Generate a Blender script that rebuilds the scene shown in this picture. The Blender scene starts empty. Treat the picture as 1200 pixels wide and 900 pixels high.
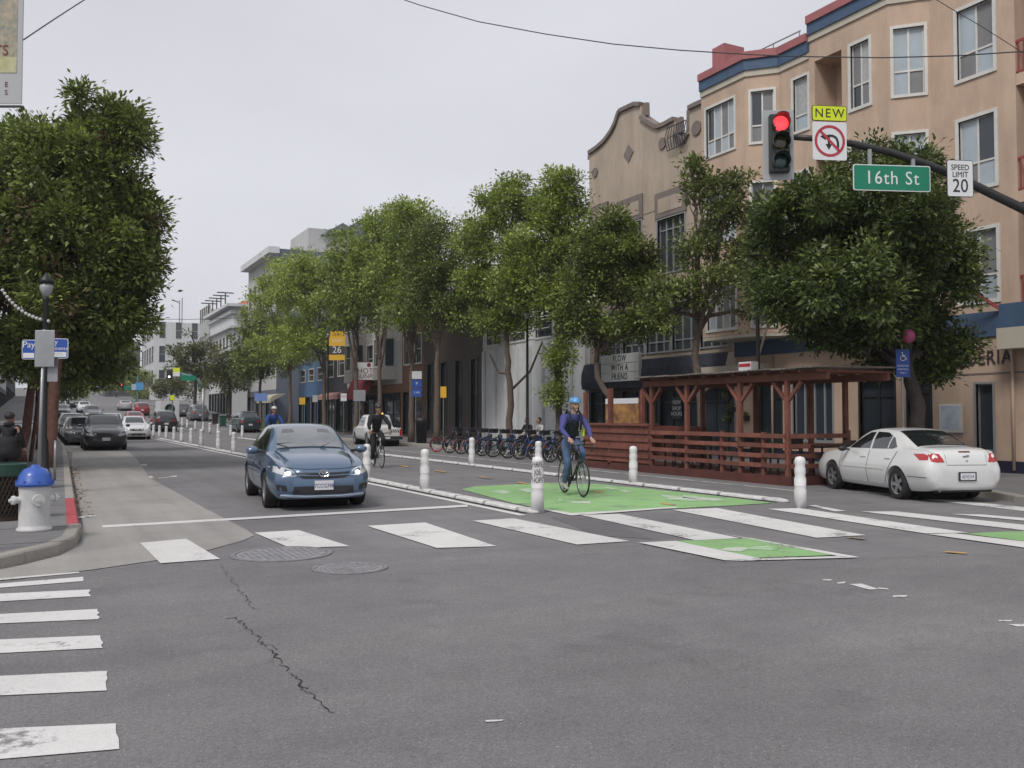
import bpy, bmesh, math, random
import numpy as np
from mathutils import Vector, Matrix
from mathutils.bvhtree import BVHTree
R = math.radians
rnd = random.Random(7)
SC = bpy.context.scene
COL = SC.collection

# ------------------------------------------------------------------ camera
FPX, CAM_H = 1060.0, 1.55
YAW = math.atan2(555, FPX); PIT = math.atan2(36, FPX)
cam = bpy.data.cameras.new('camera'); cam.sensor_width = 36; cam.lens = 36 * FPX / 1200
cam.clip_start = 0.1; cam.clip_end = 3000
camo = bpy.data.objects.new('camera', cam); COL.objects.link(camo)
camo.location = (0, 0, CAM_H); camo.rotation_euler = (R(90) + PIT, 0, -YAW)
SC.camera = camo
# ------------------------------------------------------------------ sky and sun (overcast)
W = bpy.data.worlds.new('World'); SC.world = W; W.use_nodes = True
wn, wl = W.node_tree.nodes, W.node_tree.links; wn.clear()
SUN_EL, SUN_ROT = R(50), R(235)
sky = wn.new('ShaderNodeTexSky'); sky.sky_type = 'NISHITA'; sky.sun_disc = False
sky.sun_elevation = SUN_EL; sky.sun_rotation = SUN_ROT; sky.dust_density = 4; sky.air_density = 1.2
hs = wn.new('ShaderNodeHueSaturation'); hs.inputs['Saturation'].default_value = 0.25; hs.inputs['Value'].default_value = 0.10
wl.new(sky.outputs[0], hs.inputs['Color'])
tc = wn.new('ShaderNodeTexCoord'); nz = wn.new('ShaderNodeTexNoise'); nz.inputs['Scale'].default_value = 1.3; nz.inputs['Detail'].default_value = 5
mp = wn.new('ShaderNodeMapping'); mp.inputs['Scale'].default_value = (1, 1, 2.6)
wl.new(tc.outputs['Generated'], mp.inputs[0]); wl.new(mp.outputs[0], nz.inputs['Vector'])
cr = wn.new('ShaderNodeValToRGB'); cr.color_ramp.elements[0].position = .3; cr.color_ramp.elements[1].position = .75
cr.color_ramp.elements[0].color = (.470, .473, .516, 1); cr.color_ramp.elements[1].color = (.612, .617, .662, 1)
wl.new(nz.outputs[0], cr.inputs[0])
mx = wn.new('ShaderNodeMixRGB'); mx.inputs[0].default_value = .88
wl.new(hs.outputs[0], mx.inputs[1]); wl.new(cr.outputs[0], mx.inputs[2])
bg = wn.new('ShaderNodeBackground'); bg.inputs['Strength'].default_value = 1.0
wo = wn.new('ShaderNodeOutputWorld')
wl.new(mx.outputs[0], bg.inputs[0]); wl.new(bg.outputs[0], wo.inputs[0])
sun = bpy.data.lights.new('sun', 'SUN'); sun.energy = 1.5; sun.angle = R(16); sun.color = (1, .96, .9)
suno = bpy.data.objects.new('sun', sun); COL.objects.link(suno)
suno.rotation_euler = (R(90) - SUN_EL, 0, -(SUN_ROT - R(180)))
vs = SC.view_settings; vs.view_transform = 'Standard'; vs.look = 'None'; vs.exposure = 0.43; vs.gamma = 1; vs.use_curve_mapping = False
SC.render.engine = 'CYCLES'
SC.cycles.use_denoising = True; SC.cycles.max_bounces = 6; SC.cycles.transparent_max_bounces = 8
SC.cycles.caustics_reflective = False; SC.cycles.caustics_refractive = False

# ------------------------------------------------------------------ pixel -> place (photo pixels of a 1200x900 frame)
def pix_ray(u, v):
    x = (u - 600) / FPX; y = (450 - v) / FPX
    f = math.cos(PIT) - y * math.sin(PIT); z = math.sin(PIT) + y * math.cos(PIT)
    return Vector((x * math.cos(YAW) + f * math.sin(YAW), -x * math.sin(YAW) + f * math.cos(YAW), z))
def G(u, v, z=0.0):
    d = pix_ray(u, v); t = (z - CAM_H) / d.z
    return Vector((d.x * t, d.y * t, z))
def AX(u, v, X):
    d = pix_ray(u, v); t = X / d.x
    return Vector((X, d.y * t, d.z * t + CAM_H))
def AY(u, v, Y):
    d = pix_ray(u, v); t = Y / d.y
    return Vector((d.x * t, Y, d.z * t + CAM_H))
def gz(y):                       # the street climbs gently beyond the block
    if y < 62: return 0.0
    if y < 92: return .0006 * (y - 62) ** 2
    return .54 + .036 * (min(y, 420) - 92)

# ------------------------------------------------------------------ materials
MATS = {}
def mat(name, col, rough=.6, metal=0., var=.0, vscale=3., bump=0., bscale=60., col2=None, spec=.5, emit=0., coat=0., trans=0., alpha=1., island=0., stain=0., detail=4, objrand=0.):
    if name in MATS: return MATS[name]
    m = bpy.data.materials.new(name); m.use_nodes = True; MATS[name] = m
    n, l = m.node_tree.nodes, m.node_tree.links
    b = n['Principled BSDF']
    b.inputs['Roughness'].default_value = rough; b.inputs['Metallic'].default_value = metal
    b.inputs['Specular IOR Level'].default_value = spec
    if coat: b.inputs['Coat Weight'].default_value = coat; b.inputs['Coat Roughness'].default_value = .04
    if alpha < 1: b.inputs['Alpha'].default_value = alpha
    c = (*col, 1)
    b.inputs['Base Color'].default_value = c
    if emit: b.inputs['Emission Color'].default_value = c; b.inputs['Emission Strength'].default_value = emit
    co = n.new('ShaderNodeTexCoord')
    out = None
    if var or col2:
        t = n.new('ShaderNodeTexNoise'); t.inputs['Scale'].default_value = vscale; t.inputs['Detail'].default_value = detail; t.inputs['Roughness'].default_value = .65
        l.new(co.outputs['Object'], t.inputs['Vector'])
        r = n.new('ShaderNodeValToRGB'); r.color_ramp.elements[0].position = .32; r.color_ramp.elements[1].position = .68
        c2 = col2 if col2 else tuple(min(1, k * (1 + var)) for k in col)
        c1 = col if col2 else tuple(k * (1 - var) for k in col)
        r.color_ramp.elements[0].color = (*c1, 1); r.color_ramp.elements[1].color = (*c2, 1)
        l.new(t.outputs[0], r.inputs[0]); out = r.outputs[0]
        l.new(out, b.inputs['Base Color'])
    if stain:
        t = n.new('ShaderNodeTexNoise'); t.inputs['Scale'].default_value = 1.1; t.inputs['Detail'].default_value = 8; t.inputs['Roughness'].default_value = .7
        mpn = n.new('ShaderNodeMapping'); mpn.inputs['Scale'].default_value = (1.4, 1.4, .35)
        l.new(co.outputs['Object'], mpn.inputs[0]); l.new(mpn.outputs[0], t.inputs['Vector'])
        r = n.new('ShaderNodeValToRGB'); r.color_ramp.elements[0].position = .42; r.color_ramp.elements[1].position = .7
        r.color_ramp.elements[0].color = (1, 1, 1, 1); r.color_ramp.elements[1].color = (1 - stain, 1 - stain, 1 - stain * 1.05, 1)
        l.new(t.outputs[0], r.inputs[0])
        mm = n.new('ShaderNodeMixRGB'); mm.blend_type = 'MULTIPLY'; mm.inputs[0].default_value = 1
        if out: l.new(out, mm.inputs[1])
        else: mm.inputs[1].default_value = c
        l.new(r.outputs[0], mm.inputs[2]); out = mm.outputs[0]; l.new(out, b.inputs['Base Color'])
    if island:
        g = n.new('ShaderNodeNewGeometry'); h = n.new('ShaderNodeHueSaturation')
        mr = n.new('ShaderNodeMapRange'); mr.inputs['To Min'].default_value = 1 - island; mr.inputs['To Max'].default_value = 1 + island
        l.new(g.outputs['Random Per Island'], mr.inputs[0]); l.new(mr.outputs[0], h.inputs['Value'])
        if out: l.new(out, h.inputs['Color'])
        else: h.inputs['Color'].default_value = c
        l.new(h.outputs[0], b.inputs['Base Color']); out = h.outputs[0]
    if objrand:
        oi = n.new('ShaderNodeObjectInfo'); h = n.new('ShaderNodeHueSaturation'); mr = n.new('ShaderNodeMapRange'); mr.inputs['To Min'].default_value = 1 - objrand; mr.inputs['To Max'].default_value = 1 + objrand
        l.new(oi.outputs['Random'], mr.inputs[0]); l.new(mr.outputs[0], h.inputs['Value'])
        if out: l.new(out, h.inputs['Color'])
        else: h.inputs['Color'].default_value = c
        l.new(h.outputs[0], b.inputs['Base Color']); out = h.outputs[0]
    if trans:
        tr = n.new('ShaderNodeBsdfTranslucent'); ms = n.new('ShaderNodeMixShader'); ms.inputs[0].default_value = trans
        if out: l.new(out, tr.inputs['Color'])
        else: tr.inputs['Color'].default_value = c
        mo = n['Material Output']; l.new(b.outputs[0], ms.inputs[1]); l.new(tr.outputs[0], ms.inputs[2]); l.new(ms.outputs[0], mo.inputs[0])
    if bump:
        t = n.new('ShaderNodeTexNoise'); t.inputs['Scale'].default_value = bscale; t.inputs['Detail'].default_value = 3
        l.new(co.outputs['Object'], t.inputs['Vector'])
        bp = n.new('ShaderNodeBump'); bp.inputs['Strength'].default_value = bump; bp.inputs['Distance'].default_value = .02
        l.new(t.outputs[0], bp.inputs['Height']); l.new(bp.outputs[0], b.inputs['Normal'])
    return m

def ground_mat(name, base, patch, speck, wear=0., under=(.1, .1, .1), speckscale=140., streak=.0, grit=False):
    """asphalt, concrete or road paint: patchy tone, fine aggregate, optional worn-through paint"""
    m = bpy.data.materials.new(name); m.use_nodes = True; MATS[name] = m
    n, l = m.node_tree.nodes, m.node_tree.links; b = n['Principled BSDF']; b.inputs['Roughness'].default_value = .85; b.inputs['Specular IOR Level'].default_value = .3
    co = n.new('ShaderNodeTexCoord')
    def noise(s, d=6, rgh=.6, scl=None):
        t = n.new('ShaderNodeTexNoise'); t.inputs['Scale'].default_value = s; t.inputs['Detail'].default_value = d; t.inputs['Roughness'].default_value = rgh
        if scl:
            mpn = n.new('ShaderNodeMapping'); mpn.inputs['Scale'].default_value = scl; l.new(co.outputs['Object'], mpn.inputs[0]); l.new(mpn.outputs[0], t.inputs['Vector'])
        else: l.new(co.outputs['Object'], t.inputs['Vector'])
        return t.outputs[0]
    def ramp(src, p0, p1, c0, c1):
        r = n.new('ShaderNodeValToRGB'); r.color_ramp.elements[0].position = p0; r.color_ramp.elements[1].position = p1
        r.color_ramp.elements[0].color = (*c0, 1); r.color_ramp.elements[1].color = (*c1, 1); l.new(src, r.inputs[0]); return r.outputs[0]
    def mul(a, c, f=1.):
        q = n.new('ShaderNodeMixRGB'); q.blend_type = 'MULTIPLY'; q.inputs[0].default_value = f; l.new(a, q.inputs[1]); l.new(c, q.inputs[2]); return q.outputs[0]
    c = ramp(noise(.35, 7, .62), .3, .7, tuple(k * (1 - patch) for k in base), tuple(k * (1 + patch) for k in base))
    c = mul(c, ramp(noise(2.3, 6, .7), .3, .7, (1 - patch * .7,) * 3, (1 + patch * .3,) * 3))
    if streak: c = mul(c, ramp(noise(1., 5, .6, (2.2, .12, 1)), .35, .7, (1 - streak,) * 3, (1.03,) * 3))
    sp = noise(speckscale, 2, .5)
    c = mul(c, ramp(sp, .3, .72, (1 - speck,) * 3, (1 + speck,) * 3))
    sp2 = noise(38, 3, .7); c = mul(c, ramp(sp2, .35, .7, (1 - speck * .5,) * 3, (1 + speck * .4,) * 3))
    if grit:
        bs = noise(75, 1, .4); q = n.new('ShaderNodeMixRGB'); l.new(c, q.inputs[1]); q.inputs[2].default_value = (.42, .41, .39, 1); l.new(ramp(bs, .735, .76, (0, 0, 0), (.75, .75, .75)), q.inputs[0]); c = q.outputs[0]
        ds = noise(60, 2, .5); c = mul(c, ramp(ds, .22, .30, (.35, .35, .35), (1, 1, 1)))
        c = mul(c, ramp(noise(.9, 9, .72), .56, .74, (1, 1, 1), (.70, .70, .705)))
        c = mul(c, ramp(noise(.55, 6, .6, (.25, 2.4, 1)), .3, .65, (.90, .90, .90), (1.07, 1.06, 1.05)))
        c = mul(c, ramp(noise(5.5, 9, .8), .62, .72, (1, 1, 1), (.66, .66, .67)))
    if wear:
        q = n.new('ShaderNodeMixRGB'); l.new(c, q.inputs[2]); q.inputs[1].default_value = (*under, 1)
        wz = noise(16, 8, .75); wbig = noise(1.7, 3, .5)
        a = n.new('ShaderNodeMath'); a.operation = 'ADD'; l.new(wz, a.inputs[0]); l.new(wbig, a.inputs[1])
        k = ramp(a.outputs[0], wear * .9, wear * .9 + .16, (0, 0, 0), (1, 1, 1)); l.new(k, q.inputs[0]); c = q.outputs[0]
    l.new(c, b.inputs['Base Color'])
    bp = n.new('ShaderNodeBump'); bp.inputs['Strength'].default_value = .35; bp.inputs['Distance'].default_value = .006
    l.new(sp, bp.inputs['Height']); l.new(bp.outputs[0], b.inputs['Normal'])
    return m

# ------------------------------------------------------------------ objects
def tag(o, label=None, cat=None, group=None, kind=None):
    if label: o['label'] = label
    if cat: o['category'] = cat
    if group: o['group'] = group
    if kind: o['kind'] = kind
    return o
def thing(name, label, cat, loc=(0, 0, 0), rz=0., group=None):
    o = bpy.data.objects.new(name, None); COL.objects.link(o); o.empty_display_size = .2
    o.location = loc; o.rotation_euler = (0, 0, rz)
    return tag(o, label, cat, group)
def link(name, me, m=None, parent=None, smooth=False, kind=None):
    if m is not None:
        me.materials.clear(); me.materials.append(m)
    if smooth: me.polygons.foreach_set('use_smooth', [True] * len(me.polygons))
    o = bpy.data.objects.new(name, me); COL.objects.link(o)
    if parent is not None: o.parent = parent
    if kind: o['kind'] = kind
    return o
def copy_tree(o, parent=None):
    c = o.copy(); COL.objects.link(c); c.parent = parent
    for ch in [x for x in o.children]: copy_tree(ch, c)
    return c
class MB:
    def __init__(s): s.v = []; s.f = []
    def add(s, vs, fs):
        k = len(s.v); s.v += [tuple(p) for p in vs]; s.f += [tuple(i + k for i in f) for f in fs]; return s
    def box(s, x0, x1, y0, y1, z0, z1):
        return s.add([(x0, y0, z0), (x1, y0, z0), (x1, y1, z0), (x0, y1, z0), (x0, y0, z1), (x1, y0, z1), (x1, y1, z1), (x0, y1, z1)],
                     [(0, 3, 2, 1), (4, 5, 6, 7), (0, 1, 5, 4), (1, 2, 6, 5), (2, 3, 7, 6), (3, 0, 4, 7)])
    def quad(s, a, b, c, d): return s.add([a, b, c, d], [(0, 1, 2, 3)])
    def beam(s, a, b, w, h, up=(0, 0, 1)):
        a = Vector(a); b = Vector(b); d = (b - a).normalized(); u = Vector(up)
        if abs(d.dot(u)) > .98: u = Vector((1, 0, 0))
        r = d.cross(u).normalized() * w / 2; u2 = r.cross(d).normalized() * h / 2
        vs = [p + sx * r + sz * u2 for p in (a, b) for sx, sz in ((-1, -1), (1, -1), (1, 1), (-1, 1))]
        return s.add(vs, [(3, 2, 1, 0), (4, 5, 6, 7), (0, 1, 5, 4), (1, 2, 6, 5), (2, 3, 7, 6), (3, 0, 4, 7)])
    def tube(s, pts, r, n=8, cap=True):
        pts = [Vector(p) for p in pts]; rs = r if isinstance(r, (list, tuple)) else [r] * len(pts)
        vs = []; fs = []; ref = None
        for i, p in enumerate(pts):
            d = (pts[min(i + 1, len(pts) - 1)] - pts[max(i - 1, 0)]).normalized()
            if ref is None:
                ref = Vector((0, 0, 1)) if abs(d.z) < .9 else Vector((1, 0, 0))
            a = d.cross(ref).normalized(); b2 = a.cross(d).normalized(); ref = b2
            for k in range(n):
                t = 2 * math.pi * k / n; vs.append(p + (a * math.cos(t) + b2 * math.sin(t)) * rs[i])
        for i in range(len(pts) - 1):
            for k in range(n):
                fs.append((i * n + k, i * n + (k + 1) % n, (i + 1) * n + (k + 1) % n, (i + 1) * n + k))
        if cap: fs.append(tuple(range(n - 1, -1, -1))); fs.append(tuple((len(pts) - 1) * n + k for k in range(n)))
        return s.add(vs, fs)
    def lathe(s, prof, n=16, c=(0, 0, 0), axis='z'):
        c = Vector(c); vs = []; fs = []
        for (r, h) in prof:
            for k in range(n):
                t = 2 * math.pi * k / n; x, y = r * math.cos(t), r * math.sin(t)
                p = {'z': (x, y, h), 'y': (x, h, y), 'x': (h, x, y)}[axis]; vs.append(c + Vector(p))
        m = len(prof)
        for i in range(m - 1):
            for k in range(n): fs.append((i * n + k, i * n + (k + 1) % n, (i + 1) * n + (k + 1) % n, (i + 1) * n + k))
        if prof[0][0] > 1e-5: fs.append(tuple(range(n - 1, -1, -1)))
        if prof[-1][0] > 1e-5: fs.append(tuple((m - 1) * n + k for k in range(n)))
        return s.add(vs, fs)
    def torus(s, R0, r, n=28, k=8, c=(0, 0, 0), axis='y'):
        vs = []; fs = []; c = Vector(c)
        for i in range(n):
            t = 2 * math.pi * i / n
            for j in range(k):
                q = 2 * math.pi * j / k; rr = R0 + r * math.cos(q); h = r * math.sin(q); x, y = rr * math.cos(t), rr * math.sin(t)
                vs.append(c + Vector({'z': (x, y, h), 'y': (x, h, y), 'x': (h, x, y)}[axis]))
                fs.append((i * k + j, ((i + 1) % n) * k + j, ((i + 1) % n) * k + (j + 1) % k, i * k + (j + 1) % k))
        return s.add(vs, fs)
    def ball(s, c, r, n=12, m=8):
        c = Vector(c); rr = r if isinstance(r, (tuple, list)) else (r, r, r); vs = []; fs = []
        for i in range(m + 1):
            a = math.pi * i / m - math.pi / 2
            for k in range(n):
                t = 2 * math.pi * k / n; vs.append(c + Vector((rr[0] * math.cos(a) * math.cos(t), rr[1] * math.cos(a) * math.sin(t), rr[2] * math.sin(a))))
        for i in range(m):
            for k in range(n): fs.append((i * n + k, i * n + (k + 1) % n, (i + 1) * n + (k + 1) % n, (i + 1) * n + k))
        return s.add(vs, fs)
    def prism(s, poly, a, b):
        """poly: list of 3D points of one face, swept by the vector b-a"""
        n = len(poly); d = Vector(b) - Vector(a); vs = [Vector(p) for p in poly] + [Vector(p) + d for p in poly]
        return s.add(vs, [tuple(range(n - 1, -1, -1)), tuple(range(n, 2 * n))] + [(i, (i + 1) % n, n + (i + 1) % n, n + i) for i in range(n)])
    def xf(s, M, k0=0):
        for i in range(k0, len(s.v)): s.v[i] = tuple(M @ Vector(s.v[i]))
        return s
    def mesh(s, name):
        me = bpy.data.meshes.new(name); me.from_pydata(s.v, [], s.f); me.update(); return me
    def build(s, name, m, parent=None, smooth=False, kind=None, bevel=0.):
        o = link(name, s.mesh(name), m, parent, smooth, kind)
        if bevel:
            md = o.modifiers.new('bevel', 'BEVEL'); md.width = bevel; md.segments = 2; md.limit_method = 'ANGLE'
        return o
def struct(o): o['kind'] = 'structure'; return o
def smooth_angle(o, a=40):
    me = o.data; me.polygons.foreach_set('use_smooth', [True] * len(me.polygons))
    try: me.set_sharp_from_angle(angle=R(a))
    except Exception: pass
    return o
TXT = {}
def text(name, body, size, m, parent, M, depth=.003, align='CENTER', xs=1.0, space=1.0):
    """lettering as flat mesh, in the XY plane of matrix M (x right, y up)"""
    cu = bpy.data.curves.new(name, 'FONT'); cu.body = body; cu.size = size; cu.align_x = align; cu.align_y = 'CENTER'; cu.extrude = depth
    cu.space_character = space; cu.resolution_u = 3
    o = bpy.data.objects.new('tmp_text', cu); COL.objects.link(o)
    dg = bpy.context.evaluated_depsgraph_get(); dg.update()
    me = bpy.data.meshes.new_from_object(o.evaluated_get(dg)); bpy.data.objects.remove(o); bpy.data.curves.remove(cu)
    me.transform(M @ Matrix.Diagonal((xs, 1, 1, 1)))
    return link(name, me, m, parent)
def frame(origin, xdir, ydir):
    x = Vector(xdir).normalized(); y = Vector(ydir).normalized(); z = x.cross(y)
    return Matrix(((x.x, y.x, z.x, origin[0]), (x.y, y.y, z.y, origin[1]), (x.z, y.z, z.z, origin[2]), (0, 0, 0, 1)))
def evaluated(o):
    dg = bpy.context.evaluated_depsgraph_get(); dg.update()
    return bpy.data.meshes.new_from_object(o.evaluated_get(dg))
def poly_sheet(name, pts, z, m, parent=None, n=0):
    """flat polygon on the ground, a small closed slab 3 mm thick so it has an edge"""
    mb = MB(); k = len(pts)
    mb.add([(p[0], p[1], z) for p in pts], [tuple(range(k))])
    o = mb.build(name, m, parent); return o
# ------------------------------------------------------------------ ground
M_ASPH = ground_mat('asphalt', (.208, .204, .209), .13, .22, streak=.14, grit=True)
M_OVER = ground_mat('asphalt_overlay', (.188, .184, .188), .16, .30, grit=True)
M_PATCH = ground_mat('asphalt_patch', (.155, .152, .156), .12, .25)
M_CONC = ground_mat('gutter_concrete', (.345, .332, .316), .12, .1, speckscale=90, streak=.16)
M_SIDE = ground_mat('sidewalk_concrete', (.19, .187, .19), .14, .16, speckscale=110)
M_CURB = ground_mat('curb_concrete', (.33, .31, .28), .15, .12)
M_REDC = ground_mat('red_curb_paint', (.42, .085, .10), .1, .1, wear=.72, under=(.3, .25, .23))
M_WPAINT = ground_mat('white_road_paint', (.64, .63, .62), .10, .10, wear=.82, under=(.22, .216, .218))
M_WWORN = ground_mat('worn_white_road_paint', (.6, .6, .59), .06, .07, wear=.95, under=(.19, .185, .187))
M_GPAINT = ground_mat('green_road_paint', (.265, .46, .20), .16, .12, wear=.83, under=(.19, .21, .175))
M_OPAINT = ground_mat('orange_road_paint', (.50, .32, .11), .1, .1, wear=1.0, under=(.195, .19, .185))
M_WONG = ground_mat('white_symbol_on_green', (.50, .56, .48), .06, .07, wear=.97, under=(.23, .45, .17))
M_RUBBER = mat('black_rubber', (.022, .022, .024), .7, bump=.1)
M_IRON = mat('cast_iron', (.21, .205, .215), .6, metal=.2, var=.25, vscale=8)

def sheet_y(name, x0, x1, ys, z, m, th=0.0):
    """strip along the street following its slope; x0/x1 may be functions of y; th>0 gives sides down to the road"""
    fx = lambda q, y: q(y) if callable(q) else q
    mb = MB(); vs = []; fs = []
    for y in ys:
        a, b = fx(x0, y), fx(x1, y)
        vs += [(a, y, gz(y) + z), (b, y, gz(y) + z)]
    n = len(ys); fs = [(2 * i, 2 * i + 1, 2 * i + 3, 2 * i + 2) for i in range(n - 1)]
    if th:
        k = len(vs); vs += [(p[0], p[1], p[2] - th) for p in vs[:2 * n]]
        for i in range(n - 1):
            fs += [(2 * i, 2 * i + 2, k + 2 * i + 2, k + 2 * i), (2 * i + 3, 2 * i + 1, k + 2 * i + 1, k + 2 * i + 3)]
        fs += [(1, 0, k, k + 1), (2 * n - 2, 2 * n - 1, k + 2 * n - 1, k + 2 * n - 2)]
    mb.add(vs, fs); return struct(mb.build(name, m))
ysr = [-120, 0, 40] + list(range(60, 430, 6)) + [700, 1500]
road = sheet_y('road', -700, 900, ysr, 0, M_ASPH)
def lc(y): return .5 + .02 * (min(max(y, 12.7), 45) - 12.7)         # left kerb line
over = struct(poly_sheet('intersection_asphalt', [(-60, -60), (120, -60), (120, 6.0)] + [tuple(G(*p)[:2]) for p in
      ((1330, 640), (1006, 655), (850, 659), (760, 640), (676, 640), (582, 644), (480, 643), (345, 648), (258, 658), (188, 662), (100, 671), (40, 677), (0, 683))] + [(-8, 9.2), (-60, 9.0)], .004, M_OVER))
struct(poly_sheet('asphalt_repair', [tuple(G(*p)[:2]) for p in ((645, 606), (700, 607), (765, 632), (700, 628))], .004, M_PATCH))
gut = struct(poly_sheet('gutter_concrete', [tuple(G(*p)[:2]) for p in ((0, 681), (40, 676), (110, 668), (185, 657), (245, 645), (285, 634), (298, 628), (290, 622), (240, 596), (175, 560), (160, 538), (150, 529), (85, 529), (84, 545), (90, 580), (97, 615), (95, 636), (70, 652), (30, 662), (0, 668))] + [(-3, 9.5), (-3, 9.0)], .007, M_CONC))
struct(sheet_y('parking_gutter', lambda y: 1.15, lambda y: 1.75, [42, 62, 70, 80], .006, M_CONC))

# sidewalks and kerbs
def ground_block(name, pts, z, m, th=.3):
    mb = MB(); n = len(pts)
    mb.add([(p[0], p[1], z + gz(p[1])) for p in pts] + [(p[0], p[1], z - th + gz(p[1])) for p in pts],
           [tuple(range(n))] + [(i, n + i, n + (i + 1) % n, (i + 1) % n) for i in range(n)])
    return struct(mb.build(name, m))
corner = [(-60, 9.6), (-3, 9.75), (-1.2, 10.0), (-.31, 10.43), (-.09, 10.78), (.24, 11.26), (.43, 11.89), (.54, 13.13)]
cpts = corner + [(lc(y), y) for y in (16, 20, 25, 30, 36, 42, 46, 54, 62)]
def kerb_run(name, pts, side, m_of, w=.16, h=.13, maxlen=3.0):
    """kerb stones laid end to end along a line; side=+1 sidewalk is to the left of travel"""
    root = struct(bpy.data.objects.new(name, None)); COL.objects.link(root)
    P = [Vector((p[0], p[1], 0)) for p in pts]
    nrm = []
    for i in range(len(P)):
        d = (P[min(i + 1, len(P) - 1)] - P[max(i - 1, 0)]).normalized(); nrm.append(Vector((-d.y, d.x, 0)) * side)
    for i in range(len(P) - 1):
        a, b, na, nb = P[i], P[i + 1], nrm[i], nrm[i + 1]
        d = (b - a).normalized() * .004
        mb = MB(); prof = [(0, -.05), (.012, h - .02), (.03, h), (w, h + .002), (w, -.05)]
        za, zb = gz(a.y), gz(b.y)
        vs = [a + d + na * q + Vector((0, 0, z + za)) for q, z in prof] + [b - d + nb * q + Vector((0, 0, z + zb)) for q, z in prof]
        k = len(prof); mb.add(vs, [tuple(range(k)), tuple(range(2 * k - 1, k - 1, -1))] + [(j, k + j, k + j + 1, j + 1) for j in range(k - 1)])
        mb.build('kerb_stone', m_of((a + b) / 2), root)
    return root
M_REDF = M_REDC
kerb_run('kerb_corner', [p for p in corner], 1, lambda c: M_CURB)
pts = [(lc(y), y) for y in (13.13, 14.3, 15.6, 17.2, 19, 21, 23, 25, 27, 29, 31, 34, 37, 40, 43, 46, 50, 54, 58, 62, 66, 70, 75, 80)]
kerb_run('kerb_left', pts, 1, lambda c: M_REDC if c.y < 17.3 else M_CURB)
sl = [(-60, 9.75), (-3, 9.9), (-1.15, 10.16), (-.42, 10.55), (-.22, 10.88), (.1, 11.36), (.28, 11.95), (.38, 13.13)] + [(lc(y) - .155, y) for y in (16, 20, 30, 45, 58)] + [(-60, 58)]
ground_block('pavement_left', sl, .13, M_SIDE)
ysl = list(range(58, 84, 6))
sheet_y('pavement_left_far', -60, lambda y: 1.0, ysl, .129, M_SIDE, .3)
sheet_y('pavement_left_beyond', -60, 1.15, list(range(96, 430, 6)), .13, M_SIDE, .3)
rc = [(45, 6.2), (19, 6.4), (16.5, 6.9), (15.3, 7.8), (14.95, 9.0), (15.3, 10.1), (15.9, 11.1), (16.5, 12.4)]
kerb_run('kerb_right_corner', rc, -1, lambda c: M_CURB)
pr = [(16.5, y) for y in (12.4, 14, 16, 18, 20, 22, 24, 26, 28, 30, 32, 34, 36, 38, 40, 43, 46, 49, 52, 55, 58, 62, 66, 70, 75, 80)]
kerb_run('kerb_right', pr, -1, lambda c: M_CURB)
ground_block('pavement_right', [(60, 6.35), (19, 6.55), (16.58, 7.03), (15.43, 7.9), (15.1, 9.0), (15.44, 10.02), (16.04, 11.0), (16.65, 12.36), (16.65, 60), (60, 60)], .13, M_SIDE)
sheet_y('pavement_right_far', 16.65, 60, list(range(60, 84, 6)), .13, M_SIDE, .3)
sheet_y('pavement_right_beyond', 16.5, 60, list(range(96, 430, 6)), .13, M_SIDE, .3)
# sidewalk score lines (shallow strips of darker joint)
M_JOINT = mat('pavement_joint', (.09, .088, .09), .9)
for i in range(16):
    y = 11.4 + i * 1.5
    o = MB().box(-4.5, lc(y) - .17, y - .006, y + .006, .128, .1335).build('pavement_joint', M_JOINT, None); struct(o)
for i in range(22):
    y = 8.6 + i * 1.55
    if y < 12.4: continue
    struct(MB().box(16.66, 20.9, y - .006, y + .006, .128, .1335).build('pavement_joint', M_JOINT, None))

# ------------------------------------------------------------------ painted markings
def pxpoly(name, pts, z, m, parent=None):
    return struct(poly_sheet(name, [tuple(G(*p)[:2]) for p in pts], z, m))
ZP = .010
for b in [((164, 637), (218, 632), (258, 656), (188, 661)), ((298, 625), (350, 622), (410, 641), (340, 643)), ((430, 617), (498, 613), (582, 641), (512, 643)),
          ((554, 611), (601, 608), (738, 635), (676, 639)), ((680, 604), (726, 603), (870, 632), (815, 634)), ((788, 598), (840, 596), (1015, 628), (957, 631)),
          ((900, 597), (936, 596), (1135, 625), (1085, 626)), ((1008, 600), (1050, 600), (1250, 621), (1250, 628)), ((1115, 603), (1150, 603.5), (1250, 612), (1250, 615.5)), ((1215, 606), (1250, 606.5), (1300, 611), (1300, 613))]:
    pxpoly('crosswalk_bar', b, ZP, M_WPAINT)
for (a0, a1, b0, b1) in [(679, 681, (93, 671), (93, 672.5)), (685, 690, (98, 677), (99, 682)), (697, 706, (105, 692), (105, 700)), (721, 732, (114, 715), (116, 727)),
                         (751, 767, (119, 746), (120, 761)), (794, 817, (125, 788), (127, 811)), (856, 892, (135, 850), (141, 880))]:
    A0, A1, B0, B1 = G(0, a0), G(0, a1), G(*b0), G(*b1)
    e0 = A0 + (A0 - B0).normalized() * 2.4; e1 = A1 + (A1 - B1).normalized() * 2.4
    # ragged right end
    rag = [B0.lerp(B1, t) + (B0 - A0).normalized() * rnd.uniform(-.012, .012) for t in (0, .2, .4, .6, .8, 1)]
    struct(poly_sheet('crosswalk_bar', [(p.x, p.y) for p in [e0] + rag + [e1]], ZP, M_WPAINT))
pxpoly('stop_line', ((119, 616.5), (548, 592), (548, 594.5), (121, 619)), ZP, M_WPAINT)
struct(sheet_y('lane_edge_line', 6.56, 6.70, [12.3, 20, 30, 40, 50, 62, 66, 72], .006, M_WPAINT))
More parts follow.
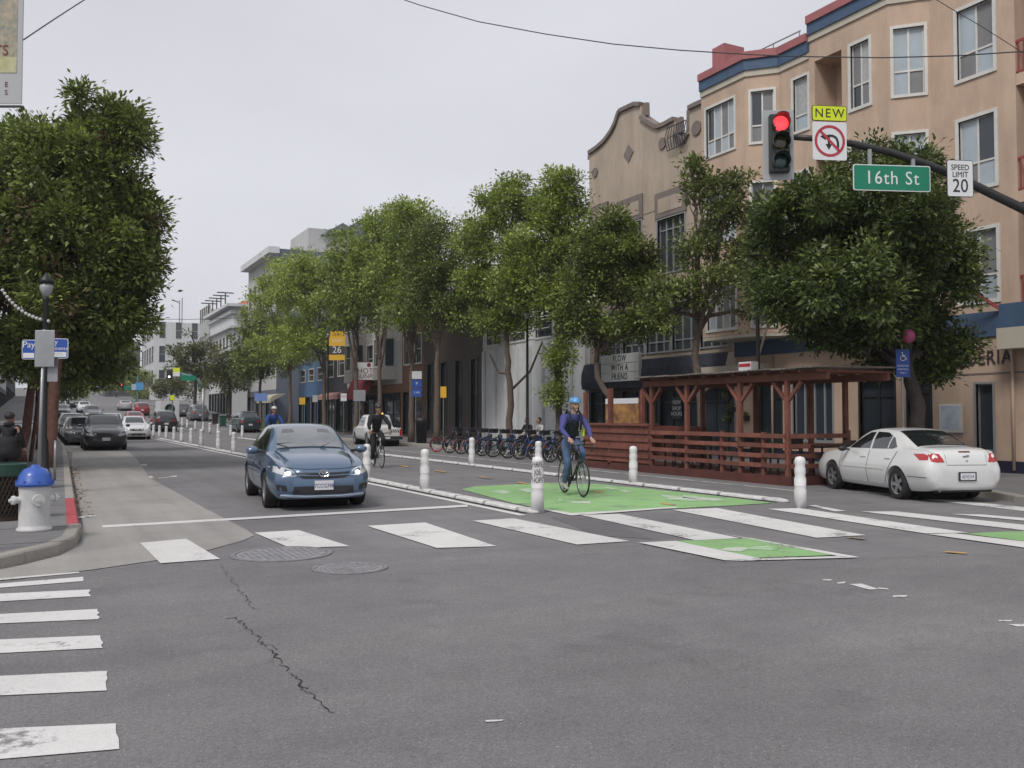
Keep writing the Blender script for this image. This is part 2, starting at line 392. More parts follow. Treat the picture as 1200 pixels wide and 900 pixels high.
pxpoly('lane_edge_line', ((945, 592.5), (955, 592.5), (992, 599.5), (978, 600)), ZP, M_WPAINT)
pxpoly('parking_line', ((1000, 576), (1010, 576), (1215, 596), (1215, 601)), .006, M_WWORN)
struct(sheet_y('parking_line', 13.62, 13.72, [13.5, 24, 34, 44, 55], .006, M_WWORN))
pxpoly('lane_tick', ((75, 608), (112, 604), (112, 606), (75, 610)), .012, M_WWORN)
for b in [((160, 560), (178, 558), (182, 561), (165, 562)), ((186, 560), (207, 557.5), (207, 559), (186, 561)), ((160, 545), (172, 544), (173, 546), (162, 547))]:
    pxpoly('lane_tick', b, .006, M_WWORN)
# green bike boxes
pxpoly('green_bike_box', ((541, 574), (556, 570.5), (640, 566.5), (700, 567.5), (780, 575.5), (860, 584), (906, 590), (840, 594), (780, 597), (700, 601.5), (669, 602), (640, 598), (600, 590)), ZP, M_GPAINT)
pxpoly('bike_box_line', ((636, 598), (645, 598), (669, 602), (720, 599.5), (790, 594.5), (796, 595.5), (720, 601.5), (669, 605)), ZP + .003, M_WPAINT)
pxpoly('green_bike_box', ((790, 635), (880, 631), (990, 651), (880, 655)), ZP, M_GPAINT)
for b in [((748, 637), (791, 635), (893, 656), (850, 658)), ((845, 626), (868, 630), (1007, 654), (985, 653.5)), ((850, 659), (893, 655.5), (985, 653), (1007, 654.5))]:
    pxpoly('bike_box_line', b, ZP + .003, M_WPAINT)
pxpoly('green_bike_box', ((1133, 626.5), (1150, 625), (1260, 620), (1300, 633), (1215, 637)), ZP, M_GPAINT)
pxpoly('bike_box_line', ((1088, 627), (1118, 626), (1215, 637.5), (1260, 644), (1215, 645)), ZP + .003, M_WPAINT)
for b in [((655, 585), (660, 587), (692, 587.5), (692, 591), (668, 590), (655, 588)), ((705, 571), (720, 572.5), (742, 577), (735, 578), (716, 574)), ((772, 580), (800, 583), (828, 587), (805, 589), (785, 586)),
          ((575, 577), (588, 575), (602, 577.5), (590, 579.5)), ((606, 574), (622, 573), (632, 576), (620, 578)), ((800, 580), (850, 586), (838, 588), (800, 584)), ((850, 643), (905, 641), (910, 646), (875, 645), (868, 648), (845, 646))]:
    pxpoly('bike_symbol', b, ZP + .004, M_WONG)
for (u, v, w) in [(474, 547, 13), (516, 553, 15), (568, 560.5, 17), (613, 567, 15), (700, 577.5, 18), (783, 592, 20), (1004, 632, 24), (1120, 649, 30), (420, 540, 10)]:
    pxpoly('orange_lane_mark', ((u - w * .55, v - 1.0), (u - w * .25, v - 1.6), (u + w * .5, v + .5), (u + w * .3, v + 1.5)), ZP + .006, M_OPAINT)
for b in [((965, 680), (976, 680), (973, 681.5), (963, 681)), ((980, 684), (991, 682.5), (990, 684.5), (982, 685)), ((995, 685.5), (1010, 685), (1030, 691.5), (1018, 692)), ((1028, 689.5), (1040, 690.5), (1042, 692), (1030, 691)),
          ((1046, 699), (1064, 698.5), (1062, 700.5), (1047, 701)), ((1170, 728), (1187, 728), (1185, 729.5), (1171, 729.5)), ((1182, 733), (1215, 732), (1215, 735), (1192, 735.5)), ((568, 846), (590, 845), (588, 847), (570, 848))]:
    pxpoly('paint_remnant', b, .009, M_WWORN)
# cracks, as thin dark jagged fissures in the overlay
M_CRACK = mat('crack_tar', (.018, .017, .018), .8)
def crack(pts, w=.012):
    P = []
    for i in range(len(pts) - 1):
        a, b = G(*pts[i]), G(*pts[i + 1]); n = max(2, int((b - a).length / .035))
        for k in range(n):
            q = a.lerp(b, k / n); q.x += rnd.uniform(-.022, .022); q.y += rnd.uniform(-.014, .014); P.append(q)
    mb = MB()
    for i in range(len(P) - 1):
        if rnd.random() < .06: continue
        d = (P[i + 1] - P[i]); s = Vector((-d.y, d.x, 0)).normalized() * w * rnd.uniform(.2, .7); u = Vector((0, 0, .0085))
        mb.quad(P[i] - s + u, P[i + 1] - s * .8 + u, P[i + 1] + s * .8 + u, P[i] + s + u)
    struct(mb.build('road_crack', M_CRACK))
crack([(279, 692), (287, 700), (296, 712), (305, 717)], .007); crack([(268, 726), (277, 724), (288, 738), (302, 746), (306, 756), (322, 768), (334, 784), (350, 800), (372, 822), (380, 830), (390, 841)], .009); crack([(306, 756), (318, 757), (330, 764)], .005); crack([(350, 800), (352, 810), (362, 818)], .005); crack([(322, 768), (316, 776), (322, 783)], .004)
crack([(258, 662), (280, 692)], .004)
crack([(40, 677), (100, 671), (188, 662), (258, 658), (345, 648), (480, 643.5), (582, 644)], .006); crack([(676, 640), (760, 640.5), (850, 659.5), (1006, 655.5), (1200, 650)], .005)
# manhole covers
def manhole(u, v, rx, label):
    c = G(u, v); r = (G(u + rx, v) - c).length
    t = thing('manhole_cover', label, 'manhole cover', (c.x, c.y, 0), 0, 'manhole covers')
    MB().lathe([(r, .0), (r, .016), (r * .9, .016), (r * .9, .008)], 40).build('rim', M_IRON, t)
    MB().lathe([(r * .88, .004), (r * .88, .014), (0, .014)], 40).build('lid', mat('iron_lid', (.27, .265, .275), .55, metal=.3, var=.3, vscale=10), t)
    mb = MB(); s = r * .13
    for i in range(-6, 7):
        for j in range(-6, 7):
            x, y = i * s, j * s
            if x * x + y * y < (r * .8) ** 2: mb.box(x - s * .28, x + s * .28, y - s * .28, y + s * .28, .0135, .016)
    tag(mb.build('tread_studs', M_IRON, t), kind='stuff')
manhole(330, 650, 58, 'larger round iron manhole cover beside the second crosswalk bar')
manhole(410, 666.5, 44, 'smaller worn iron manhole cover set in the intersection asphalt')
# leaf litter in the left gutter
mb = MB(); rr = random.Random(3)
for i in range(230):
    y = rr.uniform(15, 30); x = lc(y) + abs(rr.gauss(0, .11)) + .01; a = rr.uniform(0, 6.28); s = rr.uniform(.02, .05)
    c, sn = math.cos(a) * s, math.sin(a) * s; z = rr.uniform(.012, .03)
    mb.quad((x - c, y - sn, z), (x + sn * .5, y - c * .5, z + rr.uniform(0, .02)), (x + c, y + sn, z), (x - sn * .5, y + c * .5, z + rr.uniform(0, .015)))
tag(mb.build('leaf_litter', mat('dry_leaf', (.26, .15, .06), .8, island=.5)), 'dry brown leaves gathered in the left gutter', 'leaves', kind='stuff')

# ------------------------------------------------------------------ bikeway separators and bollards
M_SEPW = mat('separator_white', (.62, .62, .61), .6, var=.25, vscale=6, stain=.3)
def separator(name, x, y0, y1, label):
    t = thing(name, label, 'lane divider', (x, y0, 0), 0, 'low kerb dividers along the bikeway')
    L = 1.22; n = int((y1 - y0) / L)
    prof = [(-.12, 0), (-.11, .03), (-.07, .05), (.07, .05), (.11, .03), (.12, 0)]
    def block(l, sc=1, z0=0.012):
        mb = MB(); k = len(prof); vs = [(q * sc, .05, z * sc + z0) for q, z in prof] + [(q * sc, l - .05, z * sc + z0) for q, z in prof]
        mb.add(vs, [tuple(range(k)), tuple(range(2 * k - 1, k - 1, -1))] + [(j, j + 1, k + j + 1, k + j) for j in range(k - 1)]); return mb
    me = block(L).mesh('divider_block'); me.materials.append(M_SEPW)
    for i in range(n):
        o = link('divider_block', me, None, t); yy = i * L; o.location = (0, yy, gz(y0 + yy))
    mb = MB()
    mb.box(-.17, .17, -.35, n * L + .2, 0.0, .013); mb.build('rubber_base', M_RUBBER, t)
    MB().ball((0, -.2, .02), (.14, .3, .055), 12, 6).build('end_nose', M_SEPW, t, True)
    return t
separator('lane_divider', 6.95, 12.9, 64, 'long white modular kerb divider beside the car lane, near side of bikeway')
separator('lane_divider', 11.72, 12.4, 62, 'long white modular kerb divider on the far side of bikeway')
M_BOLL = mat('bollard_white', (.70, .70, .70), .45, var=.06, vscale=4, stain=.22)
BH = .86
bp = [(.105, 0), (.100, .30), (.090, .33), (.094, .36), (.094, .50), (.080, .54), (.090, .58), (.090, .66), (.076, .70), (.088, .74), (.088, .80), (.066, .845), (.0, .86)]
bmesh_me = MB().lathe(bp, 18).mesh('post'); bmesh_me.materials.append(M_BOLL); bmesh_me.polygons.foreach_set('use_smooth', [True] * len(bmesh_me.polygons))
M_REFL = mat('reflective_band', (.80, .80, .81), .35)
band_me = MB().lathe([(.097, .375), (.097, .485)], 18).mesh('reflective_band'); band_me.materials.append(M_REFL)
def bollard(x, y, label, s=1.0):
    t = thing('traffic_bollard', label, 'bollard', (x, y, gz(y) + .0), rnd.uniform(0, 6), 'white flexible bollards along the bikeway')
    t.scale = (s, s, s)
    link('post', bmesh_me, None, t); link('reflective_band', band_me, None, t); return t
def yx(u, X): return AX(u, 500, X).y
c = G(630, 601)
b0 = bollard(c.x, c.y, 'nearest white bollard, scribbled with black graffiti, at the green bike box corner', 1.04)
M_BLKINK = mat('black_ink', (.015, .015, .017), .6)
c2 = G(938, 595.5); bollard(c2.x, c2.y, 'white bollard standing alone in front of the white sedan')
for u, lb in [(498, 'white bollard just right of the blue sedan'), (430, 'white bollard half hidden behind the blue sedan and the rider in black')]:
    bollard(6.95, yx(u, 6.95), lb)
for u, lb in [(742, 'white bollard in front of the red parklet railing'), (553, 'white bollard in front of the docked red wheeled bikes'), (631, 'white bollard showing right above the graffiti bollard')]:
    bollard(11.72, yx(u, 11.72), lb)
ORD = ['first', 'second', 'third', 'fourth', 'fifth', 'sixth', 'seventh', 'eighth', 'ninth', 'tenth', 'eleventh']
for i, u in enumerate((274, 256, 236, 224, 213, 204, 195, 187, 180, 175)):
    bollard(6.95, yx(u, 6.95), ORD[i] + ' small white bollard of the near row leftward from the blue sedan')
for i, u in enumerate((284, 270.5, 255.5, 246, 238, 229, 219.5, 213.5, 207.5, 202.5, 197)):
    bollard(11.72, yx(u, 11.72), ORD[i] + ' small white bollard left of the blue sedan in the far row beyond the bikeway')
# the scribble on the nearest bollard
dirc = Vector((-c.x, -c.y, 0)).normalized(); side = Vector((0, 0, 1)).cross(dirc)
b0.rotation_euler = (0, 0, 0)
for k, (s, z) in enumerate([('HAPE', .74), ('JOE', .62), ('HOPS', .50)]):
    Mx = frame(dirc * .104 + Vector((0, 0, z)), side, (0, 0, 1))
    text('graffiti', s, .12, M_BLKINK, b0, Mx, .002, xs=.55)
# ------------------------------------------------------------------ buildings
M_GLASS = mat('window_glass', (.035, .045, .055), .06, spec=.8)
M_GLASSL = mat('window_glass_painted_sky', (.36, .42, .46), .12, spec=.7, var=.12, vscale=1.2)  # reflected sky put into the pane's pale blue-grey colour
M_GLASSG = mat('window_insect_screen', (.19, .19, .195), .35, var=.1, vscale=2)
M_CURT = mat('window_with_curtain', (.42, .43, .42), .25, col2=(.30, .31, .31), vscale=9)
M_DARK = mat('dark_interior', (.012, .012, .013), .8)
M_WFRAME = mat('white_window_frame', (.62, .61, .58), .5, var=.06, vscale=5, stain=.12)
M_TAN = mat('tan_stucco', (.535, .395, .30), .85, var=.07, vscale=1.2, bump=.25, bscale=45, stain=.2)
M_TANB = mat('beige_stucco', (.44, .36, .29), .85, var=.06, vscale=1.0, bump=.25, bscale=40, stain=.24)
M_TRIMB = mat('mauve_trim', (.20, .165, .15), .8, var=.08, stain=.15)
M_CREAM = mat('cream_moulding', (.50, .46, .38), .7, stain=.15)
M_BLUEB = mat('slate_blue_paint', (.055, .10, .18), .65, var=.08, stain=.2)
M_PINK = mat('rose_coping', (.36, .125, .13), .7, var=.08, stain=.15)
M_NAVY = mat('navy_base_paint', (.012, .014, .035), .6)
M_REDRAIL = mat('red_rail_paint', (.30, .05, .055), .55)
def part(mb, name, m, root, parent=None, smooth=False, kind=None, bevel=0.):
    mb.xf(Matrix.Translation(-Vector(root.location)))
    return mb.build(name, m, parent if parent is not None else root, smooth, kind, bevel)
def wall(mb, p0, p1, z0, z1, holes=(), depth=.18, out=None, z0b=None):
    """vertical wall sheet p0->p1 with real openings and reveals; out = 2D outward normal"""
    p0 = Vector(p0); p1 = Vector(p1); L = (p1 - p0).length; d = (p1 - p0) / L
    if out is None: out = Vector((d.y, -d.x))
    inn = -Vector(out) * depth
    ss = sorted({0., L} | {max(0, min(L, h[k])) for h in holes for k in (0, 1)}); zs = sorted({z0, z1} | {h[k] for h in holes for k in (2, 3)})
    P = lambda s, z, i=0: (p0.x + d.x * s + inn.x * i, p0.y + d.y * s + inn.y * i, z)
    for i in range(len(ss) - 1):
        for j in range(len(zs) - 1):
            sm, zm = (ss[i] + ss[i + 1]) / 2, (zs[j] + zs[j + 1]) / 2
            if any(h[0] < sm < h[1] and h[2] < zm < h[3] for h in holes): continue
            mb.quad(P(ss[i], zs[j]), P(ss[i + 1], zs[j]), P(ss[i + 1], zs[j + 1]), P(ss[i], zs[j + 1]))
    for a, b, za, zb in [h[:4] for h in holes]:
        mb.quad(P(a, za), P(b, za), P(b, za, 1), P(a, za, 1)); mb.quad(P(a, zb), P(b, zb), P(b, zb, 1), P(a, zb, 1))
        mb.quad(P(a, za), P(a, zb), P(a, zb, 1), P(a, za, 1)); mb.quad(P(b, za), P(b, zb), P(b, zb, 1), P(b, za, 1))
def window(root, p0, p1, hole, nv=1, hz=None, casing=.09, mf=None, mp=None, depth=.14, out=None, bar=.05, name='window', proud=.035, sill=False):
    """casing, mullions (part) and panes (sub-parts) in one opening of wall p0->p1"""
    p0 = Vector(p0); p1 = Vector(p1); d = (p1 - p0).normalized()
    o = Vector(out) if out is not None else Vector((d.y, -d.x))
    a, b, za, zb = hole[:4]; mb = MB(); mf = mf or M_WFRAME
    def bx(s0, s1, q0, q1, i0, i1):
        vs = []
        for q in (q0, q1):
            for s, i in ((s0, i0), (s1, i0), (s1, i1), (s0, i1)):
                vs.append((p0.x + d.x * s + o.x * i, p0.y + d.y * s + o.y * i, q))
        mb.add(vs, [(0, 3, 2, 1), (4, 5, 6, 7), (0, 1, 5, 4), (1, 2, 6, 5), (2, 3, 7, 6), (3, 0, 4, 7)])
    c = casing; e = proud
    bx(a - c, a, za - c, zb + c, -depth * .5, e); bx(b, b + c, za - c, zb + c, -depth * .5, e)
    bx(a, b, za - c, za, -depth * .5, e + .01); bx(a, b, zb, zb + c, -depth * .5, e + .004)
    if sill: bx(a - c - .06, b + c + .06, za - c - .07, za - c, -.02, e + .07)
    w = (b - a) / (nv + 1); fr = bar * .6
    for i in range(nv + 2):
        s = a + i * w; h = bar / 2 if 0 < i < nv + 1 else fr
        s0, s1 = (s, s + fr) if i == 0 else ((s - fr, s) if i == nv + 1 else (s - h, s + h))
        bx(s0, s1, za, zb, -depth * .72, -depth * .4)
    zz = [za] + ([za + (zb - za) * q for q in (hz if isinstance(hz, (list, tuple)) else [hz])] if hz else []) + [zb]
    for i, q in enumerate(zz):
        if i == 0: bx(a, b, q, q + fr, -depth * .73, -depth * .39)
        elif i == len(zz) - 1: bx(a, b, q - fr, q, -depth * .73, -depth * .39)
        else: bx(a, b, q - bar / 2, q + bar / 2, -depth * .73, -depth * .39)
    wo = part(mb, name, mf, root)
    for i in range(nv + 1):
        for j in range(len(zz) - 1):
            g = MB(); s0, s1, q0, q1 = a + i * w + .001, a + (i + 1) * w - .001, zz[j] + .001, zz[j + 1] - .001; k = -depth * .6
            pt = lambda s, q: (p0.x + d.x * s + o.x * k, p0.y + d.y * s + o.y * k, q)
            g.quad(pt(s0, q0), pt(s1, q0), pt(s1, q1), pt(s0, q1))
            mm = (mp[(i + j) % len(mp)] if rnd.random() < .7 else rnd.choice([M_GLASS, M_GLASSL, M_GLASSG, M_CURT])) if isinstance(mp, (list, tuple)) else (mp or M_GLASS)
            part(g, 'pane', mm, root, wo)
    return wo
YU = lambda u, X: AX(u, 300, X).y
ZU = lambda u, v, X: AX(u, v, X).z

# ---- tan apartment house with bays
XN, XD, XA = 21.0, 20.3, 19.6
T = thing('apartment_building', 'tan stucco apartment building with blue cornice, rose coping and white windows', 'building', (24, 15, 0))
yE1 = 16.0; yD0 = 16.75; yC1 = YU(915, XD); yA0 = yC1 + .75; yA1 = YU(823, XA)
yDc = YU(951, XD)
plan = [(XN, 14.0 - 2.6), (XN, yE1), (XD, yD0), (XD, yC1), (XA, yA0), (XA, yA1)]
FL = [(4.43, 6.2), (7.32, 9.1), (10.2, 12.0)]
OUTX = Vector((-1, 0))
Z0u = 4.1
# near flat wall with bedroom windows, then recessed balconies nearer the corner
yb0, yb1 = 12.0, 13.62
segs = []
wy0, wy1 = YU(1174, XN), YU(1122, XN)
hN = [(wy0 + .12 - yb1, wy1 - .1 - yb1, a, b) for a, b in FL]
mb = MB(); wall(mb, (XN, yb1), (XN, yE1), Z0u, 12.75, hN, .16, OUTX); part(mb, 'upper_wall', M_TAN, T)
for h in hN: window(T, (XN, yb1), (XN, yE1), h, 1, .36, .09, mp=[M_GLASSL, M_GLASSG], out=OUTX)
mb = MB(); wall(mb, (XN, 7.6), (XN, yb0), Z0u, 12.75, [], .16, OUTX); part(mb, 'upper_wall', M_TAN, T)
mb = MB(); wall(mb, (XN + 1.6, yb0), (XN + 1.6, yb1), Z0u, 12.75, [(.3, 1.2, q - .9 + .7, q + 1.7) for q, _ in FL], .1, OUTX)
mb.quad((XN, yb0, Z0u), (XN + 1.6, yb0, Z0u), (XN + 1.6, yb0, 12.75), (XN, yb0, 12.75)); mb.quad((XN, yb1, Z0u), (XN + 1.6, yb1, Z0u), (XN + 1.6, yb1, 12.75), (XN, yb1, 12.75))
part(mb, 'balcony_recess', M_TAN, T)
for q, _ in FL:
    part(MB().box(XN + .01, XN + 1.6, yb0 + .004, yb1 - .004, q - 1.0 + .38, q - .72 + .38), 'balcony_slab', M_TAN, T)
    mb = MB()
    zb_ = q - .34
    mb.box(XN + .02, XN + .06, yb0 + .006, yb1 - .006, zb_ + .78, zb_ + .84); mb.box(XN + .022, XN + .058, yb0 + .006, yb1 - .006, zb_ + .04, zb_ + .08)
    for k in range(13):
        y = yb0 + .06 + k * (yb1 - yb0 - .12) / 12; mb.box(XN + .028, XN + .052, y - .012, y + .012, zb_ + .05, zb_ + .80)
    part(mb, 'balcony_railing', M_REDRAIL, T)
    window(T, (XN + 1.6, yb0), (XN + 1.6, yb1), (.3, 1.2, q - .2, q + 1.7), 0, None, .06, out=OUTX, depth=.1)
# angled bay facet
def facet_out(p0, p1):
    d = (Vector(p1) - Vector(p0)).normalized(); return Vector((-d.y, d.x)) if (-d.y) < 0 else Vector((d.y, -d.x))
pE0, pE1 = (XN, yE1), (XD, yD0); oE = facet_out(pE0, pE1); LE = (Vector(pE1) - Vector(pE0)).length
hE = [(.13, LE - .13, a - .02, b) for a, b in FL]
mb = MB(); wall(mb, pE0, pE1, Z0u, 12.75, hE, .16, oE); part(mb, 'bay_wall', M_TAN, T)
for h in hE: window(T, pE0, pE1, h, 1, .36, .08, mp=[M_GLASSG, M_GLASSL], out=oE)
# bay front with window and small recessed balcony
y_w0, y_w1 = YU(1022, XD), YU(1000, XD); y_b0, y_b1 = YU(989, XD), YU(957, XD)
hD = [(y_w0 - yD0, y_w1 - yD0, a, b) for a, b in FL] + [(y_b0 - yD0, y_b1 - yD0, a - .75, b + .05) for a, b in FL]
mb = MB(); wall(mb, (XD, yD0), (XD, yDc), Z0u, 12.75, hD, .16, OUTX); part(mb, 'bay_wall', M_TAN, T)
for h in hD[:3]: window(T, (XD, yD0), (XD, yDc), h, 1, .36, .09, mp=[M_GLASSG, M_GLASSL], out=OUTX)
for a, b in FL:
    mb = MB(); y0, y1 = y_b0, y_b1
    mb.quad((XD + .16, y0, a - .75), (XD + .9, y0, a - .75), (XD + .9, y0, b + .05), (XD + .16, y0, b + .05)); mb.quad((XD + .16, y1, a - .75), (XD + .9, y1, a - .75), (XD + .9, y1, b + .05), (XD + .16, y1, b + .05))
    mb.quad((XD + .9, y0, a - .75), (XD + .9, y1, a - .75), (XD + .9, y1, b + .05), (XD + .9, y0, b + .05)); mb.quad((XD, y0, a - .76), (XD + .9, y0, a - .76), (XD + .9, y1, a - .76), (XD, y1, a - .76)); mb.quad((XD + .16, y0, b + .05), (XD + .9, y0, b + .05), (XD + .9, y1, b + .05), (XD + .16, y1, b + .05))
    part(mb, 'balcony_recess', M_TAN, T)
    mb = MB(); mb.box(XD + .03, XD + .07, y0 + .002, y1 - .002, a + .12, a + .18)
    for k in range(9):
        y = y0 + .05 + k * (y1 - y0 - .1) / 8; mb.box(XD + .04, XD + .062, y - .011, y + .011, a - .75, a + .13)
    part(mb, 'balcony_railing', M_REDRAIL, T)
# lower-roofed half: flat, facet, front
y_c0, y_c1 = YU(950.5, XD), YU(932, XD)
ZC = 12.22
hC = [(y_c0 + .05 - yDc, y_c1 - yDc, a - .05, b - .25) for a, b in FL]
mb = MB(); wall(mb, (XD, yDc), (XD, yC1), Z0u, ZC, hC, .16, OUTX); part(mb, 'bay_wall', M_TAN, T)
for h in hC: window(T, (XD, yDc), (XD, yC1), h, 0, .3, .08, mp=[M_GLASSL, M_GLASSG], out=OUTX)
pB0, pB1 = (XD, yC1), (XA, yA0); oB = facet_out(pB0, pB1); LB = (Vector(pB1) - Vector(pB0)).length
hB = [(.17, LB - .17, a - .1, b - .3) for a, b in FL]
mb = MB(); wall(mb, pB0, pB1, Z0u, ZC, hB, .16, oB); part(mb, 'bay_wall', M_TAN, T)
for h in hB: window(T, pB0, pB1, h, 1, .33, .08, mp=[M_GLASS, M_GLASSG], out=oB)
y_a0, y_a1 = YU(862, XA), YU(829, XA)
hA = [(y_a0 - yA0, y_a1 - yA0, a - .1, b - .3) for a, b in FL]
mb = MB(); wall(mb, (XA, yA0), (XA, yA1), Z0u, ZC, hA, .16, OUTX)
mb.quad((XA, yA1, Z0u), (24, yA1, Z0u), (24, yA1, ZC), (XA, yA1, ZC)); part(mb, 'bay_wall', M_TAN, T)
for h in hA: window(T, (XA, yA0), (XA, yA1), h, 3, .33, .08, mp=[M_GLASSG, M_GLASSL], out=OUTX)
# soffit under the bays
part(MB().prism([(XN + .2, yE1, Z0u - .01), (XD, yD0, Z0u - .01), (XD, yC1, Z0u - .01), (XA, yA0, Z0u - .01), (XA, yA1, Z0u - .01), (XN + .2, yA1, Z0u - .01)], (0, 0, 0), (0, 0, -.1)), 'bay_soffit', M_CREAM, T)
def moulding(pl, z0, z1, proud, th=.35):
    """continuous band following a plan line"""
    pl = [Vector(p) for p in pl]; mb = MB(); outs = []
    for i in range(len(pl)):
        ns = []
        for a, b in ((i - 1, i), (i, i + 1)):
            if 0 <= a and b < len(pl): ns.append(facet_out(pl[a], pl[b]))
        n = sum(ns, Vector((0, 0))).normalized(); k = 1 / max(.5, n.dot(ns[0])); outs.append(n * k)
    vs = []
    for p, o in zip(pl, outs):
        q = p + o * proud; r = p - o * th
        vs += [(q.x, q.y, z0), (q.x, q.y, z1), (r.x, r.y, z1), (r.x, r.y, z0)]
    fs = [(0, 3, 2, 1), tuple(4 * (len(pl) - 1) + k for k in (0, 1, 2, 3))]
    for i in range(len(pl) - 1):
        for k in range(4): fs.append((4 * i + k, 4 * i + (k + 1) % 4, 4 * i + 4 + (k + 1) % 4, 4 * i + 4 + k))
    mb.add(vs, fs); return mb
pl_hi = [(XN, 7.6), (XN, yE1), (XD, yD0), (XD, yDc)]; pl_lo = [(XD, yDc + .004), (XD, yC1), (XA, yA0), (XA, yA1)]
for pl, zc in ((pl_hi, 12.72), (pl_lo, ZC)):
    part(moulding(pl, zc - .02, zc + .17, .05), 'cream_moulding', M_CREAM, T)
    part(moulding(pl, zc + .17, zc + .50, .10), 'blue_cornice', M_BLUEB, T)
    part(moulding(pl, zc + .50, zc + .74, .16), 'rose_coping', M_PINK, T)
# ground floor
yG1 = yA1
GF = []
def gh(u0, u1, z0, z1): return (YU(u1, XN) - 7.6, YU(u0, XN) - 7.6, z0, z1)
winG = gh(1141, 1161, .55, 2.32); h2 = gh(928, 974, .75, 2.55); h3 = gh(888, 914, .13, 2.5); h4 = gh(1006, 1046, .13, 2.5); h5 = gh(836, 846, .7, 2.4); h6 = gh(1062, 1088, .13, 2.6)
GF = [winG, h2, h3, h4, h6]
mb = MB(); wall(mb, (XN, 7.6), (XN, yG1), 0.0, Z0u, GF, .22, OUTX); mb.quad((XN, 7.6, 0), (34, 7.6, 0), (34, 7.6, 12.7), (XN, 7.6, 12.7)); part(mb, 'ground_floor_wall', M_TAN, T)
M_FRD = mat('dark_aluminium_frame', (.06, .06, .062), .4, metal=.6)
M_FRL = mat('light_aluminium_frame', (.42, .43, .44), .4, metal=.5)
window(T, (XN, 7.6), (XN, yG1), winG, 0, .06, .05, M_FRL, out=OUTX, depth=.2)
window(T, (XN, 7.6), (XN, yG1), h2, 3, None, .05, M_FRL, out=OUTX, depth=.2)
for h in (h3, h4, h6): window(T, (XN, 7.6), (XN, yG1), h, 1, .82, .05, M_FRD, out=OUTX, depth=.2, name='shop_door')
part(MB().box(XN - .04, XN, 7.6, yG1, 0, .42), 'navy_base', M_NAVY, T)
yc = 13.75
part(MB().box(XN - .05, XN + .1, yc + .002, yG1, 3.5, 4.12), 'blue_band', M_BLUEB, T)
part(MB().box(XN - .62, XN + .1, 7.6, yc, 3.62, 4.2), 'canopy_blue_fascia', M_BLUEB, T)
part(MB().box(XN - .66, XN + .1, 7.6, yc + .04, 3.12, 3.62), 'canopy_cream_fascia', M_CREAM, T)
part(MB().box(XN - .5, XN + .05, YU(905, XN), YU(828, XN), 2.95, 3.2), 'awning_fascia', M_CREAM, T)
part(MB().box(XN - .012, XN + .02, 9, YU(1085, XN), 2.56, 2.60), 'wall_groove', M_TRIMB, T)
M_SIGNB = mat('dark_sign_letter', (.05, .03, .035), .6)
zt = ZU(1170, 419, XN)
M_ = frame((XN - .02, YU(1184, XN), zt), (0, -1, 0), (0, 0, 1))
M_.translation = Vector((XN - .02, YU(1184, XN), zt)) - Vector(T.location)
text('wall_lettering', 'TAQUER\u00cdA', .50, M_SIGNB, T, M_, .012, align='RIGHT', xs=.82, space=1.12)
part(MB().beam((XN - .1, YU(1174, XN), 4.15), (XN - .8, YU(1160, XN) + .2, 4.75), .05, .08), 'bracket', M_REDRAIL, T)
for y in (13.8, YU(905, XN)): part(MB().tube([(XN - .06, y, .2), (XN - .06, y, 3.45)], .04, 8), 'drainpipe', M_TAN, T, smooth=True)
# poster case on the wall
pb = thing('poster_case', 'white framed notice case hung on the tan wall', 'notice board', (XN - .05, YU(1113, XN), 1.6))
w = (YU(1100, XN) - YU(1126, XN)) / 2; z0, z1 = ZU(1113, 507, XN) - 1.6, ZU(1113, 474, XN) - 1.6
MB().box(-.05, .045, -w, w, z0, z1).build('case', M_WFRAME, pb, bevel=.01); MB().box(-.056, -.05, -w * .82, w * .82, z0 * .82, z1 * .86).build('poster', mat('poster_paper', (.55, .58, .62), .6, col2=(.35, .42, .52), vscale=5), pb)
# roof block and rail
part(MB().box(XA + 1.9, 34, yDc, yA1 - .01, 11.9, 12.6), 'roof_slab', M_TAN, T); part(MB().box(XN + .3, 34, 7.65, yDc - .01, 11.9, 13.1), 'roof_slab', M_TAN, T)
part(MB().quad((XN + .3, yDc, 12), (34, yDc, 12), (34, yDc, 13.4), (XN + .3, yDc, 13.4)), 'roof_step_wall', M_TAN, T)
M_GREYM = mat('galvanised_metal', (.34, .35, .36), .45, metal=.7, var=.12, vscale=6)
mb = MB(); a = AX(882, 63, XD + .3); b = AX(938, 36, XD + .3); mb.tube([a, b], .022); 
for t in (.02, .45, .98):
    p = a.lerp(b, t); mb.tube([p, p - Vector((0, 0, .55))], .02)
part(mb, 'roof_rail', M_GREYM, T)
part(MB().box(XA + .15, XA + 1.0, yA1 - 1.0, yA1 - .4, 13.0, 13.75), 'roof_hatch', M_PINK, T)

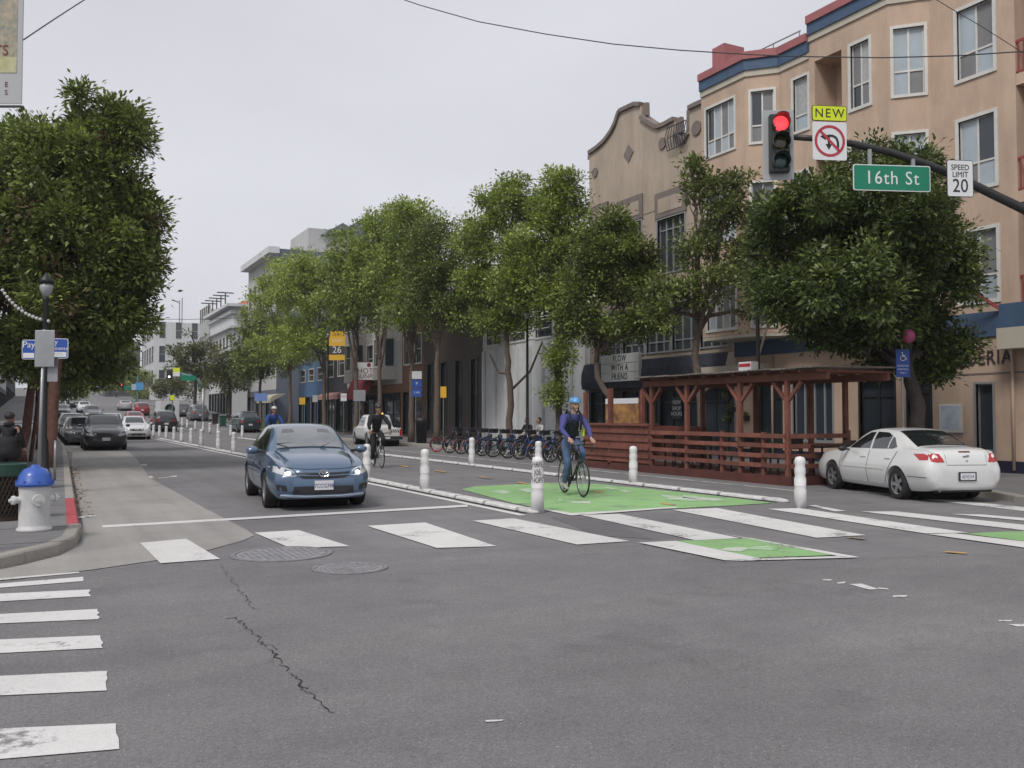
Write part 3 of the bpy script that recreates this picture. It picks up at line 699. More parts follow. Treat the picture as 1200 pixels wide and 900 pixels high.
# ---- mission revival building
V = thing('mission_building', 'beige mission style building with curved gable parapet and dark shopfront', 'building', (24, 28, 0))
pts = [(690.5, 188), (691, 181), (700, 175), (709, 167), (717, 156), (722, 146), (725, 136), (727, 132), (744, 124), (751, 124), (751.5, 139), (760, 145), (770.5, 151), (780, 147.5), (790.5, 141.5), (791, 148), (791.5, 160), (800, 170), (807.5, 158), (808, 129), (816, 125), (838, 116)]
PP = [AX(u, v, XN) for u, v in pts]
yV0, yV1 = yA1 + .01, PP[0].y
Zs = 9.4
face = [(p.y, p.z) for p in PP]
face[-1] = (yV0, face[-1][1])
mb = MB(); poly = [(XN, y, z) for y, z in face] + [(XN, yV0, Zs), (XN, yV1, Zs)]
mb.prism(poly, (0, 0, 0), (.4, 0, 0)); part(mb, 'gable_parapet', M_TANB, V)
mb = MB()
for i in range(len(face) - 1):
    a = Vector((XN + .15, *face[i])); b = Vector((XN + .15, *face[i + 1])); mb.beam(a + Vector((0, 0, .07)), b + Vector((0, 0, .07)), .52, .16)
part(mb, 'parapet_coping', M_TRIMB, V)
def vh(u0, u1, v0, v1): # v at middle
    um = (u0 + u1) / 2; return (YU(u1, XN) - yV0, YU(u0, XN) - yV0, ZU(um, v1, XN), ZU(um, v0, XN))
hv = [vh(771, 803, 254, 318), vh(726, 752, 262, 322), vh(696, 712, 268, 325)]
lowz = (3.95, 5.7)
hl = [(k * 1.62 + .35, k * 1.62 + 1.8, *lowz) for k in range(5)]
hl = [h for h in hl if h[1] < yV1 - yV0 - .1]
hs_ = [(.3, 2.6, .13, 2.5), (2.9, 4.1, .13, 2.5), (4.4, 6.6, .7, 2.5), (6.9, yV1 - yV0 - .2, .13, 2.5)]
mb = MB(); wall(mb, (XN, yV0), (XN, yV1), 3.7, Zs, hv + hl, .25, OUTX); mb.quad((XN, yV1, 0), (32, yV1, 0), (32, yV1, Zs), (XN, yV1, Zs)); mb.quad((XN + .4, yV0, Zs + .02), (32, yV0, Zs + .02), (32, yV1, Zs + .02), (XN + .4, yV1, Zs + .02)); part(mb, 'upper_wall', M_TANB, V)
for h in hv:
    window(V, (XN, yV0), (XN, yV1), h, 3, .8, .06, M_FRL, out=OUTX, depth=.22)
    y0, y1 = yV0 + h[0], yV0 + h[1]
    part(MB().box(XN - .06, XN, y0 - .12, y1 + .12, h[3] + .07, h[3] + 1.05), 'window_hood', M_TRIMB, V); part(MB().box(XN - .075, XN - .06, y0 + .1, y1 - .1, h[3] + .25, h[3] + .8), 'hood_panel', M_TANB, V)
for h in hl: window(V, (XN, yV0), (XN, yV1), h, 2, .22, .05, M_FRL, out=OUTX, depth=.22)
M_NAVR = mat('rough_navy_fascia', (.028, .032, .05), .8, var=.3, vscale=5, bump=.8, bscale=9)
mb = MB(); wall(mb, (XN - .06, yV0), (XN - .06, yV1), 0, 2.6, hs_, .25, OUTX); part(mb, 'shopfront_wall', mat('dark_shopfront', (.035, .037, .045), .6, var=.2), V)
for h in hs_: window(V, (XN - .06, yV0), (XN - .06, yV1), h, 1 if h[1] - h[0] < 2 else 2, .8, .04, M_FRD, out=OUTX, depth=.25, name='shop_window')
mb = MB(); n = 30; vs = []; fs = []
for i in range(n + 1):
    for j, (dx, z) in enumerate([(.0, 2.6), (.30, 2.62), (.38, 2.9), (.34, 3.3), (.22, 3.66), (0, 3.72)]):
        vs.append((XN - .06 - dx - rnd.uniform(0, .05), yV0 + (yV1 - yV0) * i / n, z))
for i in range(n):
    for j in range(5): fs.append((i * 6 + j, i * 6 + j + 1, i * 6 + 7 + j, i * 6 + 6 + j))
part(mb.add(vs, fs), 'shop_fascia', M_NAVR, V)
for (u, v, r) in ((698, 202, .2), (777, 168, .22), (817, 150, .26)):
    p = AX(u, v, XN); part(MB().lathe([(r, -.05), (r, .02), (r * .8, .02), (r * .8, -.01), (0, -.01)], 20, (XN - .01, p.y, p.z), 'x').xf(Matrix.Identity(4)), 'round_vent', M_TRIMB, V)
p = AX(737, 180, XN); part(MB().add([(XN - .04, p.y - .34, p.z), (XN - .04, p.y, p.z - .36), (XN - .04, p.y + .34, p.z), (XN - .04, p.y, p.z + .36), (XN + .01, p.y - .34, p.z), (XN + .01, p.y, p.z - .36), (XN + .01, p.y + .34, p.z), (XN + .01, p.y, p.z + .36)],
     [(0, 1, 2, 3), (0, 1, 5, 4), (1, 2, 6, 5), (2, 3, 7, 6), (3, 0, 4, 7)]), 'diamond_ornament', M_TRIMB, V)
mb = MB(); y0, y1 = YU(808, XN), YU(786, XN); zt_, zb_ = ZU(797, 146, XN), ZU(797, 173, XN)
for k in range(9):
    y = y0 + (y1 - y0) * k / 8; mb.tube([(XN - .12, y, zb_), (XN - .22 - .05 * math.sin(k), y, (zb_ + zt_) / 2), (XN - .12, y, zt_)], .018, 6)
for z in (zb_, (zb_ + zt_) / 2 + .05, zt_): mb.tube([(XN - .15, y0, z), (XN - .15, y1, z)], .018, 6)
part(mb, 'iron_grille', mat('wrought_iron', (.04, .045, .06), .5), V)
# marquee sign
S = thing('shop_sign', 'white letter board sign on the navy shop fascia, crossed by a trunk', 'sign', (XN - .5, YU(726, XN - .5), 3.4))
w = (YU(704, XN - .5) - YU(748, XN - .5)) / 2; z0, z1 = ZU(726, 447, XN - .5) - 3.4, ZU(726, 415, XN - .5) - 3.4
MB().box(-.04, .12, -w, w, z0, z1).build('board', mat('sign_board_white', (.50, .51, .51), .5, stain=.2), S, bevel=.01)
mb = MB()
for k in (1, 2): z = z0 + (z1 - z0) * k / 3; mb.box(-.046, -.04, -w, w, z - .006, z + .006)
mb.build('letter_rail', M_FRD, S)
for k, s in enumerate(('FLOW', 'WITH A', 'FRIEND')):
    text('lettering', s, .36, M_BLKINK, S, frame((-.052, -w * .02, z1 - (z1 - z0) * (k + .5) / 3), (0, -1, 0), (0, 0, 1)), .004, xs=.8, space=1.2)

# ---- further buildings on the right side
def simple_building(name, label, y0, y1, h, m, floors, X=XN, depth_x=14, cornice=None, ground=None, nb=4, wf=None, mp=None, parapet=.0, gz0=None, ww=.6, gm=None, gnb=3, side_win=0, gx=.0, gtop=3.6, side_m=None):
    g = gz(y0) if gz0 is None else gz0
    B = thing(name, label, 'building', (X + 3, (y0 + y1) / 2, g))
    L = y1 - y0; holes = []
    for (za, zb) in floors:
        for k in range(nb):
            c = L * (k + .5) / nb; w = L / nb * ww / 2; holes.append((c - w, c + w, g + za, g + zb))
    mb = MB(); wall(mb, (X, y0), (X, y1), g + (gtop if ground else 0), g + h, holes, .2, OUTX)
    mb.quad((X, y1, g - 2), (X + depth_x, y1, g - 2), (X + depth_x, y1, g + h), (X, y1, g + h)); mb.quad((X + depth_x, y0, g + h - .05), (X, y0, g + h - .05), (X, y1, g + h - .05), (X + depth_x, y1, g + h - .05))
    part(mb, 'wall', m, B)
    sw = []
    if side_win:
        for (za, zb) in floors:
            for k in range(side_win): c = depth_x * (k + .5) / side_win; sw.append((c - .6, c + .6, g + za, g + zb))
    mb = MB(); wall(mb, (X, y0), (X + depth_x, y0), g - 1, g + h, sw, .2, Vector((0, -1))); part(mb, 'side_wall', side_m or m, B)
    for q in sw: window(B, (X, y0), (X + depth_x, y0), q, 0, .5, .08, wf, mp, out=Vector((0, -1)), depth=.18)
    for q in holes: window(B, (X, y0), (X, y1), q, 0, .5, .08, wf, mp, out=OUTX, depth=.18)
    if ground:
        gh_ = [(L * k / gnb + .25, L * (k + 1) / gnb - .25, g + .3, g + gtop - .6) for k in range(gnb)]
        mb = MB(); wall(mb, (X - .01, y0), (X - .01, y1), g - .5, g + gtop, gh_, .25, OUTX); part(mb, 'shopfront_wall', ground, B)
        for q in gh_: window(B, (X - .01, y0), (X - .01, y1), q, 1, .8, .04, M_FRD, mp if gm is None else gm, out=OUTX, depth=.25, name='shop_window')
    if cornice:
        part(MB().box(X - .35, X + .3, y0 - .05, y1 + .05, g + h - .1, g + h + .35), 'cornice', cornice, B); part(MB().box(X - .18, X + .2, y0, y1, g + h - .45, g + h - .1), 'frieze', cornice, B)
    return B
M_WHT = mat('white_clapboard', (.62, .63, .64), .7, var=.05, stain=.15); M_BRN = mat('dark_brown_cladding', (.065, .05, .043), .7, var=.15)
M_BRK = mat('brown_brick', (.17, .085, .05), .85, var=.2, vscale=9, bump=.3); M_HOT = mat('hotel_pale_siding', (.40, .39, .37), .75, stain=.15)
M_BLK = mat('blue_black_paint', (.03, .033, .045), .6, var=.1); M_BLU = mat('mural_blue_paint', (.075, .155, .29), .65, var=.12); M_SLT = mat('slate_grey_wall', (.115, .135, .17), .8, var=.06, vscale=.4, stain=.12)
M_LTG = mat('light_grey_stone', (.45, .45, .45), .8, stain=.15); M_WH2 = mat('white_painted_wall', (.60, .61, .62), .8, stain=.12); M_REDT = mat('red_clay_tile', (.40, .12, .07), .8, var=.2, vscale=3)
M_CHR = mat('charcoal_wall', (.06, .065, .08), .7, var=.1)
yW1 = YU(566, XN); yBr1 = YU(497, XN); yBk1 = YU(472, XN); yH1 = YU(408, XN); yN1 = YU(382, XN)
Bw = simple_building('white_building', 'white clapboard building with tall pilasters behind the bike docks', yV1 + .02, yW1, 8.6, M_WHT, [(5.2, 7.2)], nb=4, cornice=M_WHT)
for k in range(9):
    y = yV1 + .25 + (yW1 - yV1 - .5) * k / 8; part(MB().box(XN - .14, XN - .012, y - .09, y + .09, 0, 4.9), 'pilaster', M_WHT, Bw)
for k in range(8):
    z = 5.2 + k * .42; part(MB().box(XN - .03, XN - .003, yV1 + .03, yW1, z - .02, z + .02), 'clapboard', M_WHT, Bw)
simple_building('brown_building', 'dark brown building with tall narrow black windows', yW1 + .02, yBr1, 7.6, M_BRN, [(.6, 4.6)], nb=4, wf=M_FRD, ww=.36, cornice=M_BRN)
simple_building('brick_building', 'narrow brown brick building beside the hotel', yBr1 + .02, yBk1, 9.0, M_BRK, [(4.8, 6.6)], nb=2, ground=M_BRK, gnb=1)
Hh = simple_building('hotel_building', 'pale sided hotel with bay windows over a brick ground floor', yBk1 + .02, yH1, 11.0, M_HOT, [(4.6, 6.5), (7.6, 9.6)], nb=3, ground=M_BRK, gnb=3, cornice=M_WFRAME)
for k in range(2):
    yb = yBk1 + (yH1 - yBk1) * (k * .55 + .22)
    mb = MB(); pl = [(XN, yb - 1.7), (XN - .8, yb - 1.0), (XN - .8, yb + 1.0), (XN, yb + 1.7)]
    hb = [(.35, 1.65, 4.8, 6.6), (.35, 1.65, 7.7, 9.6)]
    wall(mb, pl[1], pl[2], 3.9, 10.4, hb, .12, OUTX); 
    for (a, b) in ((0, 1), (2, 3)): mb.quad((*pl[a], 3.9), (*pl[b], 3.9), (*pl[b], 10.4), (*pl[a], 10.4))
    mb.add([(*p, 3.9) for p in pl] + [(*p, 10.4) for p in pl], [(0, 1, 2, 3), (4, 5, 6, 7)])
    part(mb, 'bay', M_HOT, Hh)
    for q in hb: window(Hh, pl[1], pl[2], q, 0, .5, .09, out=OUTX, depth=.12)
    p0, p1 = pl[0], pl[1]; oo = facet_out(p0, p1)
    part(MB().prism([(p0[0] + (p1[0] - p0[0]) * t + oo.x * .01, p0[1] + (p1[1] - p0[1]) * t + oo.y * .01, z) for t, z in ((.25, 4.8), (.8, 4.8), (.8, 6.6), (.25, 6.6))], (0, 0, 0), tuple(oo * .02) + (0,)), 'bay_side_glass', M_GLASS, Hh)
simple_building('dark_building', 'narrow blue black building left of the hotel', yH1 + .02, yN1, 8.5, M_BLK, [(4.6, 6.6)], nb=2, ground=M_BLK, gnb=2)
simple_building('blue_mural_building', 'low building painted bright blue behind the street trees', yN1 + .02, 82, 6.0, M_BLU, [(4.4, 5.4)], nb=3, ground=M_BLU, gnb=4)
yg = YU(325, XN)
Gb = simple_building('slate_building', 'tall slate grey building with white cornice rising over the trees', yg, yg + 14, ZU(325, 291, XN) - gz(yg), M_LTG, [(5, 7.2), (9, 11.2), (13, 15.2)], nb=6, wf=M_WFRAME, depth_x=16, ground=M_SLT, side_m=M_SLT)
zt = ZU(325, 291, XN)
part(MB().box(XN - .9, XN + .2, yg - .1, yg + 14, zt - .5, zt + .15), 'cornice', M_WH2, Gb)
pa, pb_ = AY(360, 270, yg + 2), AY(415, 270, yg + 2)
part(MB().box(pa.x, pb_.x, yg + 1.5, yg + 9, zt - 1, pa.z + .2), 'penthouse', M_LTG, Gb)
pc = AY(390, 285, yg + 1.3); pd_ = AY(402, 262, yg + 1.3)
part(MB().add([(AY(377, 275, yg + 1).x, yg + 1, AY(377, 275, yg + 1).z), (AY(418, 272, yg + 1).x, yg + 1, AY(418, 272, yg + 1).z), (AY(402, 261, yg + 1).x, yg + 1, AY(402, 261, yg + 1).z), (AY(377, 275, yg + 1).x, yg + 8, AY(377, 275, yg + 1).z), (AY(418, 272, yg + 1).x, yg + 8, AY(418, 272, yg + 1).z), (AY(402, 261, yg + 1).x, yg + 8, AY(402, 261, yg + 1).z)], [(0, 1, 2), (3, 4, 5), (0, 2, 5, 3), (1, 2, 5, 4), (0, 1, 4, 3)]), 'penthouse_gable', M_SLT, Gb)
q0, q1 = AY(421, 258, yg + 6), AY(446, 258, yg + 6)
part(MB().box(q0.x, q1.x, yg + 5, yg + 10, zt - 2, q0.z), 'stair_tower', M_SLT, Gb)
yk = YU(274, XN); KL = YU(247, XN) - yk; zk = ZU(274, 356, XN)
Kb = simple_building('classical_building', 'white classical building with heavy cornices and red tiled roof', yk, yk + KL, zk - gz(yk), M_WH2, [(4.5, 6.6), (8, 10.1)], nb=7, depth_x=14, ground=M_WH2, side_win=4, gnb=8)
for dz, pr in ((0, .9), (-.8, .4), (-2.6, .5), (-5.4, .35)):
    part(MB().box(XN - pr, XN + .1, yk - pr, yk + KL, zk + dz - .35, zk + dz), 'cornice_band', M_WH2, Kb); part(MB().box(XN + .1, XN + 14, yk - pr, yk - .01, zk + dz - .35, zk + dz - .003), 'cornice_return', M_WH2, Kb)
part(MB().add([(XN + .3, yk - .6, zk + .02), (XN + 14, yk - .6, zk + .02), (XN + 14, yk + KL - 1, zk + .02), (XN + .3, yk + KL - 1, zk + .02), (XN + 4, yk + 4, zk + 1.7), (XN + 14, yk + 4, zk + 1.7), (XN + 14, yk + KL - 4, zk + 1.7), (XN + 4, yk + KL - 4, zk + 1.7)], [(0, 1, 5, 4), (0, 4, 7, 3), (4, 5, 6, 7), (2, 3, 7, 6), (1, 2, 6, 5)]), 'tiled_roof', M_REDT, Kb)
for k in range(5):
    y = yk + 2 + k * KL / 5.5; mb = MB(); mb.tube([(XN - .6, y, zk), (XN - .6, y, zk + 1.6)], .08, 6); mb.tube([(XN - 1.6, y, zk + 1.6), (XN + .4, y, zk + 1.6)], .08, 6); part(mb, 'roof_lamp', M_FRD, Kb)
y2 = YU(246, XN); simple_building('grey_building', 'pale grey block just past the classical building', yk + KL + .5, YU(235, XN), zk + 1.2 - gz(yk + KL), M_LTG, [(5, 7), (9, 11), (13, 15)], nb=5, depth_x=12)
yf = YU(182, XN); zf = ZU(195, 390, XN)
Fb = simple_building('distant_white_building', 'distant white block with large windows where the street ends', yf, yf + 25, zf - gz(yf), M_WH2, [(3, 6.4), (8, 11.4), (13, 16.4)], X=XN, nb=5, depth_x=16, side_win=5, ww=.7)
part(MB().box(AY(206, 400, yf + 2).x, AY(219, 400, yf + 2).x, yf + 2, yf + 6, zf - 1, AY(212, 388, yf + 2).z + 1.0), 'stair_tower', M_LTG, Fb)
for u, v in ((210.5, 352), (213.5, 349)):
    p = AY(u, v, yf + 4); part(MB().tube([(p.x, p.y, zf), (p.x, p.y, p.z)], .12, 6), 'antenna', M_GREYM, Fb)
simple_building('distant_blue_building', 'distant dark blue block beside the white one', yf + 45, yf + 70, ZU(170, 405, XN + 1) * 1.12 - gz(yf + 45), M_CHR, [(4, 6), (8, 10), (12, 14)], X=14.5, nb=4, depth_x=8)
# ---- left side, mostly hidden by the trees
OUTX = Vector((1, 0))
for i, (y0, y1, h, m, lb) in enumerate([(24, 40, 9.5, M_BRN, 'dark brown shopfront building behind the nearest left tree'), (40.1, 58, 10.5, M_CHR, 'charcoal building further along the left pavement'), (58.1, 80, 9.5, M_LTG, 'grey building before the next crossing on the left'),
                                        (98, 125, 11, M_TANB, 'beige building past the crossing on the left'), (125.2, 165, 10, M_LTG, 'grey building far along the left side'), (165.5, 230, 12, M_BRN, 'brown building at the far end of the left side')]):
    simple_building('left_building', lb, y0, y1, h, m, [(5, 7)], X=-4.6, depth_x=-12, nb=4, ground=M_BLK if i % 2 == 0 else m, gnb=4)
OUTX = Vector((-1, 0))
# ------------------------------------------------------------------ trees
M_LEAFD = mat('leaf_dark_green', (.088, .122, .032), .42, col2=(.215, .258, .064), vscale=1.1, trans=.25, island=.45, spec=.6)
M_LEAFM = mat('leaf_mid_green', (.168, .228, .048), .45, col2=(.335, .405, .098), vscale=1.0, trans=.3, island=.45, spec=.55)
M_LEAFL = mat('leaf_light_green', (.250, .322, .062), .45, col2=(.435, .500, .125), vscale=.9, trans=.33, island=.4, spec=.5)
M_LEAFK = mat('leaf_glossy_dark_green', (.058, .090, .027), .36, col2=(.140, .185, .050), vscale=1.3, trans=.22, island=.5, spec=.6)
M_LEAFO = mat('leaf_olive', (.085, .100, .032), .5, col2=(.175, .180, .060), vscale=.8, trans=.25, island=.4, spec=.4)
M_BARK = mat('grey_bark', (.125, .095, .078), .9, var=.25, vscale=9, bump=.6, bscale=22)
M_BARKR = mat('red_brown_bark', (.17, .085, .065), .9, var=.25, vscale=8, bump=.6, bscale=20)
M_BARKD = mat('dark_bark', (.055, .045, .04), .9, var=.25, vscale=9, bump=.5, bscale=20)
def lobes(blobs, rng, k=7, f=.40):
    """break each big lobe into smaller leafy masses with gaps between them"""
    out = []
    for b in blobs:
        ang = rng.random() * 6.28
        for i in range(k):
            zf = -0.75 + 1.65 * (i + .5) / k; rr_ = math.sqrt(max(0.05, 1 - min(1, abs(zf)) ** 2)); a = ang + i * 2.4
            r = .62 + .16 * rng.random(); s_ = f * (.75 + .5 * rng.random())
            out.append((b[0] + b[3] * r * rr_ * math.cos(a), b[1] + b[4] * r * rr_ * math.sin(a), b[2] + b[5] * r * zf, b[3] * s_, b[4] * s_, b[5] * s_ * .85))
        out.append((b[0], b[1], b[2], b[3] * .5, b[4] * .5, b[5] * .5))
    return out
def leaf_mesh(name, blobs, n, size, rng, shell=.45, clump=.34, per=46, tuft=None):
    """leaves: pointed folded blades gathered in clumps through the crown's volume"""
    vol = np.array([b[3] * b[4] * b[5] for b in blobs]) ** .8; vol /= vol.sum()
    nc = max(6, n // per); cc = []; nn = []
    idx = rng.choice(len(blobs), nc, p=vol)
    for i in idx:
        b = blobs[i]; d = rng.normal(size=3); d /= np.linalg.norm(d); r = rng.random() ** shell
        r *= 1 + .12 * math.sin(d[0] * 5 + i) + .10 * math.sin(d[2] * 7 + 2 * i) + .05 * rng.normal()
        cc.append([b[0] + d[0] * b[3] * r, b[1] + d[1] * b[4] * r, b[2] + d[2] * b[5] * r]); nn.append(d)
    cc = np.array(cc); nn = np.array(nn)
    if tuft is not None:
        cc = np.vstack([cc, tuft]); nn = np.vstack([nn, np.tile([0, 0, 1.], (len(tuft), 1))])
    nc = len(cc); w = rng.gamma(3, 1 / 3, nc); cnt = np.maximum(5, (per * w).astype(int)); ci = np.repeat(np.arange(nc), cnt); N = len(ci)
    cs = clump * (.6 + .8 * rng.random(nc))
    P = cc[ci] + np.clip(rng.normal(size=(N, 3)), -1.7, 1.7) * (cs[ci] * .55)[:, None] * np.array([1, 1, .8])
    D = (P - cc[ci]) / (cs[ci] * .55)[:, None] * .8 + nn[ci] * .35 + rng.normal(size=(N, 3)) * .35 + np.array([0, 0, .12]); D /= np.linalg.norm(D, axis=1)[:, None]      # blade direction
    U = np.array([0, 0, 1.]) + rng.normal(size=(N, 3)) * .4 + nn[ci] * .35
    S = np.cross(D, U); S /= np.maximum(1e-6, np.linalg.norm(S, axis=1))[:, None]; Nn = np.cross(S, D)
    L = (size * (.6 + .8 * rng.random(N)))[:, None]; Wd = L * .24
    V = np.empty((N, 4, 3)); V[:, 0] = P; V[:, 1] = P + D * L * .45 + S * Wd + Nn * L * .05; V[:, 2] = P + D * L - Nn * L * .10; V[:, 3] = P + D * L * .45 - S * Wd + Nn * L * .05
    me = bpy.data.meshes.new(name); me.vertices.add(N * 4); me.vertices.foreach_set('co', V.reshape(-1))
    me.loops.add(N * 4); me.loops.foreach_set('vertex_index', np.arange(N * 4, dtype=np.int32)); me.polygons.add(N)
    me.polygons.foreach_set('loop_start', np.arange(0, N * 4, 4, dtype=np.int32)); me.polygons.foreach_set('loop_total', np.full(N, 4, np.int32))
    me.update(calc_edges=True); return me
def wob(a, b, n, amp, rng):
    a = Vector(a); b = Vector(b); out = []
    for i in range(n + 1):
        t = i / n; p = a.lerp(b, t); k = math.sin(t * math.pi) * amp; out.append(p + Vector((rng.normal() * k, rng.normal() * k, rng.normal() * k * .3)))
    return out
def tree(name, label, base, trunk, blobs, nleaf, size, lm, bm, r0=.16, seed=1, group='street trees', extra=(), shell=.45, clump=.34, per=46, tufts=0, nlimb=2, lm2=None, cat='tree', lm3=False, nsub=9):
    """trunk: points relative to base; blobs: (x,y,z,rx,ry,rz) relative to base"""
    rng = np.random.default_rng(seed)
    t = thing(name, label, cat, base, 0, group)
    mb = MB(); n = len(trunk); tp = [Vector(p) for p in trunk]
    fine = []
    for i in range(n - 1): fine += wob(tp[i], tp[i + 1], 4, .03, rng)[:-1]
    fine.append(tp[-1]); m_ = len(fine)
    mb.tube(fine, [r0 * (1.25 if i == 0 else 1) * (1 - .45 * i / m_) for i in range(m_)], 10)
    mb.build('trunk', bm, t, True)
    top = fine[-1]; lb = MB(); tip_pts = []
    for b in blobs:
        c = Vector(b[:3]); s = fine[int(rng.integers(int(m_ * .72), m_))]
        path = wob(s, s.lerp(c, .55) + Vector((0, 0, .1)), 4, .07, rng)[:-1] + wob(s.lerp(c, .55) + Vector((0, 0, .1)), c, 4, .08, rng)
        k = len(path); ra = r0 * .5; lb.tube(path, [ra * (1 - .72 * i / k) for i in range(k)], 7)
        for q in range(nlimb + 3):
            d = Vector(rng.normal(size=3)); d.normalize(); d.z = abs(d.z) * .7
            e = c + Vector((d.x * b[3], d.y * b[4], d.z * b[5])) * (.75 + .25 * rng.random())
            st = path[int(rng.integers(k // 2, k))]; pp = wob(st, e, 4, .07, rng); lb.tube(pp, [ra * .34 * (1 - .8 * i / 5) for i in range(5)], 5)
            if rng.random() < tufts: tip_pts.append([e.x, e.y, e.z])
    for pp in extra: lb.tube([Vector(p) for p in pp], [r0 * .4 * (1 - .6 * i / len(pp)) for i in range(len(pp))], 7)
    lb.build('limbs', bm, t, True)
    tf = np.array(tip_pts) if tip_pts else None
    subs = lobes(blobs, rng, nsub)
    link('crown', leaf_mesh('crown', subs, nleaf, size, rng, shell, clump, per, tf), lm, t)
    if lm2: link('painted_lit_tops', leaf_mesh('painted_lit_tops', [(b[0], b[1], b[2] + b[5] * .38, b[3] * .9, b[4] * .9, b[5] * .75) for b in subs], nleaf // 3, size, rng, .2, clump, per), lm2, t)  # second leaf tone over lobe tops, mostly paler, paints in sunlit tops
    if lm3: link('dry_leaves', leaf_mesh('dry_leaves', blobs[:6], nleaf // 20, size, rng, .3, clump * .8, per), mat('leaf_dry_brown', (.13, .085, .045), .7, island=.4, trans=.2), t)
    return t
def px_blobs(base, Y, items):
    """crown lobes given by photo centre and radii in pixels at the trunk's distance"""
    out = []
    dep = base[0] * math.sin(YAW) + base[1] * math.cos(YAW); k = dep / FPX
    R_ = Vector((math.cos(YAW), -math.sin(YAW), 0)); F_ = Vector((math.sin(YAW), math.cos(YAW), 0))
    for (u, v, ru, rv, *off) in items:
        of = off[0] if off else 0.
        kk = (dep + of) / FPX; x = R_ * ((u - 600) * kk) + F_ * (dep + of); z = CAM_H + (486 - v) * kk
        out.append((x.x - base[0], x.y - base[1], z - base[2], ru * kk, ru * kk, rv * kk))
    return out
XT = 17.3
def sc_b(k, b, it): return px_blobs(b, 0, [(q[0], q[1], q[2] * k, q[3] * k, *q[4:]) for q in it])
# right side, near to far
b = (XT, 13.6, .13)
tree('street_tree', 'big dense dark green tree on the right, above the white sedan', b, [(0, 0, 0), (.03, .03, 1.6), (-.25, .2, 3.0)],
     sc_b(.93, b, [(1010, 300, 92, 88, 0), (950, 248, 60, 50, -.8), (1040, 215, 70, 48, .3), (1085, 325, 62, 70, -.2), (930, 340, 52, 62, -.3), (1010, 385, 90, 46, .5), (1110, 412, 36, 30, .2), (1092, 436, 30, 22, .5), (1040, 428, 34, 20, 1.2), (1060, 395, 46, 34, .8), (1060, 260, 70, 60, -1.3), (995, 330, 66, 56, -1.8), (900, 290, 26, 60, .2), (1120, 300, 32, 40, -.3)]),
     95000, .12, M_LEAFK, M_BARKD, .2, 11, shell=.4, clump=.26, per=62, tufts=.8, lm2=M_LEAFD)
b = (XT, yx(822, XT), .13)
tree('street_tree', 'sparse open tree with bare branches behind the red parklet roof', b, [(0, 0, 0), (.0, .0, 1.8), (-.1, .15, 3.2), (.0, -.1, 4.6)],
     px_blobs(b, 0, [(822, 215, 26, 24), (850, 250, 34, 34), (815, 290, 34, 30), (865, 215, 26, 20), (838, 330, 40, 26, -.6), (790, 345, 34, 30, -.4), (868, 300, 26, 36), (772, 365, 20, 22), (880, 365, 20, 26), (900, 240, 18, 22), (810, 195, 14, 14)]),
     13000, .13, M_LEAFD, M_BARK, .15, 12, shell=.6, clump=.24, per=40, tufts=.6, extra=[[(0, 0, 2.0), (.25, -.5, 2.45), (.5, -1.1, 2.3), (.7, -1.6, 2.9), (.8, -1.9, 3.9)]])
b = (XT, yx(716, XT), .13)
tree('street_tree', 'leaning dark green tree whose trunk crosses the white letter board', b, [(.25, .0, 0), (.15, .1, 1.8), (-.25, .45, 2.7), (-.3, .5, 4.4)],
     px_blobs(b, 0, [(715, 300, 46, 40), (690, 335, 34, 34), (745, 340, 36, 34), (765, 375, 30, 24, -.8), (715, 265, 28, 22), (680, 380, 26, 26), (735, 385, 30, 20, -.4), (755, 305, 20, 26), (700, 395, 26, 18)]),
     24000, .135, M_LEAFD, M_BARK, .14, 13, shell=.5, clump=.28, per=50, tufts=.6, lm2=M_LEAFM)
b = (XT, yx(655, XT), .13)
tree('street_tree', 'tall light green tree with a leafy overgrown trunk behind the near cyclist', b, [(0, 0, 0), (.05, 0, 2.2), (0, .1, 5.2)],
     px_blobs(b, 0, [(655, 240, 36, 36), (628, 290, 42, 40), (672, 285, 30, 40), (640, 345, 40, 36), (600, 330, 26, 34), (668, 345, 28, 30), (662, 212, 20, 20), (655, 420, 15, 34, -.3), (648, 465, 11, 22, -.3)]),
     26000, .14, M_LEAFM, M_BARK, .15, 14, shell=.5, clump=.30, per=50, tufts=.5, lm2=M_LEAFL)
b = (XT, yx(598, XT), .13)
tree('street_tree', 'light green tree with a forked trunk standing in the bike dock row', b, [(0, 0, 0), (.0, 0, 2.4), (-.1, .1, 4.0), (-.1, .2, 5.5)],
     px_blobs(b, 0, [(592, 245, 32, 38), (565, 285, 30, 36), (612, 300, 30, 40), (590, 345, 36, 36), (622, 250, 22, 30), (555, 330, 22, 28), (600, 215, 18, 14), (582, 378, 28, 20), (612, 378, 18, 18)]),
     24000, .14, M_LEAFM, M_BARK, .15, 15, shell=.5, clump=.32, per=50, tufts=.4, lm2=M_LEAFL, extra=[[(0, 0, 2.4), (.5, -.8, 3.2), (.8, -1.3, 4.4)], [(0, 0, 3.1), (-.1, .9, 3.2), (-.2, 1.5, 4.0)]])
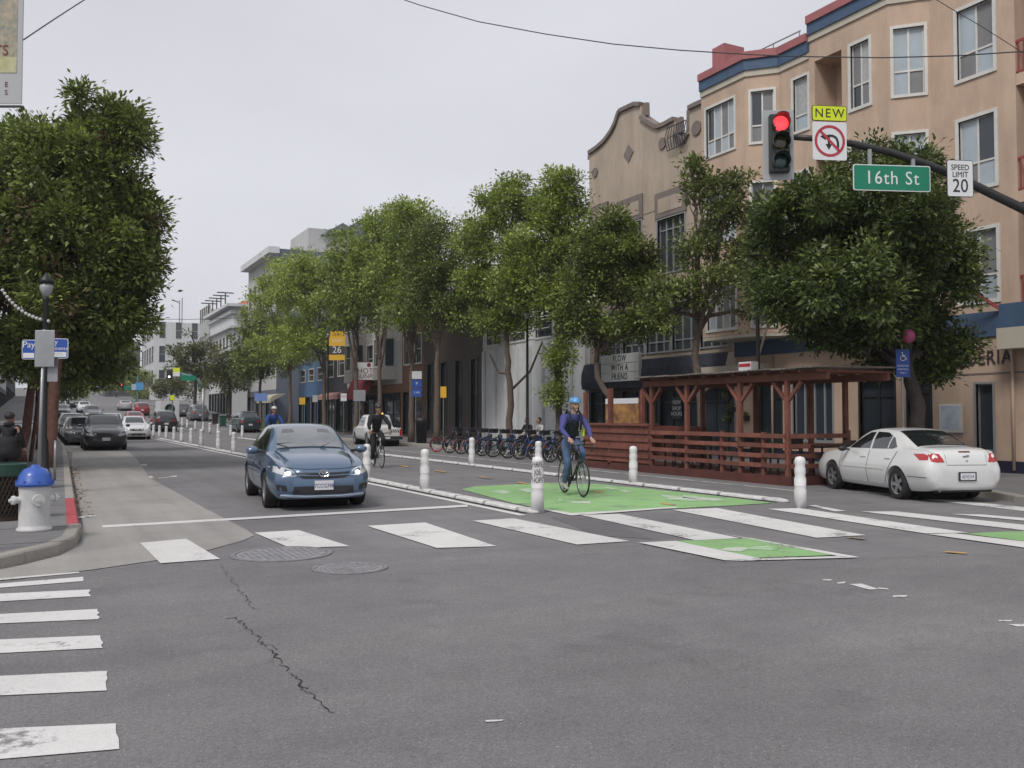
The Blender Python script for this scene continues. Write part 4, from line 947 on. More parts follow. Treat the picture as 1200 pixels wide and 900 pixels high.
specs = [(512, 'street tree with a straight pale trunk left of the yellow school sign', [(510, 310, 36, 40), (540, 330, 30, 40), (495, 355, 34, 34), (530, 385, 32, 26), (515, 280, 24, 16), (550, 375, 20, 24)], 9500, M_LEAFD, M_LEAFM, [(0, 0, 0), (0, 0, 3.3), (0, .1, 5.6)]),
         (482, 'green tree in front of the brown brick wall', [(478, 290, 30, 40), (455, 330, 26, 34), (490, 340, 28, 40), (470, 375, 30, 26), (480, 258, 22, 18), (500, 290, 16, 24)], 9500, M_LEAFM, M_LEAFL, [(0, 0, 0), (.05, .1, 2.8), (.1, .2, 5.0)]),
         (446, 'green tree with forked bare branches in front of the hotel sign', [(448, 285, 26, 36), (430, 330, 26, 34), (452, 350, 26, 30), (470, 265, 16, 20), (462, 310, 18, 26)], 8500, M_LEAFM, M_LEAFL, [(0, 0, 0), (.0, .1, 2.6), (.0, .2, 5.0)]),
         (418, 'round green tree left of the hotel bay windows', [(408, 310, 26, 32), (398, 350, 24, 30), (420, 350, 22, 30), (412, 382, 26, 20)], 7000, M_LEAFM, None, [(0, 0, 0), (.0, .1, 2.8), (.0, .2, 5.0)]),
         (380, 'bright yellow green tree beside the yellow banner', [(368, 328, 24, 28), (348, 350, 26, 34), (378, 380, 22, 30), (360, 415, 26, 26)], 7500, M_LEAFL, M_LEAFM, [(0, 0, 0), (.0, .1, 2.8), (.0, .2, 5.5)]),
         (340, 'bright green tree under the slate grey building', [(333, 336, 22, 30), (312, 362, 22, 30), (345, 395, 22, 34), (325, 415, 24, 26)], 7000, M_LEAFL, None, [(0, 0, 0), (.0, .1, 2.8), (.0, .2, 5.5)]),
         (305, 'darker tree left of the bright green pair', [(306, 395, 22, 26), (292, 415, 20, 26), (312, 435, 22, 22), (296, 445, 18, 16)], 6000, M_LEAFD, M_LEAFM, [(0, 0, 0), (.0, .1, 2.8), (.0, .2, 5.5)])]
for i, (u, lb, it, nl, lm, lm2, tr) in enumerate(specs):
    y = yx(u, XT); b = (XT, y, gz(y) + .13)
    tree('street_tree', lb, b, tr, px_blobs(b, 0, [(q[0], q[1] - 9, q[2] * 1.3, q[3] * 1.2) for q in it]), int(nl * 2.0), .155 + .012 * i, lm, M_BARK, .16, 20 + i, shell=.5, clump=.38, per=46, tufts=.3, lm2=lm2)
far = [(268, 105, 'olive tree at the far crossing, right of the green street sign', [(270, 425, 24, 24), (255, 440, 18, 18), (285, 440, 16, 18), (268, 450, 26, 14)], M_LEAFO), (228, 118, 'rounded olive brown tree over the far crossing signals', [(222, 415, 22, 24), (238, 408, 18, 18), (212, 432, 16, 16), (235, 435, 24, 18), (225, 392, 10, 8)], M_LEAFO),
       (200, 150, 'dark olive tree behind the box truck', [(200, 452, 20, 12), (186, 458, 14, 10), (214, 456, 14, 12)], M_LEAFO), (166, 210, 'small distant tree by the blue street sign', [(168, 462, 14, 8), (158, 458, 10, 8), (176, 462, 10, 8)], M_LEAFM),
       (250, 135, 'dark tree low between the olive ones', [(248, 452, 20, 14), (262, 458, 14, 12)], M_LEAFD)]
for i, (u, y, lb, it, lm) in enumerate(far):
    x = AY(u, 480, y).x; b = (x, y, gz(y)); tree('far_tree', lb, b, [(0, 0, 0), (.1, 0, 3), (0, .1, 6)], px_blobs(b, 0, it), 5200, .34, lm, M_BARKD, .22, 50 + i, group='far street trees', shell=.5, clump=.6, per=34)
# left side
c = G(64, 553); b = (c.x - .15, c.y, .13)
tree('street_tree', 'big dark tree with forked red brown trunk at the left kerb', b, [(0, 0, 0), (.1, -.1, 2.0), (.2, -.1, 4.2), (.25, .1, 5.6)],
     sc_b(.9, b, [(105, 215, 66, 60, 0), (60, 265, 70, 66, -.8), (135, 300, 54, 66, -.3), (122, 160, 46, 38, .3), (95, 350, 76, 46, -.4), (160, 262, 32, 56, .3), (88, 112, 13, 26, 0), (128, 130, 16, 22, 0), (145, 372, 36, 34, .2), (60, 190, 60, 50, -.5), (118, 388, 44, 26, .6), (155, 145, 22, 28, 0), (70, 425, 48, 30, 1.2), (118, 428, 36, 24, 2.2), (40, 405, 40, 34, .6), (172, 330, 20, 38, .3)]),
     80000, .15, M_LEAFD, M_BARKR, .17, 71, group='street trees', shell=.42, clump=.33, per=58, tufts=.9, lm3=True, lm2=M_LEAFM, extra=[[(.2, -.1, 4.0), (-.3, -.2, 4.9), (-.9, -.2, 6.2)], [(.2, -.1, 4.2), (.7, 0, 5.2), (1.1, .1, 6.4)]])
c = G(33, 548); b = (c.x - .1, c.y + .4, .13)
tree('street_tree', 'dark tree with two leaning trunks at the left edge, beyond the litter bin', b, [(-.1, 0, 0), (.1, 0, 1.8), (.35, .1, 3.6)],
     px_blobs(b, 0, [(15, 230, 62, 62, -.5), (30, 170, 40, 34, -.4), (10, 320, 60, 60, -.8), (40, 390, 46, 40, -.3), (-30, 260, 60, 80, 0), (5, 420, 30, 26, -.8)]),
     52000, .15, M_LEAFD, M_BARKR, .15, 72, shell=.42, clump=.33, per=58, tufts=.4, lm2=M_LEAFM, extra=[[(.15, .45, 0), (.3, .4, 1.6), (.3, .2, 3.2), (.1, .1, 4.6)]])
for i, (x, y, it, lm, lb) in enumerate([(.1, 42, [(110, 400, 38, 34), (80, 420, 40, 30), (130, 425, 26, 22), (90, 370, 40, 40)], M_LEAFM, 'green tree just past the forked one on the left'), (.1, 55, [(100, 440, 26, 18), (75, 448, 26, 20), (118, 445, 18, 14), (90, 415, 28, 24)], M_LEAFD, 'dark tree above the parked cars on the left'),
                                      (.0, 72, [(85, 452, 20, 14), (70, 455, 18, 14), (80, 430, 18, 18)], M_LEAFM, 'small looking tree further down the left pavement'), (-.2, 110, [(78, 448, 16, 14), (66, 450, 14, 14)], M_LEAFD, 'tree past the next crossing on the left'), (-.2, 150, [(110, 440, 10, 6), (68, 447, 12, 12), (140, 452, 6, 5)], M_LEAFM, 'farthest tree in the left row')]):
    b = (x, y, gz(y) + .13); tree('street_tree', lb, b, [(0, 0, 0), (.1, 0, 2.2), (.2, 0, 4.6)], px_blobs(b, 0, it), 8000, .2 + .03 * i, lm, M_BARKR, .16, 80 + i, shell=.5, clump=.45, per=40)
for i, (x, y, lb) in enumerate([(.2, 185, 'left tree halfway up the far hill'), (.0, 225, 'left tree high on the far hill'), (.5, 270, 'leftmost tree near the top of the far hill'), (17, 190, 'right tree halfway up the far hill'), (16.5, 235, 'right tree high on the far hill'), (9, 330, 'broad tree closing the view at the hill top'), (3, 345, 'second broad tree closing the view at the hill top'), (15, 300, 'tall tree at the right of the hill top')]):
    b = (x, y, gz(y) - .1); k = 1.0 if i < 5 else 1.5
    tree('far_tree', lb, b, [(0, 0, 0), (.1, 0, 2.2), (0, .1, 4)], [(0, 0, 5.2 * k, 2.6 * k, 2.6 * k, 2.2 * k), (1.4 * k, 0, 4.3 * k, 2 * k, 2 * k, 1.6 * k), (-1.4 * k, .5, 4.5 * k, 2 * k, 2 * k, 1.7 * k)], 2600, .45, M_LEAFM if i % 2 else M_LEAFO, M_BARKD, .22, 120 + i, group='far street trees', clump=.7, per=30)
# ------------------------------------------------------------------ vehicles
M_TYRE = mat('tyre_rubber', (.018, .018, .019), .8); M_RIM = mat('alloy_rim', (.50, .51, .53), .32, metal=.85); M_WELL = mat('wheel_well', (.008, .008, .009), .9)
M_CARGL = mat('car_glass', (.015, .018, .02), .04, spec=.9, coat=.5); M_WSHIELD = mat('windscreen_glass', (.15, .165, .175), .05, spec=1.0, coat=.8, var=.25, vscale=2)  # windscreen base colour lightened to stand in for reflected sky
M_BLKP = mat('black_plastic', (.02, .02, .022), .5); M_CHROME = mat('chrome', (.62, .63, .65), .15, metal=1.0)
M_LENS = mat('headlamp_lens', (.55, .57, .58), .08, spec=.8, coat=.6, var=.25, vscale=9); M_LAMPON = mat('lit_headlamp', (1, .93, .78), .2, emit=1.6)
M_TAIL = mat('tail_lamp_red', (.42, .015, .02), .15, coat=.7); M_PLATE = mat('number_plate', (.62, .63, .66), .5); M_PLTXT = mat('plate_text_blue', (.05, .06, .16), .6)
M_SIGNALW = mat('clear_lamp_lens', (.55, .5, .48), .12, coat=.5)
def catmull(P, t):
    n = len(P) - 1; x = min(max(t, 0), 1) * n; i = min(int(x), n - 1); f = x - i
    p0, p1, p2, p3 = P[max(i - 1, 0)], P[i], P[i + 1], P[min(i + 2, n)]
    m1 = (p2 - p0) * .5; m2 = (p3 - p1) * .5
    return (2 * f ** 3 - 3 * f ** 2 + 1) * p1 + (f ** 3 - 2 * f ** 2 + f) * m1 + (-2 * f ** 3 + 3 * f ** 2) * p2 + (f ** 3 - f ** 2) * m2
def car_shell(tab, L, ns=64, nr=40):
    """closed body skin lofted from stations (t, zb, ws, zm, wm, zbelt, wbelt, zroof, wroof); x forward, front at +L/2"""
    T_ = np.array(tab, float); ts = T_[:, 0]
    st = np.unique(np.concatenate([np.linspace(0, L, ns), ts])); C = np.empty((len(st), 8))
    for k in range(8):                                                     # monotone-ish cubic through the stations
        y = T_[:, k + 1]; d = np.zeros(len(ts))
        for i in range(1, len(ts) - 1):
            s0 = (y[i] - y[i - 1]) / (ts[i] - ts[i - 1]); s1 = (y[i + 1] - y[i]) / (ts[i + 1] - ts[i]); d[i] = 0 if s0 * s1 <= 0 else 2 * s0 * s1 / (s0 + s1)
        d[0] = (y[1] - y[0]) / (ts[1] - ts[0]); d[-1] = (y[-1] - y[-2]) / (ts[-1] - ts[-2])
        j = np.clip(np.searchsorted(ts, st, 'right') - 1, 0, len(ts) - 2); h = ts[j + 1] - ts[j]; f = (st - ts[j]) / h
        C[:, k] = (2 * f ** 3 - 3 * f ** 2 + 1) * y[j] + (f ** 3 - 2 * f ** 2 + f) * h * d[j] + (-2 * f ** 3 + 3 * f ** 2) * y[j + 1] + (f ** 3 - f ** 2) * h * d[j + 1]
    vs = []; fs = []; us = np.linspace(0, 1, nr)
    for t, (zb, ws, zm, wm, zl, wl_, zr, wr) in zip(st, C):
        ring = np.array([(0, zb), (ws * .8, zb), (ws, zb + .05), (wm, zm - .14), (wm, zm + .06), (wl_ + .015, zl - .05), (wl_ - .01, zl + .01),
                         (wl_ * .55 + wr * .45 + .01, zl * .45 + zr * .55 - .02), (wr + .03, zr - .06), (wr - .05, zr - .012), (wr * .5, zr + .006), (0, zr + .012)])
        half = np.array([catmull(ring, u) for u in us])
        for y, z in half: vs.append((L / 2 - t, y, z))
        for y, z in half[-2:0:-1]: vs.append((L / 2 - t, -y, z))
    m = 2 * nr - 2
    for i in range(len(st) - 1):
        for k in range(m): fs.append((i * m + k, i * m + (k + 1) % m, (i + 1) * m + (k + 1) % m, (i + 1) * m + k))
    fs.append(tuple(range(m - 1, -1, -1))); fs.append(tuple((len(st) - 1) * m + k for k in range(m)))
    return vs, fs
def project(bvh, poly, view, off, m, name, parent, cuts=3, smooth=True, skirt=.012, far=4.):
    """a panel cut from the body skin: polygon in side view (x,z), front/rear view (y,z) or top view (x,y)"""
    bm = bmesh.new(); vs = [bm.verts.new((p[0], p[1], 0)) for p in poly]; bm.faces.new(vs)
    bmesh.ops.triangulate(bm, faces=bm.faces[:])
    for _ in range(cuts):
        le = [e for e in bm.edges if e.calc_length() > .10]
        if not le: break
        bmesh.ops.subdivide_edges(bm, edges=le, cuts=1); bmesh.ops.triangulate(bm, faces=bm.faces[:])
    dead = []
    nm = {}
    for v in bm.verts:
        a, b = v.co.x, v.co.y
        if view == 'L': o, d = Vector((a, far, b)), Vector((0, -1, 0))
        elif view == 'R': o, d = Vector((a, -far, b)), Vector((0, 1, 0))
        elif view == 'F': o, d = Vector((far, a, b)), Vector((-1, 0, 0))
        elif view == 'B': o, d = Vector((-far, a, b)), Vector((1, 0, 0))
        else: o, d = Vector((a, b, far)), Vector((0, 0, -1))
        h = bvh.ray_cast(o, d)
        if h[0] is None: dead.append(v); continue
        n_ = h[1] if h[1].dot(d) < 0 else -h[1]
        v.co = h[0] + n_ * off; nm[v] = n_
    if dead: bmesh.ops.delete(bm, geom=dead, context='VERTS')
    be = [e for e in bm.edges if e.is_boundary]
    if skirt and be:
        r = bmesh.ops.extrude_edge_only(bm, edges=be)
        for v in [g for g in r['geom'] if isinstance(g, bmesh.types.BMVert)]:
            q = min(nm, key=lambda k: (k.co - v.co).length_squared if k.is_valid else 9e9); v.co -= nm[q] * (off + skirt)
    bmesh.ops.recalc_face_normals(bm, faces=bm.faces[:])
    me = bpy.data.meshes.new(name); bm.to_mesh(me); bm.free()
    o = link(name, me, m, parent, smooth)
    if smooth:
        try: me.set_sharp_from_angle(angle=R(40))
        except Exception: pass
    return o
def strip(pts, w):
    """thin closed polygon around a polyline (2D)"""
    P = [Vector(p) for p in pts]; l, r = [], []
    for i, p in enumerate(P):
        d = (P[min(i + 1, len(P) - 1)] - P[max(i - 1, 0)]).normalized(); n = Vector((-d.y, d.x)) * w / 2; l.append(p + n); r.append(p - n)
    return [tuple(q) for q in l + r[::-1]]
WHEELS = {}
def wheel_meshes(r, w, spokes, key, rimmat=None):
    if key in WHEELS: return WHEELS[key]
    ty = MB().lathe([(r * .66, -w / 2), (r * .93, -w / 2), (r * .985, -w * .36), (r, -w * .2), (r, w * .2), (r * .985, w * .36), (r * .93, w / 2), (r * .66, w / 2), (r * .64, w * .3), (r * .64, -w * .3), (r * .66, -w / 2)], 32, (0, 0, 0), 'y').mesh('tyre'); ty.materials.append(M_TYRE); ty.polygons.foreach_set('use_smooth', [True] * len(ty.polygons)); ty.set_sharp_from_angle(angle=R(35))
    mb = MB().lathe([(r * .66, w * .46), (r * .62, w * .44), (r * .60, w * .1), (r * .60, -w * .4)], 28, (0, 0, 0), 'y'); mb.f = mb.f[:-2]
    mb.lathe([(0, w * .34), (r * .13, w * .33), (r * .15, w * .2)], 14, (0, 0, 0), 'y')
    for k in range(spokes):
        a = 2 * math.pi * k / spokes; c, s = math.cos(a), math.sin(a); q = r * .085
        pts = [(r * .10, -q * 1.25), (r * .61, -q * 1.5), (r * .61, q * 1.5), (r * .10, q * 1.25)]
        mb.prism([(x * c - y * s, w * .30, x * s + y * c) for x, y in pts], (0, 0, 0), (0, w * .1, 0))
    rm = mb.mesh('rim'); rm.materials.append(rimmat or M_RIM)
    dk = MB().lathe([(r * .6, 0), (0, 0)], 20, (0, -w * .02, 0), 'y').mesh('brake_disc'); dk.materials.append(M_WELL)
    WHEELS[key] = (ty, rm, dk); return WHEELS[key]
def add_wheel(parent, x, y, r, w, spokes, key, side, steer=0., rimmat=None):
    ty, rm, dk = wheel_meshes(r, w, spokes, key, rimmat)
    e = bpy.data.objects.new('wheel', None); COL.objects.link(e); e.parent = parent; e.location = (x, y, r); e.rotation_euler = (0, 0, (0 if side > 0 else math.pi) + steer)
    for n, me in (('tyre', ty), ('rim', rm), ('brake_disc', dk)):
        link(n, me, None, e)
    return e
def car_body(tab, L, axles, r_arch, wm, paint, parent, name='body', arch_w=.30, ns=64):
    vs, fs = car_shell(tab, L, ns)
    me = bpy.data.meshes.new('shell'); me.from_pydata(vs, [], fs); me.update()
    bm = bmesh.new(); bm.from_mesh(me); bmesh.ops.recalc_face_normals(bm, faces=bm.faces[:]); bm.to_mesh(me); bm.free()
    bvh = BVHTree.FromPolygons([Vector(v) for v in vs], fs)
    o = link(name, me, paint, None); cut = MB()
    tmp = []
    for ax in axles:
        for s in (1, -1):
            c = MB().lathe([(r_arch, -.2), (r_arch, .2)], 32, (ax, s * (wm - arch_w + .2 + .02), r_arch - .03), 'y')
            cm = c.mesh('tmp_cut'); bb = bmesh.new(); bb.from_mesh(cm); bmesh.ops.recalc_face_normals(bb, faces=bb.faces[:]); bb.to_mesh(cm); bb.free(); q = link('tmp_cut', cm); tmp.append(q); md = o.modifiers.new('b', 'BOOLEAN'); md.operation = 'DIFFERENCE'; md.object = q; md.solver = 'EXACT'
    m2 = evaluated(o); o.modifiers.clear(); o.data = m2
    for q in tmp: bpy.data.objects.remove(q)
    if not m2.materials: m2.materials.append(paint)
    m2.materials[0] = paint
    m2.polygons.foreach_set('use_smooth', [True] * len(m2.polygons)); m2.set_sharp_from_angle(angle=R(38))
    o.parent = parent
    for ax in axles:
        mb = MB().lathe([(r_arch - .004, -1), (r_arch - .004, 1)], 28, (ax, 0, r_arch - .03), 'y'); 
        k = wm - arch_w - .015; mb.v = [(x, max(-1, min(1, y)) * k, z) for x, y, z in mb.v]
        mb.build('wheel_well', M_WELL, parent)
    return o, bvh
def mirror(poly): return [(p[0], p[1]) for p in poly]
def side_both(bvh, poly, off, m, name, parent, **k):
    return [project(bvh, poly, v, off, m, name, parent, **k) for v in ('L', 'R')]
def car_paint(name, col, var=.0): return mat(name, col, .32, coat=.9, spec=.5, stain=.0, metal=.0)
SEDAN = [  # t, zb, ws, zm, wm, zbelt, wbelt, zroof, wroof
    (0.00, .30, .42, .50, .52, .60, .46, .63, .34), (.07, .22, .62, .50, .70, .67, .62, .71, .44), (.20, .19, .72, .53, .80, .74, .71, .79, .52), (.50, .18, .77, .56, .86, .82, .77, .885, .57),
    (1.00, .18, .79, .58, .875, .89, .79, .965, .60), (1.30, .18, .80, .59, .88, .92, .80, 1.01, .62), (1.45, .18, .80, .59, .88, .93, .80, 1.09, .62), (1.80, .18, .80, .60, .88, .945, .80, 1.29, .585), (2.15, .18, .80, .60, .88, .955, .80, 1.415, .555),
    (2.50, .18, .80, .60, .88, .96, .80, 1.455, .55), (2.95, .18, .80, .60, .88, .965, .795, 1.445, .55), (3.35, .18, .80, .61, .88, .97, .79, 1.375, .555), (3.70, .18, .79, .62, .875, .98, .785, 1.22, .575), (3.98, .19, .78, .63, .865, .985, .77, 1.075, .60),
    (4.25, .21, .75, .63, .84, .97, .73, 1.045, .58), (4.45, .25, .68, .62, .77, .92, .66, .99, .52), (4.54, .33, .55, .60, .62, .80, .54, .86, .44)]
def scale_tab(tab, sl, sw, sz): return [(t * sl, zb, ws * sw, zm * sz, wm * sw, zl * sz, wl_ * sw, zr * sz, wr * sw) for (t, zb, ws, zm, wm, zl, wl_, zr, wr) in tab]

M_GAP = mat('panel_gap_dark', (.03, .03, .032), .8)
def gaps(bv, polys, parent):
    for v in ('L', 'R'):
        for pl in polys: project(bv, strip(pl, .012), v, .0085, M_GAP, 'panel_gap', parent, cuts=4, skirt=0)
def common_sedan(C, bvh, L, paint, win, seam_x, rear_glass=True):
    X = lambda t: L / 2 - t
    for v in ('L', 'R'):
        for k, pl in enumerate(win):
            project(bvh, [(X(t), z) for t, z in pl], v, .005, M_CARGL, 'side_window', C)
# ---------------------------------------------------------------- blue sedan (front towards the camera)
P_BLUE = mat('blue_car_paint', (.088, .145, .235), .28, coat=1.0, metal=.35)
L = 4.54; X = lambda t: L / 2 - t
p0, p1 = G(312, 596), G(420, 589.5)
car = thing('blue_sedan', 'blue four door sedan with lit headlights driving toward the crosswalk', 'car', (0, 0, 0), 0)
body, bv = car_body(SEDAN, L, (X(.93), X(3.53)), .365, .88, P_BLUE, car)
for v in ('L', 'R'):
    d1 = project(bv, [(X(1.42), .30), (X(2.42), .30), (X(2.42), .95), (X(1.30), .90), (X(1.22), .6)], v, .004, P_BLUE, 'door', car); d2 = project(bv, [(X(2.45), .30), (X(3.10), .30), (X(3.28), .62), (X(3.42), .95), (X(2.45), .955)], v, .004, P_BLUE, 'door', car)
    project(bv, [(X(1.52), .985), (X(2.42), .995), (X(2.42), 1.37), (X(2.12), 1.345), (X(1.80), 1.19)], v, .006, M_CARGL, 'side_window', car)
    project(bv, [(X(2.48), .995), (X(3.52), 1.01), (X(3.60), 1.08), (X(3.32), 1.29), (X(2.95), 1.37), (X(2.48), 1.375)], v, .006, M_CARGL, 'side_window', car)
    for d, t in ((d1, 2.25), (d2, 3.18)): project(bv, strip([(X(t - .1), .80), (X(t + .1), .80)], .035), v, .03, P_BLUE, 'door_handle', d, skirt=.03)
project(bv, [(X(1.34), -.60), (X(1.34), .60), (X(2.06), .50), (X(2.06), -.50)], 'T', .006, M_WSHIELD, 'windscreen', car, cuts=4)
for yy in (.33, -.33):
    project(bv, [(X(1.80), yy - .12), (X(1.80), yy + .12), (X(1.93), yy + .10), (X(1.96), yy), (X(1.93), yy - .10)], 'T', .0075, mat('glass_headrest_shade', (.06, .065, .07), .08, coat=.8), 'seat_behind_glass', car, cuts=2, skirt=0)
project(bv, strip([(X(1.335), -.60), (X(1.345), 0), (X(1.335), .60)], .03), 'T', .008, M_BLKP, 'cowl', car, cuts=4, skirt=0)
project(bv, [(X(3.38), -.50), (X(3.38), .50), (X(3.94), .56), (X(3.94), -.56)], 'T', .006, M_CARGL, 'rear_window', car, cuts=4)
gaps(bv, [[(X(1.28), .32), (X(1.24), .6), (X(1.32), .90)], [(X(2.435), .30), (X(2.435), .96)], [(X(3.12), .34), (X(3.30), .62), (X(3.44), .95)]], car)
project(bv, strip([(X(.34), -.60), (X(1.22), -.66)], .010), 'T', .004, M_GAP, 'bonnet_gap', car, cuts=4, skirt=0); project(bv, strip([(X(.34), .60), (X(1.22), .66)], .010), 'T', .004, M_GAP, 'bonnet_gap', car, cuts=4, skirt=0); project(bv, strip([(-.62, .735), (-.3, .705), (.3, .705), (.62, .735)], .009), 'F', .004, M_GAP, 'bonnet_gap', car, cuts=4, skirt=0)
# nose
for s in (1, -1):
    h = project(bv, [(s * .46, .60), (s * .60, .585), (s * .80, .655), (s * .83, .735), (s * .76, .755), (s * .60, .72), (s * .50, .67)], 'F', .008, M_LENS, 'headlight', car, cuts=4)
    c_ = bv.ray_cast(Vector((4, s * .585, .64)), Vector((-1, 0, 0)))[0]
    MB().ball(c_ + Vector((.0, 0, 0)), (.03, .05, .04), 12, 8).build('lit_lamp', M_LAMPON, h, True)
    project(bv, [(s * .60, .34), (s * .76, .36), (s * .78, .46), (s * .62, .44)], 'F', .006, M_BLKP, 'fog_lamp_recess', car)
project(bv, [(-.44, .625), (-.12, .612), (.12, .612), (.44, .625), (.47, .655), (.13, .645), (-.13, .645), (-.47, .655)], 'F', .006, M_BLKP, 'upper_grille', car)
project(bv, [(-.36, .555), (-.10, .545), (.10, .545), (.36, .555), (.43, .60), (.12, .588), (-.12, .588), (-.43, .60)], 'F', .006, M_BLKP, 'upper_grille', car)
project(bv, [(-.52, .29), (.52, .29), (.50, .42), (-.50, .42)], 'F', .008, M_BLKP, 'lower_grille', car, cuts=4)
project(bv, strip([(-.70, .275), (-.3, .255), (.3, .255), (.70, .275)], .03), 'F', .03, mat('silver_lip', (.35, .42, .52), .3, coat=.6), 'bumper_lip', car, skirt=.03, cuts=4)
ex = bv.ray_cast(Vector((4, 0, .635)), Vector((-1, 0, 0)))[0].x + .022
em = MB()
def oval(mb, cy, cz, ry, rz, w, n=20):
    for i in range(n):
        a, b = 2 * math.pi * i / n, 2 * math.pi * (i + 1) / n
        mb.tube([(ex, cy + ry * math.cos(a), cz + rz * math.sin(a)), (ex, cy + ry * math.cos(b), cz + rz * math.sin(b))], w, 5)
oval(em, 0, .635, .083, .058, .010); oval(em, 0, .635, .030, .055, .008); oval(em, 0, .66, .058, .026, .008); em.build('emblem', M_CHROME, car)
pxx = bv.ray_cast(Vector((4, 0, .42)), Vector((-1, 0, 0)))[0].x + .03
pl = MB().box(pxx - .012, pxx, -.16, .16, .355, .515).build('number_plate', M_PLATE, car, bevel=.004); text('plate_number', '7CCG398', .095, M_PLTXT, pl, frame((pxx + .002, 0, .425), (0, 1, 0), (0, 0, 1)), .001, xs=.82)
for s in (1, -1):
    MB().ball((X(1.56), s * 1.0, .985), (.085, .115, .075), 14, 9).build('wing_mirror', P_BLUE, car, True); MB().beam((X(1.52), s * .80, .955), (X(1.55), s * .93, .96), .06, .05).build('mirror_arm', M_BLKP, car)
    MB().tube([(X(1.32) + .0, -.1 + s * .28, 1.035), (X(1.46), s * .48 - .1, 1.10), (X(1.5), s * .02 - .16, 1.125)], .009, 6).build('wiper', M_BLKP, car)
for ax in (X(.93), X(3.53)):
    for s in (1, -1): add_wheel(car, ax, s * .77, .318, .21, 7, 'blue', s)
mid = (p0 + p1) / 2; hd = R(-95.0)
car.rotation_euler = (0, 0, hd); f = Vector((math.cos(hd), math.sin(hd), 0)); car.scale = (.95,) * 3; car.location = Vector((mid.x, mid.y, 0)) - f * X(.93) * .95

# ---------------------------------------------------------------- white sedan (rear towards the camera)
P_WHITE = mat('white_car_paint', (.66, .665, .66), .3, coat=.9)
COB = [(0.00, .30, .42, .50, .52, .60, .46, .64, .34), (.07, .22, .62, .50, .70, .68, .62, .72, .44), (.20, .19, .72, .53, .78, .75, .70, .80, .52), (.50, .18, .76, .56, .83, .83, .76, .895, .57), (1.00, .18, .78, .58, .85, .90, .77, .97, .60), (1.35, .18, .78, .59, .855, .93, .78, 1.01, .62),
       (1.50, .18, .78, .59, .86, .94, .78, 1.08, .61), (1.85, .18, .78, .60, .86, .95, .78, 1.28, .58), (2.20, .18, .78, .60, .86, .96, .78, 1.40, .55), (2.60, .18, .78, .60, .86, .965, .775, 1.435, .545), (3.00, .18, .78, .61, .86, .975, .77, 1.41, .545), (3.35, .18, .78, .62, .86, .99, .765, 1.325, .55),
       (3.70, .18, .77, .64, .86, 1.005, .76, 1.185, .57), (3.98, .19, .765, .66, .855, 1.01, .755, 1.085, .60), (4.28, .21, .74, .66, .84, 1.00, .73, 1.07, .60), (4.46, .24, .70, .64, .80, .955, .69, 1.03, .56), (4.56, .27, .64, .60, .73, .86, .62, .94, .50), (4.60, .33, .55, .56, .64, .74, .52, .80, .42)]
L = 4.60; X = lambda t: L / 2 - t
car = thing('white_sedan', 'white four door sedan parked at the right kerb, seen from behind', 'car', (0, 0, 0), 0)
body, bv = car_body(COB, L, (X(.95), X(3.57)), .36, .86, P_WHITE, car)
for v in ('L', 'R'):
    d1 = project(bv, [(X(1.44), .28), (X(2.45), .28), (X(2.45), .955), (X(1.34), .91), (X(1.30), .6)], v, .004, P_WHITE, 'door', car); d2 = project(bv, [(X(2.48), .28), (X(3.10), .28), (X(3.27), .60), (X(3.48), .97), (X(2.48), .96)], v, .004, P_WHITE, 'door', car)
    project(bv, [(X(1.60), .985), (X(2.44), 1.0), (X(2.44), 1.345), (X(2.22), 1.335), (X(1.90), 1.18)], v, .006, M_CARGL, 'side_window', car); project(bv, [(X(2.52), 1.0), (X(3.30), 1.02), (X(3.42), 1.06), (X(3.22), 1.24), (X(2.92), 1.345), (X(2.52), 1.355)], v, .006, M_CARGL, 'side_window', car)
    project(bv, strip([(X(3.12), 1.015), (X(3.14), 1.30)], .03), v, .009, P_WHITE, 'window_divider', car)
    for d, t in ((d1, 2.27), (d2, 3.22)): project(bv, strip([(X(t - .1), .83), (X(t + .1), .83)], .035), v, .03, P_WHITE, 'door_handle', d, skirt=.03)
    project(bv, strip([(X(1.35), .585), (X(3.1), .60)], .03), v, .012, P_WHITE, 'side_moulding', car, skirt=.02)
gaps(bv, [[(X(1.33), .30), (X(1.30), .6), (X(1.36), .91)], [(X(2.465), .28), (X(2.465), .96)], [(X(3.12), .32), (X(3.29), .60), (X(3.50), .97)], [(X(4.5), .50), (X(3.95), .50)]], car)
project(bv, [(X(1.42), -.58), (X(1.42), .58), (X(2.1), .50), (X(2.1), -.50)], 'T', .006, M_WSHIELD, 'windscreen', car, cuts=4)
project(bv, [(X(3.14), -.48), (X(3.14), .48), (X(3.5), .53), (X(3.92), .58), (X(3.92), -.58), (X(3.5), -.53)], 'T', .006, M_CARGL, 'rear_window', car, cuts=4)
